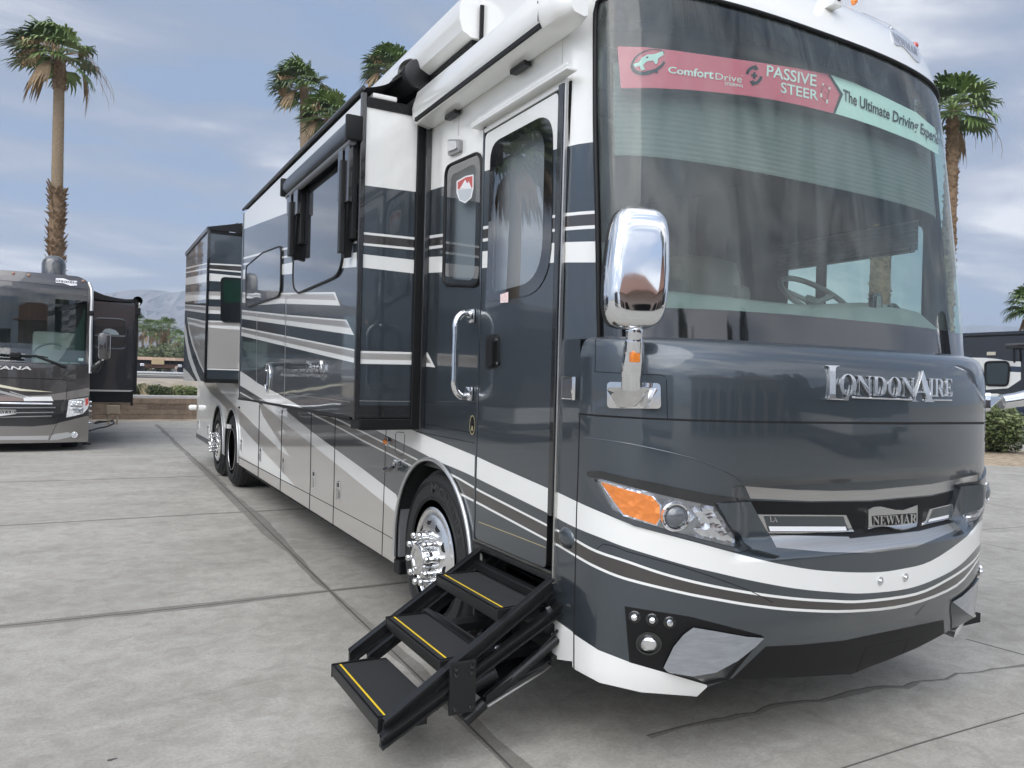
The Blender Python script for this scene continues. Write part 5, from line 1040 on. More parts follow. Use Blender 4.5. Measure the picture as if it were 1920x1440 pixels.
    g = MB(); A = onX(1040, 1236, .02); B = onZ(912, 1318, .262); Cc = B+np.array((.02, .50, .0)); Dd = A+np.array((.0, .60, .0)); g.add([A, B, Cc, Dd], [(0, 1, 2, 3)], blkg); g.add([A+np.array((0, 0, .06)), B+np.array((0, 0, .03)), B, A], [(0, 1, 2, 3)], blkm); g.tube([A+np.array((-.01, -.02, .0)), A*.8+B*.2+np.array((0, -.015, -.012)), B+np.array((0, -.01, -.01))], .006, brush, 8); g.tube([A+np.array((.01, -.03, .03)), A*.75+B*.25+np.array((0, -.02, .02)), A*.45+B*.55+np.array((0, .01, .015))], .006, blkm, 8); g.box((-.03, 2.90, .345), (.03, 2.97, .385), blkm); g.build('stone_guard', step)
    for sx, sz in ((-.05, .60), (-.30, .46)):
        n = MB(); n.lathe([(.014, 0), (.014, .008), (.0001, .010)], (sx, y0-.05, sz), (0, -1, 0), chrome, 12); n.build('pivot_bolt', step)
    for y in (2.985, 3.70):
        n = MB(); n.lathe([(.022, 0), (.022, .006), (.0001, .006)], (.016, y, .655), (-1, 0, 0), brush, 20); n.build('well_button', step)
steps()
# ------------------------------------------------------------------ slide-outs, awnings, mirrors
SX = -.435
def slides():
    up = lambda l, w: [(x, y-w/2) for x, y in l]
    dn = lambda l, w: [(x, y+w/2) for x, y in l]
    # ---- long slide-out behind the front wheel
    Y0, Y1, Z0, Z1 = 4.54, 8.53, 1.36, 3.30
    it = []; A = lambda poly, m: it.append((YZ(poly, SX), m))
    A([(455.5, 430.5), (537, 399.5), (655, 350), (681, 341.5), (690, 336), (690, 100), (440, 100), (440, 436)], whitep)
    a1 = [(450, 486), (455, 484.8), (491.5, 474.9), (533, 466.8), (651, 438.7), (676, 432.8), (685, 430.5)]; a2 = [(450, 497), (455, 496), (465, 494), (535, 481.5), (650, 457.7), (676, 452.6), (685, 451)]
    A(strip(a1, a2), brown); A(vline(a1, 3.6), whitep); A(vline(a2, 3.6), whitep)
    A(strip([(448, 507), (463, 505), (528, 495.8), (543, 493), (646, 476.6), (675.7, 472), (685, 470.5)], [(448, 524), (463, 522.7), (528, 515), (543, 514), (645, 502.4), (675, 500), (685, 499)]), whitep)
    A([(448, 548), (527, 549), (628, 547.6), (637.7, 573), (527, 569), (486, 572), (448, 566)], whitep); A([(448, 551), (527, 552), (625, 550.6), (631, 563), (527, 560), (448, 558)], taupe)
    A([(448, 580.5), (452.6, 581), (535.7, 590), (649.5, 599.5), (664, 628.3), (535.7, 609.4), (448, 597)], whitep); A([(448, 583.5), (535.7, 593), (647.5, 602.3), (656.7, 615), (535.7, 601), (448, 590)], taupe)
    A([(448, 612.3), (453.3, 613.3), (535.3, 629.4), (670, 656.2), (676, 657.5), (676, 683), (669.5, 681.7), (534, 649), (448, 628.5)], whitep); A([(448, 615.5), (535.3, 632.4), (676, 660.5), (676, 673.8), (669.5, 672.5), (534, 642), (448, 621.5)], taupe)
    A([(446, 692), (449.4, 695), (465, 705), (483.8, 718.8), (520, 737.5), (555, 757.5), (566, 764), (566, 775), (530, 770), (498.8, 752.5), (446, 720)], whitep); A(vline([(446, 733.5), (477.5, 751), (490, 757)], 2.2), whitep)
    A(hline([(536.5, 556), (535, 640), (533, 745)], 1.6), brush); A(hline([(482, 590), (481, 640), (481, 718)], 1.1), brush); A(vline([(520, 737), (531, 738.4), (590, 745), (656, 753.5)], 1.4), brush)
    r = random.Random(3)
    mb = MB(); sheet([(Y0, Z0), (Y1, Z0), (Y1, Z1), (Y0, Z1)], it, navy, SX, mb=mb)
    # front face of the slide: same bands, square to the coach
    f = []; B = lambda poly, m: f.append(([tuple(onY(x, y, Y0)[[0, 2]]) for x, y in poly], m))
    B([(660, 344.5), (680, 347), (789.4, 361), (830, 366), (830, 100), (660, 100)], whitep)
    b1 = [(660, 435), (679, 437), (786.7, 448), (830, 452)]; b2 = [(660, 455.6), (679, 457.5), (789.4, 468), (830, 471.5)]; B(strip(b1, b2), brown); B(vline(b1, 4.4), whitep); B(vline(b2, 4.4), whitep)
    B([(660, 474.5), (676, 476), (787, 488.5), (830, 493), (830, 517), (787, 514), (676, 501), (660, 499)], whitep)
    B([(660, 657.2), (671, 657.8), (781, 660.5), (830, 662), (830, 686), (781, 683.9), (671, 682), (660, 682)], whitep); B([(660, 661.5), (830, 665.5), (830, 677), (660, 673.5)], taupe); B(vline([(660, 751.5), (780, 752.8), (830, 753)], 1.4), brush)
    painted(mb, [(SX, Z0), (.0, Z0), (.0, Z1), (SX, Z1)], f, navy, lambda u, v: (u, Y0, v), (0, -1, 0))
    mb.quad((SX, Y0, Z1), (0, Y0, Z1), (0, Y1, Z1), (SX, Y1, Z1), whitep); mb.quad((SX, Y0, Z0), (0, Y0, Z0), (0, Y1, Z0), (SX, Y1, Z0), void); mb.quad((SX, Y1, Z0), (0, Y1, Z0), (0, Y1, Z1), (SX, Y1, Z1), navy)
    s = mb.build('front_slide_out', RV)
    t = MB(); t.box((SX-.012, Y0-.012, Z0-.01), (SX+.022, Y0+.014, Z1+.02), blkg, .004); t.box((-.085, Y0-.022, Z0-.05), (-.0, Y0-.002, Z1+.10), blk, .008); t.box((-.04, Y0-.05, Z0-.06), (0, Y0-.0, Z1+.22), blkg, .008); t.box((SX+.0, Y0-.008, Z1-.06), (-.0, Y0-.001, Z1+.0), blk); t.box((SX, Y0-.006, Z0), (0, Y0-.001, Z0+.075), blkg)
    t.box((SX-.004, Y0+.1, Z0-.018), (SX+.03, Y1, Z0+.004), blk); t.box((SX+.02, Y0-.02, Z0-.075), (-.02, Y0+.16, Z0-.005), blk, .01); t.box((SX-.006, Y1-.03, Z0), (SX+.01, Y1+.004, Z1), navy); t.build('edge_trim', s)
    # windows of the slide
    fg = MATS['window_black_border']; dk = mat('tinted_side_glass', (.010, .012, .015), .03, 0, 1.0, wave=.0015, bscale=2.0)
    for o, rr, lab in (([(556, 330), (647, 276), (645, 470), (643, 497), (634, 518), (561, 550), (551, 538)], [.06, .06, .06, .1, .12, .05, .12], None), ([(463, 500), (494, 474.5), (527, 462), (529, 470), (528, 545), (524, 556), (463, 577)], [.1, .01, .08, .05, .05, .06, .1], None)):
        P = rrect(YZ(o, SX), rr, 6); w = MB(); painted(w, P, [], dk, lambda u, v: (SX-.010, u, v), (-1, 0, 0)); w.tube([(SX-.008, a, b) for a, b in P]+[(SX-.008, *P[0])], .009, blk, 6, caps=False); w.build('side_window', s)
    c = [onX(x, y, SX) for x, y in ((503, 708),)][0]; l = MB(); e = [(c[1]+.11*math.cos(a), c[2]+.125*math.sin(a)) for a in np.linspace(0, 6.2832, 20, endpoint=False)]; l.prism([(SX, a, b) for a, b in e], (-.006, 0, 0), (0, 0, 0), navy); l.tube([(SX-.006, a, b) for a, b in e]+[(SX-.006, *e[0])], .006, chrome, 6, caps=False); l.box((SX-.03, c[1]-.03, c[2]-.07), (SX, c[1]+.03, c[2]+.07), chrome, .01); l.build('service_latch', s)
    def sh(px, py): return onX(px, py, SX), (-1.0, 0, 0)
    l = MB(); T = lambda q, a, b, c_, d, se=True: text_on(l, q, (a, b, c_, d), sh, chrome, se, .008, -.008, .001)
    T('L', (575, 698.3), (590, 698.6), (575, 676.5), (590, 677)); T('ONDON', (578.5, 696.6), (601, 698), (578.5, 683), (601, 684.2)); T('A', (596, 699.5), (607, 700), (598, 676), (606, 676.4)); T('IRE', (605, 697.6), (612.5, 698), (605, 683), (612.5, 683.5)); l.tube([tuple(sh(x, y)[0]+np.array((-.006, 0, 0))) for x, y in ((588, 698.6), (611, 699.2))], .004, chrome, 6)
    for i, (x, y) in enumerate(((549, 696.5), (553, 695), (557, 694.5), (566, 694.5), (570, 694.5))): p = sh(x, y)[0]; l.box((SX-.003, p[1]-.035, p[2]-.008), (SX-.001, p[1]+.035, p[2]+.008), chrome)
    for j in range(3): p = sh(606, 704+3.4*j)[0]; l.box((SX-.003, p[1]-.04, p[2]-.008), (SX-.001, p[1]+.04, p[2]+.008), brush)
    l.build('side_lettering', s)
    # window awning: roll case and two folding arms
    aw = MB(); p0 = onX(653, 226, -.53); p1 = onX(531, 328, -.53); zc = (p0[2]+p1[2])/2-.065
    ya, yb = p0[1], p1[1]+.02
    cs = [(-.443, .055), (-.48, .068), (-.515, .055), (-.535, .02), (-.535, -.02), (-.52, -.05), (-.48, -.062), (-.443, -.045)]; n = len(cs); dkgrey = mat('awning_case_dark', (.024, .028, .034), .35, .3, .5)
    V = [(x, ya, zc+z) for x, z in cs]+[(x, yb, zc+z) for x, z in cs]; aw.add(V, [(i, (i+1) % n, (i+1) % n+n, i+n) for i in range(n)]+[tuple(range(n)), tuple(range(n, 2*n))], dkgrey); aw.box((-.545, ya-.015, zc-.075), (-.44, ya+.02, zc+.075), blk, .012); aw.box((-.545, yb-.02, zc-.072), (-.44, yb+.02, zc+.072), blk, .012)
    aw.tube([(-.49, ya+.02, zc-.075), (-.49, yb-.02, zc-.075)], .022, mat('awning_fabric_grey', (.15, .155, .165), .8), 12); A_ = aw.build('window_awning', RV, smooth=35)
    for (xt, yt, xb, yb_, w) in ((644.5, 262, 643, 480, .11), (548.5, 345, 547.5, 485, .17)):
        t_ = onX(xt, yt, -.50); b_ = onX(xb, yb_, -.50); y = (t_[1]+b_[1])/2; zt = zc-.06; zb = b_[2]; m = MB()
        m.box((-.475, y-w, zb+.10), (-.445, y+w, zt), blk, .004); m.box((-.505, y-w*.98, zb+.32), (-.475, y-w*.25, zt), blkg, .004); m.box((-.51, y+w*.15, zb+.36), (-.475, y+w*.95, zt), blkg, .004)
        m.add([(-.445, y-w*.7, zb+.32), (-.445, y+w*.7, zb+.32), (-.445, y+w*.16, zb), (-.445, y-w*.16, zb), (-.49, y-w*.7, zb+.32), (-.49, y+w*.7, zb+.32), (-.49, y+w*.16, zb-.01), (-.49, y-w*.16, zb-.01)], [(0, 1, 2, 3), (4, 7, 6, 5), (0, 4, 5, 1), (1, 5, 6, 2), (2, 6, 7, 3), (3, 7, 4, 0)], blk); m.box((-.525, y-w*.2, zb+.02), (-.49, y+w*.2, zt-.1), blkm, .005); m.build('awning_arm', A_)
    p = onX(555, 342, -.46); MB().box((-.50, p[1]-.08, p[2]-.02), (-.44, p[1]+.08, p[2]+.03), whitep, .008).build('awning_bracket', A_)
    # slide topper: fabric from the wall roller to the outer edge
    tp = MB(); fab = mat('black_awning_fabric', (.012, .012, .013), .9); 
    tp.lathe([(.075, 0), (.075, .03), (.068, .03), (.068, Y1-Y0+.10), (.075, Y1-Y0+.10), (.075, Y1-Y0+.13)], (-.13, Y0-.06, 3.475), (0, 1, 0), fab, 24); V = []; F = []
    for i in range(13):
        f_ = i/12
        for j in range(9):
            g_ = j/8; V.append((-.13+(SX+.13)*f_-.0, Y0-.02+(Y1-Y0+.04)*g_, 3.53+(3.345-3.53)*f_-.035*math.sin(f_*math.pi)*(1+.3*math.sin(g_*9)) ))
    for i in range(12):
        for j in range(8): F.append((i*9+j, i*9+j+1, i*9+j+10, i*9+j+9))
    tp.add(V, F, fab); tp.tube([(SX-.005, Y0-.02, 3.345), (SX-.005, Y1+.02, 3.345)], .014, dkgrey, 8)
    t_ = tp.build('slide_topper', RV, smooth=50)
    e = MB(); e.lathe([(.088, 0), (.088, .02), (.07, .03), (.0001, .03)], (-.12, Y0-.075, 3.47), (0, -1, 0), blkm, 32); e.box((-.12, Y0-.10, 3.37), (-.0, Y0-.055, 3.57), blkm, .01); e.build('roller_end_cap', t_, smooth=40)
    e = MB(); e.lathe([(.12, 0), (.12, .10)], (-.11, Y0-.02, 3.47), (0, 1, 0), whitep, 32); e.v = [(x, y, max(z, 3.47)) for x, y, z in e.v]; e.build('roller_hood', t_, smooth=40)
    e = MB(); e.box((SX+.06, Y0-.004, 3.305), (-.22, Y0+.12, 3.335), whitep, .008); e.build('topper_clip', t_)
    # ---- rear slide-out
    S3 = SX; Y0, Y1, Z0, Z1 = 11.217, 13.86, 1.50, 3.545; it = []; A = lambda poly, m: it.append((YZ(poly, S3), m))
    c1 = [(346, 503.7), (349, 503), (388, 494), (392, 493)]; c2 = [(346, 511.7), (349, 511), (388, 503.5), (392, 502.5)]; A(strip(c1, c2), brown); A(vline(c1, 2.8), whitep); A(vline(c2, 2.8), whitep)
    A([(346, 521.5), (388, 513), (392, 512), (392, 528), (388, 528.5), (346, 535)], whitep); A([(346, 548), (392, 545.5), (392, 554), (346, 552)], taupe); A([(346, 552), (392, 554), (392, 560.5), (346, 566)], whitep)
    A([(346, 570.5), (388, 573.5), (392, 574), (392, 588), (388, 587.8), (346, 581.8)], whitep); A([(346, 573), (392, 577), (392, 583.5), (346, 578)], taupe)
    A([(351, 594.5), (385, 602), (392, 603.5), (392, 617), (384.5, 615.7), (353, 607.7), (353.9, 608.4), (357.5, 625), (363.3, 647), (376.5, 682), (388, 704), (392, 712), (392, 716), (386, 706), (373.5, 682), (360.5, 647), (354.5, 625)], whitep); A([(352, 597.5), (392, 606.8), (392, 611.5), (352.7, 603)], taupe); A([(353.9, 608.4), (384.5, 615.7), (392, 617), (392, 712), (388, 704), (376.5, 682), (363.3, 647), (357.5, 625)], taupe)
    A([(346.5, 605), (349.5, 620), (352.5, 640), (360, 672), (369, 697), (380, 722), (376, 725), (362, 697), (353, 672), (347.5, 640), (345, 622)], whitep); A([(344, 690), (352, 697), (364, 712), (368, 725), (340, 725)], whitep)
    mb = MB(); sheet([(Y0, Z0), (Y1, Z0-.02), (Y1, Z1), (Y0, Z1)], it, navy, S3, mb=mb); f = []; B = lambda poly, m: f.append(([tuple(onY(x, y, Y0)[[0, 2]]) for x, y in poly], m))
    d1 = [(380, 493.5), (389, 494.5), (454, 498), (480, 499)]; d2 = [(380, 503.5), (389, 504.5), (454, 510), (480, 512)]; B(strip(d1, d2), brown); B(vline(d1, 2.6), whitep); B(vline(d2, 2.6), whitep)
    B([(380, 511.5), (389, 512), (454, 518), (480, 520), (480, 531), (454, 530), (380, 526)], whitep); B([(380, 546), (480, 549), (480, 556), (380, 554)], taupe); B([(380, 554), (480, 556), (480, 563), (380, 560.5)], whitep)
    B([(380, 574), (480, 578), (480, 585), (380, 581)], taupe); B([(380, 581), (480, 585), (480, 591), (380, 587.5)], whitep)
    B([(380, 600.5), (480, 604), (480, 621), (380, 613.5)], whitep); B([(380, 603), (480, 606.5), (480, 613), (380, 609)], taupe); B([(380, 614.3), (480, 620), (480, 692), (380, 690)], taupe); B([(380, 690.5), (480, 693), (480, 695.5), (380, 692.8)], whitep)
    painted(mb, [(S3, Z0), (0, Z0), (0, Z1), (S3, Z1)], f, navy, lambda u, v: (u, Y0, v), (0, -1, 0)); mb.quad((S3, Y0, Z1), (0, Y0, Z1), (0, Y1, Z1), (S3, Y1, Z1), whitep); mb.quad((S3, Y0, Z0), (0, Y0, Z0), (0, Y1, Z0), (S3, Y1, Z0), void); mb.quad((S3, Y1, Z0), (0, Y1, Z0), (0, Y1, Z1), (S3, Y1, Z1), navy)
    s = mb.build('rear_slide_out', RV); P = rrect([tuple(onY(x, y, Y0)[[0, 2]]) for x, y in ((413, 519), (470, 523), (470, 606), (413, 604))], .07, 6); w = MB(); w.prism([(a, Y0, b) for a, b in P], (0, -.02, 0), (0, 0, 0), blkg); P = rrect([tuple(onY(x, y, Y0)[[0, 2]]) for x, y in ((418, 524), (470, 528), (470, 568), (418, 567))], .05, 6); w.prism([(a, Y0-.02, b) for a, b in P], (0, -.003, 0), (0, 0, 0), mat('green_dark_glass', (.006, .03, .018), .05, 0, 1)); w.build('slide_window', s)
    t = MB(); t.box((S3-.012, Y0-.012, Z0-.01), (S3+.022, Y0+.014, Z1+.02), blkg, .004); t.box((S3-.003, Y0-.006, Z0-.02), (0, Y0-.001, Z0+.035), blk); t.box((S3-.02, Y0, Z1), (S3+.03, Y1, Z1+.06), dkgrey, .01); t.box((S3, Y0-.008, Z1-.03), (0, Y0, Z1+.01), blk); t.build('edge_trim', s)
    tp = MB(); V = []; F = []
    for i in range(9):
        f_ = i/8
        for j in range(5): V.append((-.05+(S3+.05)*f_, Y0-.02+(Y1-Y0+.04)*j/4, 3.70+(3.60-3.70)*f_-.02*math.sin(f_*math.pi)))
    for i in range(8):
        for j in range(4): F.append((i*5+j, i*5+j+1, i*5+j+6, i*5+j+5))
    tp.add(V, F, fab); tp.add([(0, Y0-.02, 3.70), (0, Y0-.02, 3.56), (S3, Y0-.02, 3.56), (S3, Y0-.02, 3.60)], [(0, 1, 2, 3)], fab); tp.build('rear_slide_topper', RV, smooth=50)
slides()
def awnings():
    # long roof awning case
    prof = [(.03, -.12), (-.06, -.125), (-.115, -.10), (-.135, -.04), (-.135, .04), (-.115, .085), (-.05, .10), (.03, .10)]; ya, yb, zc = 3.83, 9.6, 3.60; n = len(prof); mb = MB()
    V = [(x, ya, zc+z) for x, z in prof]+[(x, yb, zc+z) for x, z in prof]; mb.add(V, [(i, (i+1) % n, (i+1) % n+n, i+n) for i in range(n)]+[tuple(range(n)), tuple(range(n, 2*n))], whitep); mb.build('roof_awning', RV, smooth=30)
    mb = MB(); mb.box((-.05, ya+.02, zc-.155), (.0, yb, zc-.128), blk); mb.box((-.030, ya-.03, zc-.205), (.0, yb, zc-.168), whitep, .008); mb.box((-.014, ya-.02, zc-.26), (.0, 4.45, zc-.206), whitep, .006); mb.box((-.02, ya-.025, zc-.2), (0, ya-.012, 3.655), blk); mb.build('awning_rail', RV)
    # shorter case over the entry door
    pr = [(.0, .16), (-.07, .165), (-.135, .12), (-.155, .045), (-.150, -.02), (-.125, -.055), (-.03, -.075), (.0, -.06)]; n = len(pr); y0, y1 = 2.80, 4.52
    mb = MB(); V = []; yy = [y0-.01, y0+.05, y0+.16, y1-.10, y1-.03, y1]; ss = [.55, .92, 1, 1, .9, .55]; zc = 3.225
    for y, s in zip(yy, ss): V += [(x*s, y, zc+z*s) for x, z in pr]
    k = len(yy); mb.add(V, [(i*n+j, i*n+(j+1) % n, (i+1)*n+(j+1) % n, (i+1)*n+j) for i in range(k-1) for j in range(n)]+[tuple(range(n)), tuple(range((k-1)*n, k*n))], whitep)
    o = mb.build('door_awning', RV, smooth=40); mb = MB(); mb.box((-.142, y0+.16, zc-.052), (-.118, y1-.08, zc-.030), blk); mb.build('awning_slot', o); mb = MB(); mb.quad((-.1545, y0+.155, zc+.06), (-.1545, y0+.162, zc+.06), (-.150, y0+.162, zc-.03), (-.150, y0+.155, zc-.03), seamm); mb.build('cap_joint', o)
    
    for ya in (3.25, 4.05): mb = MB(); mb.box((-.05, ya, zc-.095), (-.01, ya+.15, zc-.07), blkm, .006); mb.build('awning_foot', o)
    mb = MB()
    for y in (4.10,): mb.box((-.002, y-.004, 3.02), (.0, y+.004, 3.64), mat('pale_joint', (.55, .55, .53), .6))
    mb.build('wall_joint', RV)
awnings()
def mirror(side):
    """chrome mirror: head on a vertical stalk from a bracket on the nose; side -1 near, +1 far"""
    h = FB.hit(1192, 741); a, z = h; a = a if side < 0 else math.pi-a; p = FB.pt(a, z); n = np.array(FB.nor(a, z)); fx = lambda q: q if side < 0 else (2*HW-q[0], q[1], q[2])
    dpt = None
    pp = FB.hitpn(1192, 741)[0]; dep = float((pp-CC) @ CF)-.10
    A3 = lambda x, y, d=0: fx(tuple(at(x, y, dep+d)))
    ex = CR; ey = CU; ez = -CF
    mb = MB()
    # bracket
    br = MB(); q = rrect([(1145, 716), (1238, 719), (1239, 766), (1145, 765)], 8); Q = [FB.hitpn(x, y) for x, y in q]; Bp = [fx(tuple(P_+N_*.004)) for P_, N_ in Q]; Bq = [fx(tuple(P_+N_*.028)) for P_, N_ in Q]; k = len(Bp); br.add(Bp+Bq, [(i, (i+1) % k, (i+1) % k+k, i+k) for i in range(k)]+[tuple(range(k, 2*k))], chrome)
    q = rrect([(1158, 727), (1220, 728), (1222, 763), (1214, 766), (1185, 763), (1160, 766)], 5); Q = [FB.hitpn(x, y) for x, y in q]; Bp = [fx(tuple(P_+N_*.02)) for P_, N_ in Q]; Bq = [fx(tuple(P_+N_*.095)) for P_, N_ in Q]; br.add(Bp+Bq, [(i, (i+1) % k, (i+1) % k+k, i+k) for i in range(k)]+[tuple(range(k, 2*k))], chrome)
    root = br.build('side_mirror', RV, smooth=35, label='far side mirror of the coach, only its arm in view' if side > 0 else None)
    if side < 0: pts = [A3(1184, 728, -.0), A3(1184, 700, -.015), A3(1187, 668, -.03), A3(1189, 640, -.04), A3(1190, 612, -.05)]
    else:
        b0 = np.array(fx(tuple(pp)))+np.array((.10, -.06, .0)); pts = [tuple(b0), tuple(b0+np.array((.10, -.05, .02))), tuple(b0+np.array((.22, -.10, .055))), tuple(b0+np.array((.36, -.14, .10))), tuple(b0+np.array((.55, -.18, .17)))]
    m = MB(); m.tube(smo(pts, 4), [.040]*4+[.042]*4+[.040]*4+[.034]*4+[.030], chrome, 20); st = m.build('stalk', root, smooth=60)
    if side < 0:
        m = MB(); m.tube([A3(1188, 660, -.055), A3(1189, 640, -.06)], .036, chrome, 20); m.box((-.016, -.012, -.022), (.016, .012, .022), amber, .006, org=A3(1189, 669, -.078)); m.build('stalk_collar', root, smooth=40)
        m = MB(); m.box((-.014, -.02, -.020), (.014, .012, .020), amber, .005, org=A3(1189.5, 669.5, -.068)); m.build('turn_light', root)
    if side < 0: C0 = np.array(A3(1193, 503, -.06))
    else: C0 = np.array(pts[-1])+np.array((.0, -.03, .25))
    # head: superelliptic chrome shell, convex towards the viewer of the nose
    hd = MB(); V = []; F = []; hh, wd, dp = .235, .127, .065; K, Lr = 40, 18; fwd = np.array((-.28, -1.0, .0)); fwd /= np.linalg.norm(fwd); rt = np.cross(fwd, (0, 0, 1)); rt /= np.linalg.norm(rt); 
    if side > 0: fwd = fwd*np.array((-1, 1, 1)); rt = rt*np.array((-1, 1, 1))
    rt = rt if rt[0] > 0 else -rt; upv = np.array((.045, 0, 1.0)) if side < 0 else np.array((-.045, 0, 1.0))
    for i in range(Lr+1):
        f = i/Lr; ph = f*math.pi/2
        for j in range(K):
            t = 2*math.pi*j/K; c, s = math.cos(t), math.sin(t); e = 2/4.2; X = wd*math.copysign(abs(c)**e, c)*(math.cos(ph)**.24 if f < 1 else 0); Zq = hh*math.copysign(abs(s)**e, s)*(math.cos(ph)**.24 if f < 1 else 0)
            X *= 1-.10*max(0, Zq/hh); V.append(C0+rt*X+upv*Zq+fwd*dp*(math.sin(ph)))
    for i in range(Lr):
        for j in range(K): F.append((i*K+j, i*K+(j+1) % K, (i+1)*K+(j+1) % K, (i+1)*K+j))
    hd.add(V, F, chrome); ring = [V[j] for j in range(K)]; hd.add([p_-fwd*.035 for p_ in ring]+ring, [(j, (j+1) % K, (j+1) % K+K, j+K) for j in range(K)]+[tuple(range(K))[::-1]], blkm); hd.build('mirror_head', root, smooth=60)
mirror(-1); mirror(1)
def cab():
    beige = mat('cream_leather', (.45, .41, .37), .55, bump=.1, bscale=80); dash = mat('grey_dashboard', (.20, .215, .215), .6, var=.08, vscale=8); dark = mat('dark_cabinet', (.085, .09, .088), .5); hl = mat('headliner', (.32, .33, .32), .9)
    mb = MB(); mb.box((.06, 3.0, 1.05), (2.5, 7.2, 1.12), dark); mb.quad((.08, 7.2, 1.1), (2.5, 7.2, 1.1), (2.5, 7.2, 3.5), (.08, 7.2, 3.5), dark); mb.quad((.10, 2.99, 3.16), (2.46, 2.99, 3.16), (2.5, 7.2, 3.16), (.06, 7.2, 3.16), hl); mb.quad((.05, 4.4, 1.1), (.05, 7.2, 1.1), (.05, 7.2, 3.5), (.05, 4.4, 3.5), dark)
    mb.box((.07, 4.40, 1.1), (.55, 5.3, 3.15), dark); mb.box((2.30, 4.85, 1.1), (2.5, 5.6, 3.15), dark); mb.box((.15, 2.92, 2.95), (2.41, 3.25, 3.16), dark, .03); mb.build('cab_interior', RV)
    # dashboard following the glass
    d = MB(); V = []; F = []; rows = [(.06, 1.70), (.10, 1.90), (.26, 2.01), (.42, 2.045), (.55, 2.02), (.60, 1.2)]; A = np.linspace(.22, math.pi-.22, 30)
    for a in A:
        p = FW.pt(a, 1.80); q = max(0, min(1, (p[0]-1.35)/.7)); hump = .05*sm(q)*sm((2.45-p[0])/.25)
        for dy, z in rows: V.append((HW+(p[0]-HW)*(1-.12*dy), p[1]+dy*(1-.25*abs(math.cos(a))), z+(hump*min(1, dy/.3) if z > 1.5 else 0)))
    k = len(rows)
    for i in range(len(A)-1):
        for j in range(k-1): F.append((i*k+j, (i+1)*k+j, (i+1)*k+j+1, i*k+j+1))
    d.add(V, F, dash); D = d.build('dashboard', RV, smooth=50)
    s = MB(); s.tube([tuple(FW.pt(a, 1.90)+np.array((0, .10, .02))) for a in np.linspace(.35, math.pi-.35, 24)], .016, mat('pale_dash_piping', (.34, .35, .33), .5), 8); s.build('dash_trim', D, smooth=60)
    for (x, z, r) in ((2.02, 1.985, .055),): s = MB(); s.lathe([(r, 0), (r, .02), (r*.7, .022), (r*.68, .008), (.0001, .008)], (x, 2.72, 2.03), (0, -1, .25), blkg, 24); s.build('dash_vent', D)
    s = MB(); e = rrect([(-.04, -.09), (.04, -.09), (.04, .09), (-.04, .09)], .035, 5); s.prism([(1.84+a, 2.70, 2.04+b) for a, b in e], (0, -.015, 0), (0, .01, 0), blkg); s.prism([(1.84-.012, 2.68, 2.11), (1.84+.012, 2.68, 2.11), (1.84+.026, 2.68, 1.97), (1.84-.026, 2.68, 1.97)], (0, -.004, 0), (0, 0, 0), dash); s.build('dash_gauge', D)
    # seats
    def seat(cx, cy, nm, up=0.0):
        t = None; m = MB(); m.box((-.30, -.12, .0), (.30, .12, .78), beige, .09, org=(cx, cy, 1.55)); m.box((-.33, -.17, .02), (-.20, .10, .66), beige, .06, org=(cx, cy, 1.55)); m.box((.20, -.17, .02), (.33, .10, .66), beige, .06, org=(cx, cy, 1.55)); m.box((-.27, -.13, .52), (.27, .14, .84), beige, .10, org=(cx, cy, 1.55)); m.box((-.30, -.6, 1.45), (.30, .05, 1.62), beige, .06, org=(cx, cy, 0)); m.v = [(x, y, z+up) for x, y, z in m.v]; o = m.build('cab_seat', RV, smooth=60)
        for sx in (-.36, .36): q = MB(); q.box((-.045, -.42, .0), (.045, .0, .09), beige, .035, org=(cx+sx, cy, 1.74)); q.build('armrest', o, smooth=60)
        return o
    seat(.58, 3.55, 'p'); seat(1.80, 4.02, 'd', .10)
    c = Vector((1.86, 3.10, 2.13)); ax = Vector((0, -.62, .79)).normalized(); a = Vector((1, 0, 0)); b = ax.cross(a); m = MB()
    m.tube([c+(a*math.cos(t)+b*math.sin(t))*.225 for t in np.linspace(0, 6.2832, 41)], .017, mat('steering_wheel_leather', (.13, .135, .13), .5), 10, caps=False)
    for t in (.3, 2.84, 4.71): m.tube([c-ax*.03, c+(a*math.cos(t)+b*math.sin(t))*.22], .016, dash, 8)
    m.lathe([(.06, -.02), (.055, .01), (.0001, .015)], c-ax*.03, -ax, dash, 20); m.build('steering_wheel', RV, smooth=60)
    # pleated day shade behind the upper half of the glass, and the side blind
    sh = glass('sheer_shade_mesh', (.56, .60, .58), 1.0, 1.0); m = MB(); V = []; F = []; zs = [3.02-.012*i for i in range(36)]; A = np.linspace(.30, math.pi-.30, 30)
    shade = mat('pleated_shade', (.19, .19, .19), .9)
    for a in A:
        p = FW.pt(a, 2.8); lo = 0
        for i, z in enumerate(zs): q = FW.pt(a, z); V.append((HW+(q[0]-HW)*.97, q[1]+.075+(.002 if i % 2 else 0), z))
    k = len(zs)
    for i in range(len(A)-1):
        for j in range(k-1): F.append((i*k+j, (i+1)*k+j, (i+1)*k+j+1, i*k+j+1))
    m.add(V, F, shade); m.build('windshield_shade', RV)
    m = MB()
    for i in range(14): z = 2.64-.013*i; m.quad((2.5-.006*(i % 2), 2.9, z), (2.5-.006*(i % 2), 3.97, z), (2.5-.006*((i+1) % 2), 3.97, z-.013), (2.5-.006*((i+1) % 2), 2.9, z-.013), shade)
    m.build('driver_window_shade', RV); 
    mm = MB(); mm.box((2.46, 2.92, 2.445), (2.5, 3.97, 2.465), dark); mm.build('shade_rail', RV)
    le = mat('ceiling_lamp_glow', (1, .85, .6), .5, emit=((1, .75, .42), 6.0))
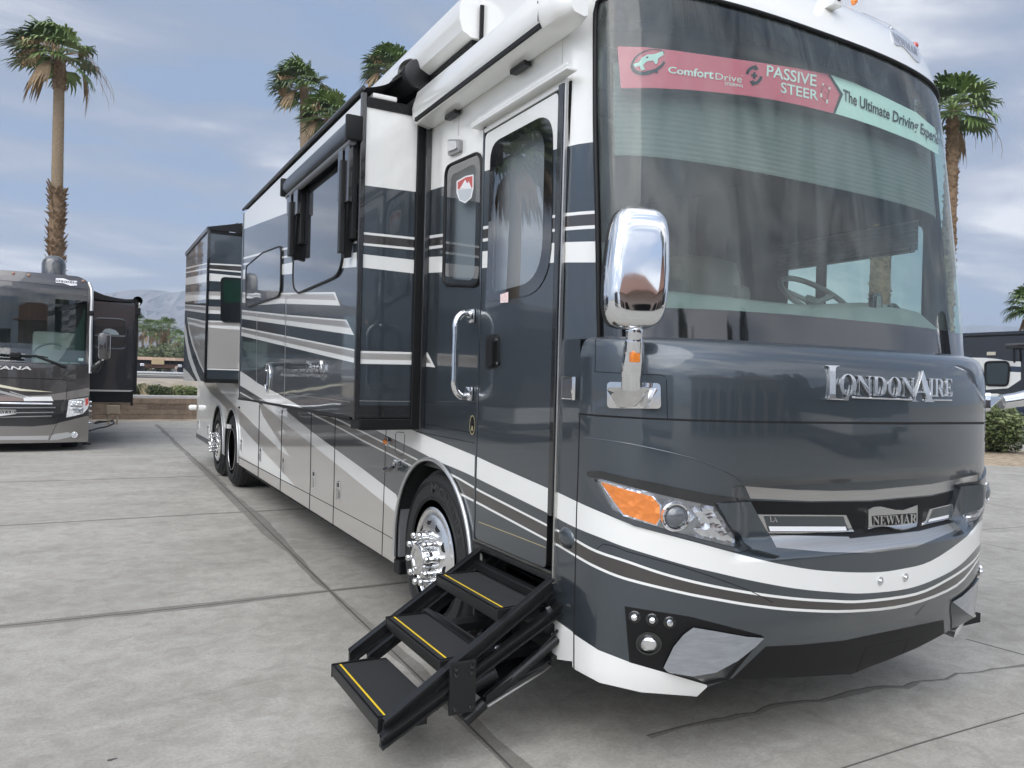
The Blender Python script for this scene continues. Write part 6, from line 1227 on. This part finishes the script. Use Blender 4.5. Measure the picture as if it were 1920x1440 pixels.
    for x, y in ((.50, 4.0), (.50, 4.7), (1.1, 3.7)): q = MB(); q.lathe([(.04, 0), (.0001, 0)], (x, y, 3.155), (0, 0, -1), le, 16); q.build('ceiling_lamp', RV)
    q = MB(); q.box((1.62, 2.46, 1.785), (1.74, 2.50, 1.80), blk, .005); q.build('wiper_nozzle', RV)
cab()
# ------------------------------------------------------------------ the other coaches, road traffic, showroom behind the viewer
def second_coach():
    YF = 17.55; T = thing('motorhome', 'dark brown and grey coach cut off by the left edge, its side room extended', 'motorhome', (-3.0, 22, 0))
    F = lambda poly: [tuple(onY(x, y, YF)[[0, 2]]) for x, y in poly]
    bodyc = mat('bronze_grey_paint', (.050, .046, .045), .3, .3, 1.0, wave=.003, bscale=1.2); low = mat('warm_grey_paint', (.20, .185, .17), .35, .3, 1.0); pale = mat('pale_grey_paint', (.42, .42, .41), .35, .2, .8); cream = mat('cream_pinstripe', (.70, .66, .50), .4); mauve = mat('mauve_band', (.26, .20, .18), .4); coal = mat('grille_black', (.012, .012, .014), .3, 0, .5)
    xr = onY(171, 600, YF)[0]; xl = xr-2.55; zt = onY(100, 517, YF)[2]+.06; zb = onY(120, 830, YF)[2]; xc = (xl+xr)/2
    bow = lambda x: YF-.0+.16*((x-xc)/1.275)**2-.0
    rake = lambda x, z: (.10*sm((z-1.65)/.4)+.16*max(0, (z-2.9)/.7)**2)
    mp = lambda o=0.0: (lambda u, v: (u, bow(u)+rake(u, v)-o, v))
    it = []; A = lambda p, m: it.append((F(p), m))
    A([(-220, 838), (-220, 790), (0, 799), (60, 800), (102, 796), (164, 776), (175, 776), (175, 840)], low); A([(-220, 785), (0, 797), (62, 799), (102, 795), (169, 779), (169, 770), (-220, 770)], coal)
    A([(-220, 812), (0, 818), (92, 817), (90, 825), (0, 825), (-220, 820)], pale); A([(95, 817), (105, 813.5), (128, 811), (134, 814), (132, 820), (108, 825), (92, 826)], pale)
    A([(-220, 722), (0, 740), (50, 742), (95, 739.5), (125, 735), (168, 727), (168, 742), (122, 750), (-220, 752)], low)
    A([(-220, 690), (-80, 706), (0, 721), (40, 729), (101, 735.5), (40, 733), (0, 726), (-80, 713), (-220, 700)], cream); A([(-220, 735), (-60, 738), (0, 743.5), (44, 744), (44, 752), (0, 752), (-220, 746)], mauve); A([(43, 744), (96, 743.5), (100, 752), (45, 752)], mat('bright_white_band', (.85, .85, .84), .4)); A([(-30, 727), (0, 732), (30, 740), (52, 746), (40, 746), (0, 737), (-30, 731)], pale); A([(18, 733), (44, 741), (62, 745), (48, 744), (20, 736)], pale)
    A([(-220, 752), (44, 753), (98, 752), (121, 749), (107, 788), (60, 797), (0, 799), (-220, 795)], coal)
    A(vline([(-220, 700), (0, 708), (60, 709.5), (126, 712.5)], 1.6), seamm); A(hline([(126.5, 713), (124, 748), (110, 786), (92, 826)], 1.0), seamm); A(vline([(-220, 667), (0, 678), (80, 681.5), (120, 683.5), (166, 684)], 1.4), seamm)
    ws = F([(-220, 506), (-60, 518), (0, 523.5), (60, 529), (164.5, 540), (163, 600), (160, 683), (120, 683), (60, 679), (0, 674.5), (-220, 664)]); it.append((ws, None))
    outer = [(xl, zb), (xr, zb), (xr, zt-.30)]+[(xr-.30+.30*math.cos(a), zt-.30+.30*math.sin(a)) for a in np.linspace(.2, 1.57, 7)]+[(xl+.30-.30*math.cos(a), zt-.30+.30*math.sin(a)) for a in np.linspace(1.57, .2, 7)]+[(xl, zt-.30)]
    gx = list(np.arange(xl, xr, .12)); gz = list(np.arange(1.6, 3.7, .1)); mb = MB(); painted(mb, outer, it, bodyc, mp(), (0, -1, 0), gx, gz)
    n = len(outer); Fp = [mp()(*q) for q in outer]; Bp = [(u, 27.6, v) for u, v in outer]; mb.add(Fp+Bp, [(i, (i+1) % n, (i+1) % n+n, i+n) for i in range(n)]+[tuple(range(n, 2*n))], bodyc)
    mb.build('body', T, smooth=40)
    g = MB(); fr = [(F([(-220, 506), (0, 523.5), (164.5, 540), (163, 552), (0, 536), (-220, 518)]), blkg)]
    painted(g, ws, fr, glass('coach_glass', (.62, .72, .69), ior=1.8, band=(3.02, 3.14, (.10, .11, .12))), mp(-.01), (0, -1, 0), gx, gz); g.build('windshield', T)
    c = MB(); c.box((xl+.08, 18.2, 1.2), (xr-.08, 18.9, 1.74), mat('pale_dash', (.30, .34, .34), .7), .05); c.quad((xl+.05, 20.3, 1.2), (xr-.05, 20.3, 1.2), (xr-.05, 20.3, 3.4), (xl+.05, 20.3, 3.4), mat('mid_grey_curtain', (.25, .27, .27), .9, var=.2, vscale=3, stretch=(4, 1, .3))); c.build('cab_interior', T)
    p = onY(108, 640, 19.2); c = MB(); c.box((p[0]-.46, 19.0, 1.4), (p[0]+.42, 19.25, p[2]+.20), mat('mint_seat_leather', (.72, .74, .69), .6), .10); c.build('driver_seat', T, smooth=50)
    p = onY(98, 658, 18.6); c = MB(); c.tube([(p[0]+.34*math.cos(t), 18.55+.14*math.sin(t), p[2]-.12+.27*math.sin(t)) for t in np.linspace(0, 6.28, 33)], .022, mat('grey_wheel_rim', (.30, .33, .33), .5), 8, caps=False); c.build('steering_wheel', T, smooth=60)
    # curtain in the corner, wiper, pillar tube, mirrors
    c = MB(); q = F([(159, 575), (150, 600), (128, 650), (108, 678), (158, 680)]); painted(c, q, [], mat('dark_green_curtain', (.05, .075, .065), .9, var=.4, vscale=9, stretch=(9, 1, .4)), mp(-.10), (0, -1, 0), gx, gz); c.build('corner_curtain', T)
    h = mp(.03); P = lambda x, y, o=.03: mp(o)(*F([(x, y)])[0])
    c = MB(); c.tube([P(-60, 661), P(0, 664), (P(28, 666)), P(68, 667.5), P(125, 689)], [.012, .014, .016, .022, .03], blk, 8); c.tube([P(-20, 670), P(45, 673.5)], .012, blk, 6); c.box((-.09, -.03, -.05), (.09, .03, .05), blk, .015, org=P(29, 666, .05)); c.tube([P(66, 667), P(90, 670)], .012, blk, 6); c.build('wiper', T, smooth=40)
    c = MB(); c.tube([P(169, 700, .02), P(170, 620, .02), P(172.5, 560, .02), P(172, 540, .02), P(167, 527, .0)], .032, brush, 10); c.box((-.06, -.05, -.05), (.05, .04, .05), blk, .015, org=P(171.5, 586, .03)); c.build('pillar_tube', T, smooth=50)
    m = MB(); w = .26; A_ = lambda x, y, d: tuple(onY(x, y, YF+d))
    m.box((-.11, -.10, -.27), (.11, .10, .27), mat('mirror_shell_dark', (.045, .043, .043), .15, .2, 1.0), .07, org=A_(196, 649, -.15)); m.build('side_mirror', T, smooth=50)
    m = MB(); m.tube([A_(172, 694, 0), A_(180, 697, -.1), A_(190, 680, -.15), A_(192, 672, -.15)], .035, blkm, 8); m.tube([A_(180, 683, -.05), A_(195, 673, -.2)], .022, chrome, 8); m.tube([A_(175, 690, -.02), A_(186, 688, -.12)], .06, blkm, 10); m.build('mirror_arm', T, smooth=50)
    # headlamp, grille bars, badges, fog lamp, lettering
    hp = F([(129, 750), (165, 746), (167.5, 757), (164, 767), (156, 776), (141, 780), (124, 783)]); m = MB(); painted(m, hp, [(F([(160, 747.5), (165.5, 747), (166, 758), (160, 762)]), redl), (F([(134, 752), (156, 750.5), (155, 764), (132, 764)]), lampg)], mat('bright_lamp_bowl', (.90, .91, .92), .15, .55, facet=14), mp(.012), (0, -1, 0), gx, gz); H = m.build('headlight', T)
    for x, y, r, mm in ((143, 757, .10, lampc), (146, 770, .09, lampg)): p = P(x, y, .02); m = MB(); m.box((-r, -.02, -.045), (r, .01, .045), mm, .02, org=p); m.build('lamp_element', H)
    m = MB()
    for a, b, wd in (((-120, 754), (98, 757.5), .035), ((-120, 766), (104, 764.5), .028), ((-120, 776), (100, 773.5), .028), ((-120, 785), (97, 780.5), .028)):
        q = F([a, b]); V = [mp(.02)(q[0][0]+(q[1][0]-q[0][0])*i/12, q[0][1]+(q[1][1]-q[0][1])*i/12) for i in range(13)]; m.tube(V, wd*.62, chrome if wd > .03 else mat('grille_bar_grey', (.20, .20, .20), .3, .8), 8)
    m.build('grille_bars', T, smooth=50)
    hq = lambda px, py: (np.array(P(px, py, .0)), np.array((0, -1.0, 0)))
    m = MB(); q = F([(-32, 768), (0, 767.5), (30.5, 768), (31, 776), (0, 780), (-32, 776)]); painted(m, q, [(F([(-30, 770), (30, 769.5), (30, 775), (-30, 776)]), blkg)], brush, mp(.06), (0, -1, 0)); text_on(m, 'NEWMAR', ((-29, 775), (29, 775), (-29, 770), (29, 770)), hq, chrome, True, 0, 0, .065); m.build('nose_badge', T)
    m = MB(); text_on(m, 'VENTANA', ((-69, 691), (59, 693.5), (-66, 685), (61, 687)), hq, mat('bright_model_letter', (.80, .79, .75), .3, .3), False, .02, .02, .004); m.build('chrome_lettering', T)
    m = MB(); q = F([(104, 519.5), (118, 519.5), (132, 524), (144.3, 524), (144.3, 533), (132, 534), (118, 529), (104, 528.5)]); painted(m, q, [(F([(105, 522), (144, 526), (144, 530.5), (105, 526.5)]), bodyc)], mat('white_cap_emblem', (.82, .82, .82), .4), mp(.02), (0, -1, 0), gx, gz); text_on(m, 'NEWMAR', ((105.5, 526.8), (143.5, 530.2), (105.5, 522), (143.5, 526)), hq, MATS['white_cap_emblem'], True, 0, 0, .025); m.build('cap_emblem', T)
    for x, y in ((23.5, 510.5), (53, 514), (156, 524)): m = MB(); m.lathe([(.032, 0), (.028, .018), (.0001, .028)], P(x, y, .0), (0, -1, .3), mat('faded_amber', (.30, .17, .12), .3), 12); m.build('clearance_light', T)
    m = MB(); p = P(139.5, 816, .01); m.lathe([(.062, 0), (.062, .02), (.05, .022), (.048, .005), (.0001, .004)], p, (0, -1, 0), lampc, 24); m.build('fog_light', T, smooth=40)
    m = MB(); p = onY(101, 497, YF+2.2); m.lathe([(.235, -.35), (.235, .02), (.21, .10), (.15, .165), (.07, .20), (.0001, .205)], (p[0], p[1], p[2]), (0, 0, 1), mat('dark_dome', (.03, .033, .037), .15, 0, 1.0), 32); m.build('satellite_dome', T, smooth=60)
    m = MB(); p = onZ(139, 845); m.lathe([(.50, -.15), (.525, -.10), (.525, .1), (.50, .15), (.0001, .15)], (xr-.34, YF+1.05, .52), (1, 0, 0), rubber, 40); m.lathe([(.50, -.15), (.525, -.10), (.525, .1), (.50, .15), (.0001, .15)], (xl+.34, YF+1.05, .52), (1, 0, 0), rubber, 40); m.build('front_wheels', T, smooth=40)
    m = MB(); m.tube([P(155, 834, -.1), P(170, 834.5, -.1)], .02, blk, 6); m.quad((xl+.1, YF+.3, .25), (xr-.1, YF+.3, .25), (xr-.1, 26, .3), (xl+.1, 26, .3), void); m.build('undertray', T)
    for k in range(6): z = .50+.09*k; m = MB(); m.lathe([(.02, 0), (.02, .06), (.0001, .07)], (xr-.01, YF+1.05+.10*math.cos(k), z), (1, 0, 0), chrome, 8); m.build('lug_cap', T)
    # side room (slide-out) with its awning
    ys = YF+1.6; S = lambda x, y: tuple(onY(x, y, ys)); a = S(173, 560); b = S(258, 560); zb2 = S(250, 733)[2]; zt2 = S(200, 566)[2]; m = MB(); dkb = mat('charcoal_paint', (.022, .023, .027), .25, .2, 1.0, wave=.003, bscale=1.3)
    bx = S(257.5, 600)[0]; m.box((xr-.3, ys, zb2), (bx, ys+4.0, zt2), dkb); s = m.build('slide_out', T); m = MB(); m.box((bx-.05, ys-.02, zb2-.03), (bx+.02, ys+.03, zt2+.03), blk, .01); m.box((xr-.1, ys-.012, zb2-.02), (bx, ys-.001, zb2+.015), brush); m.box((xr-.2, ys+.0, zb2-.26), (bx-.06, ys+3.9, zb2-.02), void); m.box((bx-.09, ys-.02, zb2-.33), (bx-.05, ys+.2, zb2), blk); m.build('edge_trim', s)
    Wn = rrect([S(x, y)[::2] for x, y in ((176, 596), (236, 599), (236, 655), (176, 652))], .12, 5); m = MB(); m.prism([(u, ys, v) for u, v in Wn], (0, -.02, 0), (0, 0, 0), blkg); m.tube([(u, ys-.02, v) for u, v in Wn]+[(Wn[0][0], ys-.02, Wn[0][1])], .022, dkb, 6, caps=False); q = [S(x, y)[::2] for x, y in ((177, 627), (235, 629), (235, 632), (177, 630))]; m.prism([(u, ys-.02, v) for u, v in q], (0, -.012, 0), (0, 0, 0), mat('window_bar', (.12, .13, .135), .4)); q = [S(x, y)[::2] for x, y in ((191, 627), (192, 622), (197, 617), (206, 616), (216, 619), (222, 625), (223, 628))]; m.prism([(u, ys-.02, v) for u, v in q], (0, -.004, 0), (0, 0, 0), mat('window_pale_panel', (.34, .39, .40), .4)); m.build('window', s)
    m = MB(); pts = [S(x, y) for x, y in ((176, 545), (195, 553), (215, 558), (235, 561), (258, 561))]; V = [p for p in pts]+[(p[0], p[1]+4, p[2]) for p in pts]; k = len(pts); m.add(V, [(i, i+1, i+1+k, i+k) for i in range(k-1)], MATS['black_awning_fabric']); V = [p for p in pts]+[(p[0], p[1], q) for p, q in zip(pts, [S(x, y)[2] for x, y in ((176, 560), (195, 562.5), (215, 564.5), (235, 566), (258, 567))])]; m.add(V, [(i, i+1, i+1+k, i+k) for i in range(k-1)], MATS['black_awning_fabric']); e = S(261, 563); m.lathe([(.10, 0), (.10, 4.0)], (e[0]-.03, ys-.05, e[2]-.02), (0, 1, 0), blkg, 20); m.build('slide_awning', T, smooth=40)
    m = MB(); e = S(259, 584); m.box((e[0]-.06, ys-.06, e[2]-.09), (e[0]+.05, ys+.1, e[2]+.08), blk, .02); m.tube([S(262, 568), S(258, 580)], .02, brush, 6); m.build('awning_arm', s)
    c = MB(); q = F([(147, 671.5), (156.5, 671.5), (156, 676.5), (147, 676)]); painted(c, q, [], mat('white_notice', (.75, .80, .80), .6), mp(-.02), (0, -1, 0)); c.build('window_notice', T)
    return T
second_coach()
def third_coach():
    d0 = at(1860, 640, 27.5); X0 = d0[0]; T = thing('motorhome', 'black coach with white and navy bands parked beyond the nose at the right edge', 'motorhome', (X0+1.2, 12, 0)); S = lambda poly: YZ(poly, X0)
    bk = mat('black_coach_paint', (.007, .008, .011), .25, .1, 1.0, wave=.003, bscale=1.2); nb = mat('deep_blue_band', (.012, .025, .06), .3, .1, 1.0); it = []; A = lambda p, m: it.append((S(p), m))
    A([(1700, 668), (1848, 671), (1870, 673), (1893, 677), (1914, 678), (1914, 688), (1894, 688), (1894, 697), (1914, 698), (1914, 712), (1890, 728), (1700, 740)], whitep); A([(1892, 686.5), (1914, 687.5), (1914, 697), (1892, 696)], nb)
    A([(1870, 738), (1920, 757), (2100, 800), (2100, 850), (1700, 850), (1700, 738)], whitep); A([(1880, 742), (1925, 758), (2100, 815), (2100, 850), (1940, 800), (1900, 770), (1882, 756)], nb)
    y_a = onX(2150, 700, X0)[1]; y_b = onX(1640, 700, X0)[1]; ya, yb = min(y_a, y_b), max(y_a, y_b); zt = onX(1860, 622.5, X0)[2]; mb = MB(); sheet([(ya, .35), (yb, .35), (yb, zt), (ya, zt)], it, bk, X0, mb=mb)
    P = [(X0, ya, .35), (X0, yb, .35), (X0, yb, zt), (X0, ya, zt)]; Q = [(X0+2.5, b, c) for a, b, c in P]; mb.add(P+Q, [(0, 1, 5, 4), (1, 2, 6, 5), (2, 3, 7, 6), (3, 0, 4, 7), (4, 5, 6, 7)], bk); mb.build('body', T)
    w = rrect(S([(1848, 682), (1852, 679), (1890, 678), (1893, 690), (1890, 723), (1848, 722)]), .15, 5); m = MB(); painted(m, w, [], mat('dark_green_window', (.006, .014, .010), .05, 0, 1), lambda u, v: (X0-.02, u, v), (-1, 0, 0)); m.tube([(X0-.02, a, b) for a, b in w]+[(X0-.02, *w[0])], .04, blk, 6, caps=False); m.build('window', T)
    a = onX(1888, 649, X0-.3); b = onX(2010, 643, X0-.3); m = MB(); m.tube([tuple(a), tuple(b)], .10, blkg, 12); m.build('awning', T, smooth=40); c = onX(1902, 680, X0-.2); d = onX(1901.5, 652, X0-.2); m = MB(); m.tube([tuple(c), tuple(d)], .035, blk, 8); m.build('awning_arm', T)
    p = onX(1859, 663, X0); m = MB(); m.box((X0-.03, p[1]-.15, p[2]-.06), (X0, p[1]+.15, p[2]+.06), mat('pale_marker', (.6, .55, .45), .4), .01); m.build('porch_lamp', T)
    p = onX(1800, 629, X0); m = MB(); m.box((X0-.04, ya, zt-.16), (X0-.0, yb, zt-.10), blk); m.build('roof_gutter', T); m = MB()
    for yy in (ya+1.5, yb-2.0): m.lathe([(.5, 0), (.5, .3), (.0001, .3)], (X0+.05, yy, .5), (1, 0, 0), rubber, 32)
    m.build('wheels', T, smooth=40)
third_coach()
def traffic():
    # flat freight car on the far rail line
    Y = 66.0; b = onY(300, 668, Y); T = thing('flat_railcar', 'long rusty flat railcar with a pale orange deck edge beyond the road', 'railcar', (b[0], Y, 1.35)); rust = mat('rusty_steel', (.075, .040, .028), .9, var=.3, vscale=2); deck = mat('deck_edge_paint', (.52, .36, .27), .8, var=.35, vscale=1.2, stretch=(1, 1, .1))
    z1 = onY(300, 670, Y)[2]; z2 = onY(300, 675.5, Y)[2]; z3 = onY(300, 683, Y)[2]; x0, x1 = b[0]-14, b[0]+14; m = MB(); m.box((x0, Y, z2), (x1, Y+2.8, z1), deck); m.build('deck', T); m = MB(); m.box((x0+.6, Y+.15, z3), (x1-.6, Y+2.6, z2), void); m.build('side_sill', T); m = MB(); m.box((x0, Y+.05, z3-.28), (x1, Y+2.7, z3), rust); m.build('lower_beam', T)
    p = onY(300, 679, Y); m = MB(); m.box((p[0]-.6, Y-.05, p[2]-.2), (p[0]+.3, Y+.2, p[2]+.3), mat('tan_equipment', (.45, .34, .2), .8), .05); m.build('brake_gear', T)
    m = MB()
    for x in (x0+3, x0+4.8, x1-4.8, x1-3): m.lathe([(.42, 0), (.42, .12), (.0001, .12)], (x, Y+.6, 1.75), (0, -1, 0), rust, 20)
    m.build('bogie_wheels', T)
    def car(px, py, flip, lab):
        d = onY(px, py, 54.0); k = -1 if flip else 1; t = thing('parked_car', lab, 'car', (d[0], 54, 1.29)); o = np.array((d[0], 54.0, 1.29)); body = mat('dark_car_paint', (.018, .02, .026), .25, .2, 1.0); pr = [(-2.2, .30), (-2.28, .55), (-2.2, .78), (-1.3, .92), (-.75, 1.38), (-.2, 1.45), (.75, 1.43), (1.5, 1.0), (2.15, .92), (2.25, .6), (2.2, .3)]
        m = MB(); m.prism([tuple(o+np.array((k*x, 0, z))) for x, z in pr], (0, 0, 0), (0, 1.75, 0), body); m.build('body', t)
        m = MB(); m.prism([tuple(o+np.array((k*x, -.01, z))) for x, z in ((-1.15, .95), (-.72, 1.32), (-.2, 1.38), (.7, 1.36), (1.2, 1.0))], (0, 0, 0), (0, .008, 0), blkg); m.build('window', t)
        for x in (-1.4, 1.4): m = MB(); m.lathe([(.33, -.18), (.33, .02), (.2, .03), (.19, .0), (.0001, .0)], o+np.array((k*x, .0, .33)), (0, -1, 0), rubber, 24); m.lathe([(.2, .025), (.0001, .02)], o+np.array((k*x, 0, .33)), (0, -1, 0), alu, 20); m.build('wheel', t)
        m = MB(); m.box((-.12, -.02, -.09), (.12, .1, .09), lampc, .03, org=tuple(o+np.array((k*-2.1, 0, .78)))); m.build('headlight', t)
    car(402, 690, False, 'dark car on the road, half hidden behind the rear of the big coach'); car(196, 688, True, 'dark car on the road, only its tail past the slide-out of the brown coach')
traffic()
def showroom():
    """buildings and coaches behind the photographer: seen only as reflections in paint, chrome and glass"""
    st = mat('pink_stucco', (.52, .40, .33), .9, var=.06, vscale=2); tile = mat('clay_roof_tile', (.24, .12, .08), .9, var=.3, vscale=6); dk = mat('arcade_shadow', (.03, .028, .026), .9); bd = np.array((.12, -1.0, 0.0)); bd /= np.linalg.norm(bd); rt = np.array((-bd[1], bd[0], 0.0)); C0 = np.array((4.0, -20.0, 0))
    T = thing('showroom', 'pink stucco showroom with arches and clay tile roofs behind the photographer', 'building', tuple(C0)); pt = lambda u, v, z: tuple(C0+rt*u+bd*v+np.array((0, 0, z)))
    m = MB(); out = [(-9, 0), (9, 0), (9, 4.6), (-9, 4.6)]; ar = []
    for k in range(8):
        c = -7.6+2.15*k; ar.append(([(c-.75, .0), (c+.75, 0), (c+.75, 2.5)]+[(c+.75*math.cos(t), 2.5+.75*math.sin(t)) for t in np.linspace(.2, 2.94, 8)]+[(c-.75, 2.5)], None))
    painted(m, out, ar, st, lambda u, v: pt(u, 0, v), tuple(-bd)); V = [pt(-9, 0, 0), pt(9, 0, 0), pt(9, 0, 4.6), pt(-9, 0, 4.6), pt(-9, 12, 0), pt(9, 12, 0), pt(9, 12, 4.6), pt(-9, 12, 4.6)]; m.add(V, [(0, 4, 7, 3), (1, 2, 6, 5), (4, 5, 6, 7)], st); m.build('wall', T)
    m = MB(); m.add([pt(-8.9, 2.2, 0), pt(8.9, 2.2, 0), pt(8.9, 2.2, 4.5), pt(-8.9, 2.2, 4.5)], [(0, 1, 2, 3)], dk); m.build('arcade_back', T)
    m = MB()
    for (u0, u1, z0, h, v0) in ((-10, 1, 4.6, 2.2, -.8), (.5, 10, 4.6, 3.0, -1.2)):
        V = [pt(u0, v0, z0), pt(u1, v0, z0), pt(u1, 13, z0), pt(u0, 13, z0), pt((u0+u1)/2-2, 6, z0+h), pt((u0+u1)/2+2, 6, z0+h)]; m.add(V, [(0, 1, 5, 4), (1, 2, 5), (2, 3, 4, 5), (3, 0, 4), (3, 2, 1, 0)], tile)
    m.build('roof', T)
    for i, (u, d, w, h, x) in enumerate(((-13.5, 20, 1.3, 7.5, 0), (-16.5, 22, 1.6, 8.5, 0))):
        c = np.array((CAMX, 0, 0))+bd*d-rt*u; t = thing('cypress', 'dark cypress beside the showroom behind the photographer', 'tree', tuple(c), 'cypresses by the showroom'); rnd = random.Random(60+i); m = MB(); m.tube([tuple(c), tuple(c+np.array((0, 0, h*.8)))], [.2, .05], wood, 8); m.build('trunk', t); m = MB(); 
        for k in range(7): f = k/6; leafmass(m, (c[0], c[1], .8+h*.88*f), (w*(1-.75*f)+.15, w*(1-.75*f)+.15, h*.14), 260, .22, [mat('cypress_leaf', (.02, .03, .015), .8)], rnd)
        m.build('crown', t)
    for i, (x, y, ang, col) in enumerate(((14.5, -8.0, 8, (.06, .06, .065)), (19.5, -10.0, 6, (.035, .04, .05)), (-15, -9, 70, (.10, .09, .085)), (-9.3, 17.7, 180, (.06, .06, .065)), (-15.7, 18.0, 180, (.035, .04, .05)))):  # the two left-bay coaches are added out of view to darken side reflections
        t = thing('motorhome', ('dark grey coach across the aisle, nearest the showroom', 'slate coach across the aisle beside the dark grey one', 'bronze coach parked behind the photographer to the left', 'dark grey coach in the next bay left of the brown coach', 'slate coach two bays left of the brown coach')[i], 'motorhome', (x, y, 0)); rot = Matrix.Rotation(R(ang), 3, 'Z'); m = MB(); m.box((-1.27, -9, .35), (1.27, 0, 3.65), mat('reflected_paint_%d' % i if False else ('coach_paint_grey', 'coach_paint_slate', 'coach_paint_bronze', 'coach_paint_grey', 'coach_paint_slate')[i], col, .3, .2, 1.0), .15, rot, (x, y, 0)); m.build('body', t)
        m = MB(); m.box((-1.12, -.02, 1.75), (1.12, .03, 3.1), blkg, .02, rot, (x, y, 0)); m.build('windshield', t); m = MB(); m.box((-1.28, -9.01, .55), (1.28, .012, .95), whitep, .01, rot, (x, y, 0)); m.build('pale_band', t)
        for sx in (-1.1, 1.1): m = MB(); m.box((-.16, -1.9, 0), (.16, -.8, 1.05), rubber, .15, rot, tuple(rot @ Vector((sx, 0, 0))+Vector((x, y, 0)))); m.build('wheel', t)
    g = np.array((-10.0, 10.5))
    palm('tall fan palm behind the photographer, mirrored in the entry door', (13.5, 20.0, 0), (13.5, 20.0, 9), .25, 1.4, 71, nf=8, stalks=0, straw=0) if False else None
    # the palm mirrored in the door glass stands where the mirrored sight line leads
    d = ray(968, 292); d = np.array((-d[0], d[1], d[2])); p = onX(968, 292, -.016); q = p+d*22.0
    palm('tall fan palm left of the lot, mirrored in the entry door', (q[0]+.3, q[1], 0), tuple(q), .24, 1.7, 72, nf=36, dry=8, stalks=2, straw=0, skirt=[(.25, .45, .25)])
    for i, (x, y, h) in enumerate(((8, -24, 9), (12.5, -30, 10), (17, -26, 8.5))): palm('palm far behind the photographer, %s of three by the showroom' % ('leftmost', 'middle', 'rightmost')[i], (x, y, 0), (x+.3, y, h), .26, 1.7, 80+i, nf=26, dry=4, stalks=0, straw=0, nseg=10)
showroom()
# ------------------------------------------------------------------ desert air
def haze():
    m = bpy.data.materials.new('haze_air'); m.use_nodes = True; t = m.node_tree; t.nodes.clear(); o = N(t, 'ShaderNodeOutputMaterial'); v = N(t, 'ShaderNodeVolumePrincipled')
    v.inputs['Color'].default_value = (.74, .85, 1.0, 1); v.inputs['Density'].default_value = .00050; v.inputs['Anisotropy'].default_value = .1; L(t, v.outputs[0], o.inputs['Volume'])
    mb = MB(); mb.box((-9400, -6400, -26), (9400, 6400, 300), m); h = mb.build('haze'); h['kind'] = 'stuff'; h['label'] = 'pale blue haze over the far mountains'; h['category'] = 'haze'
haze()
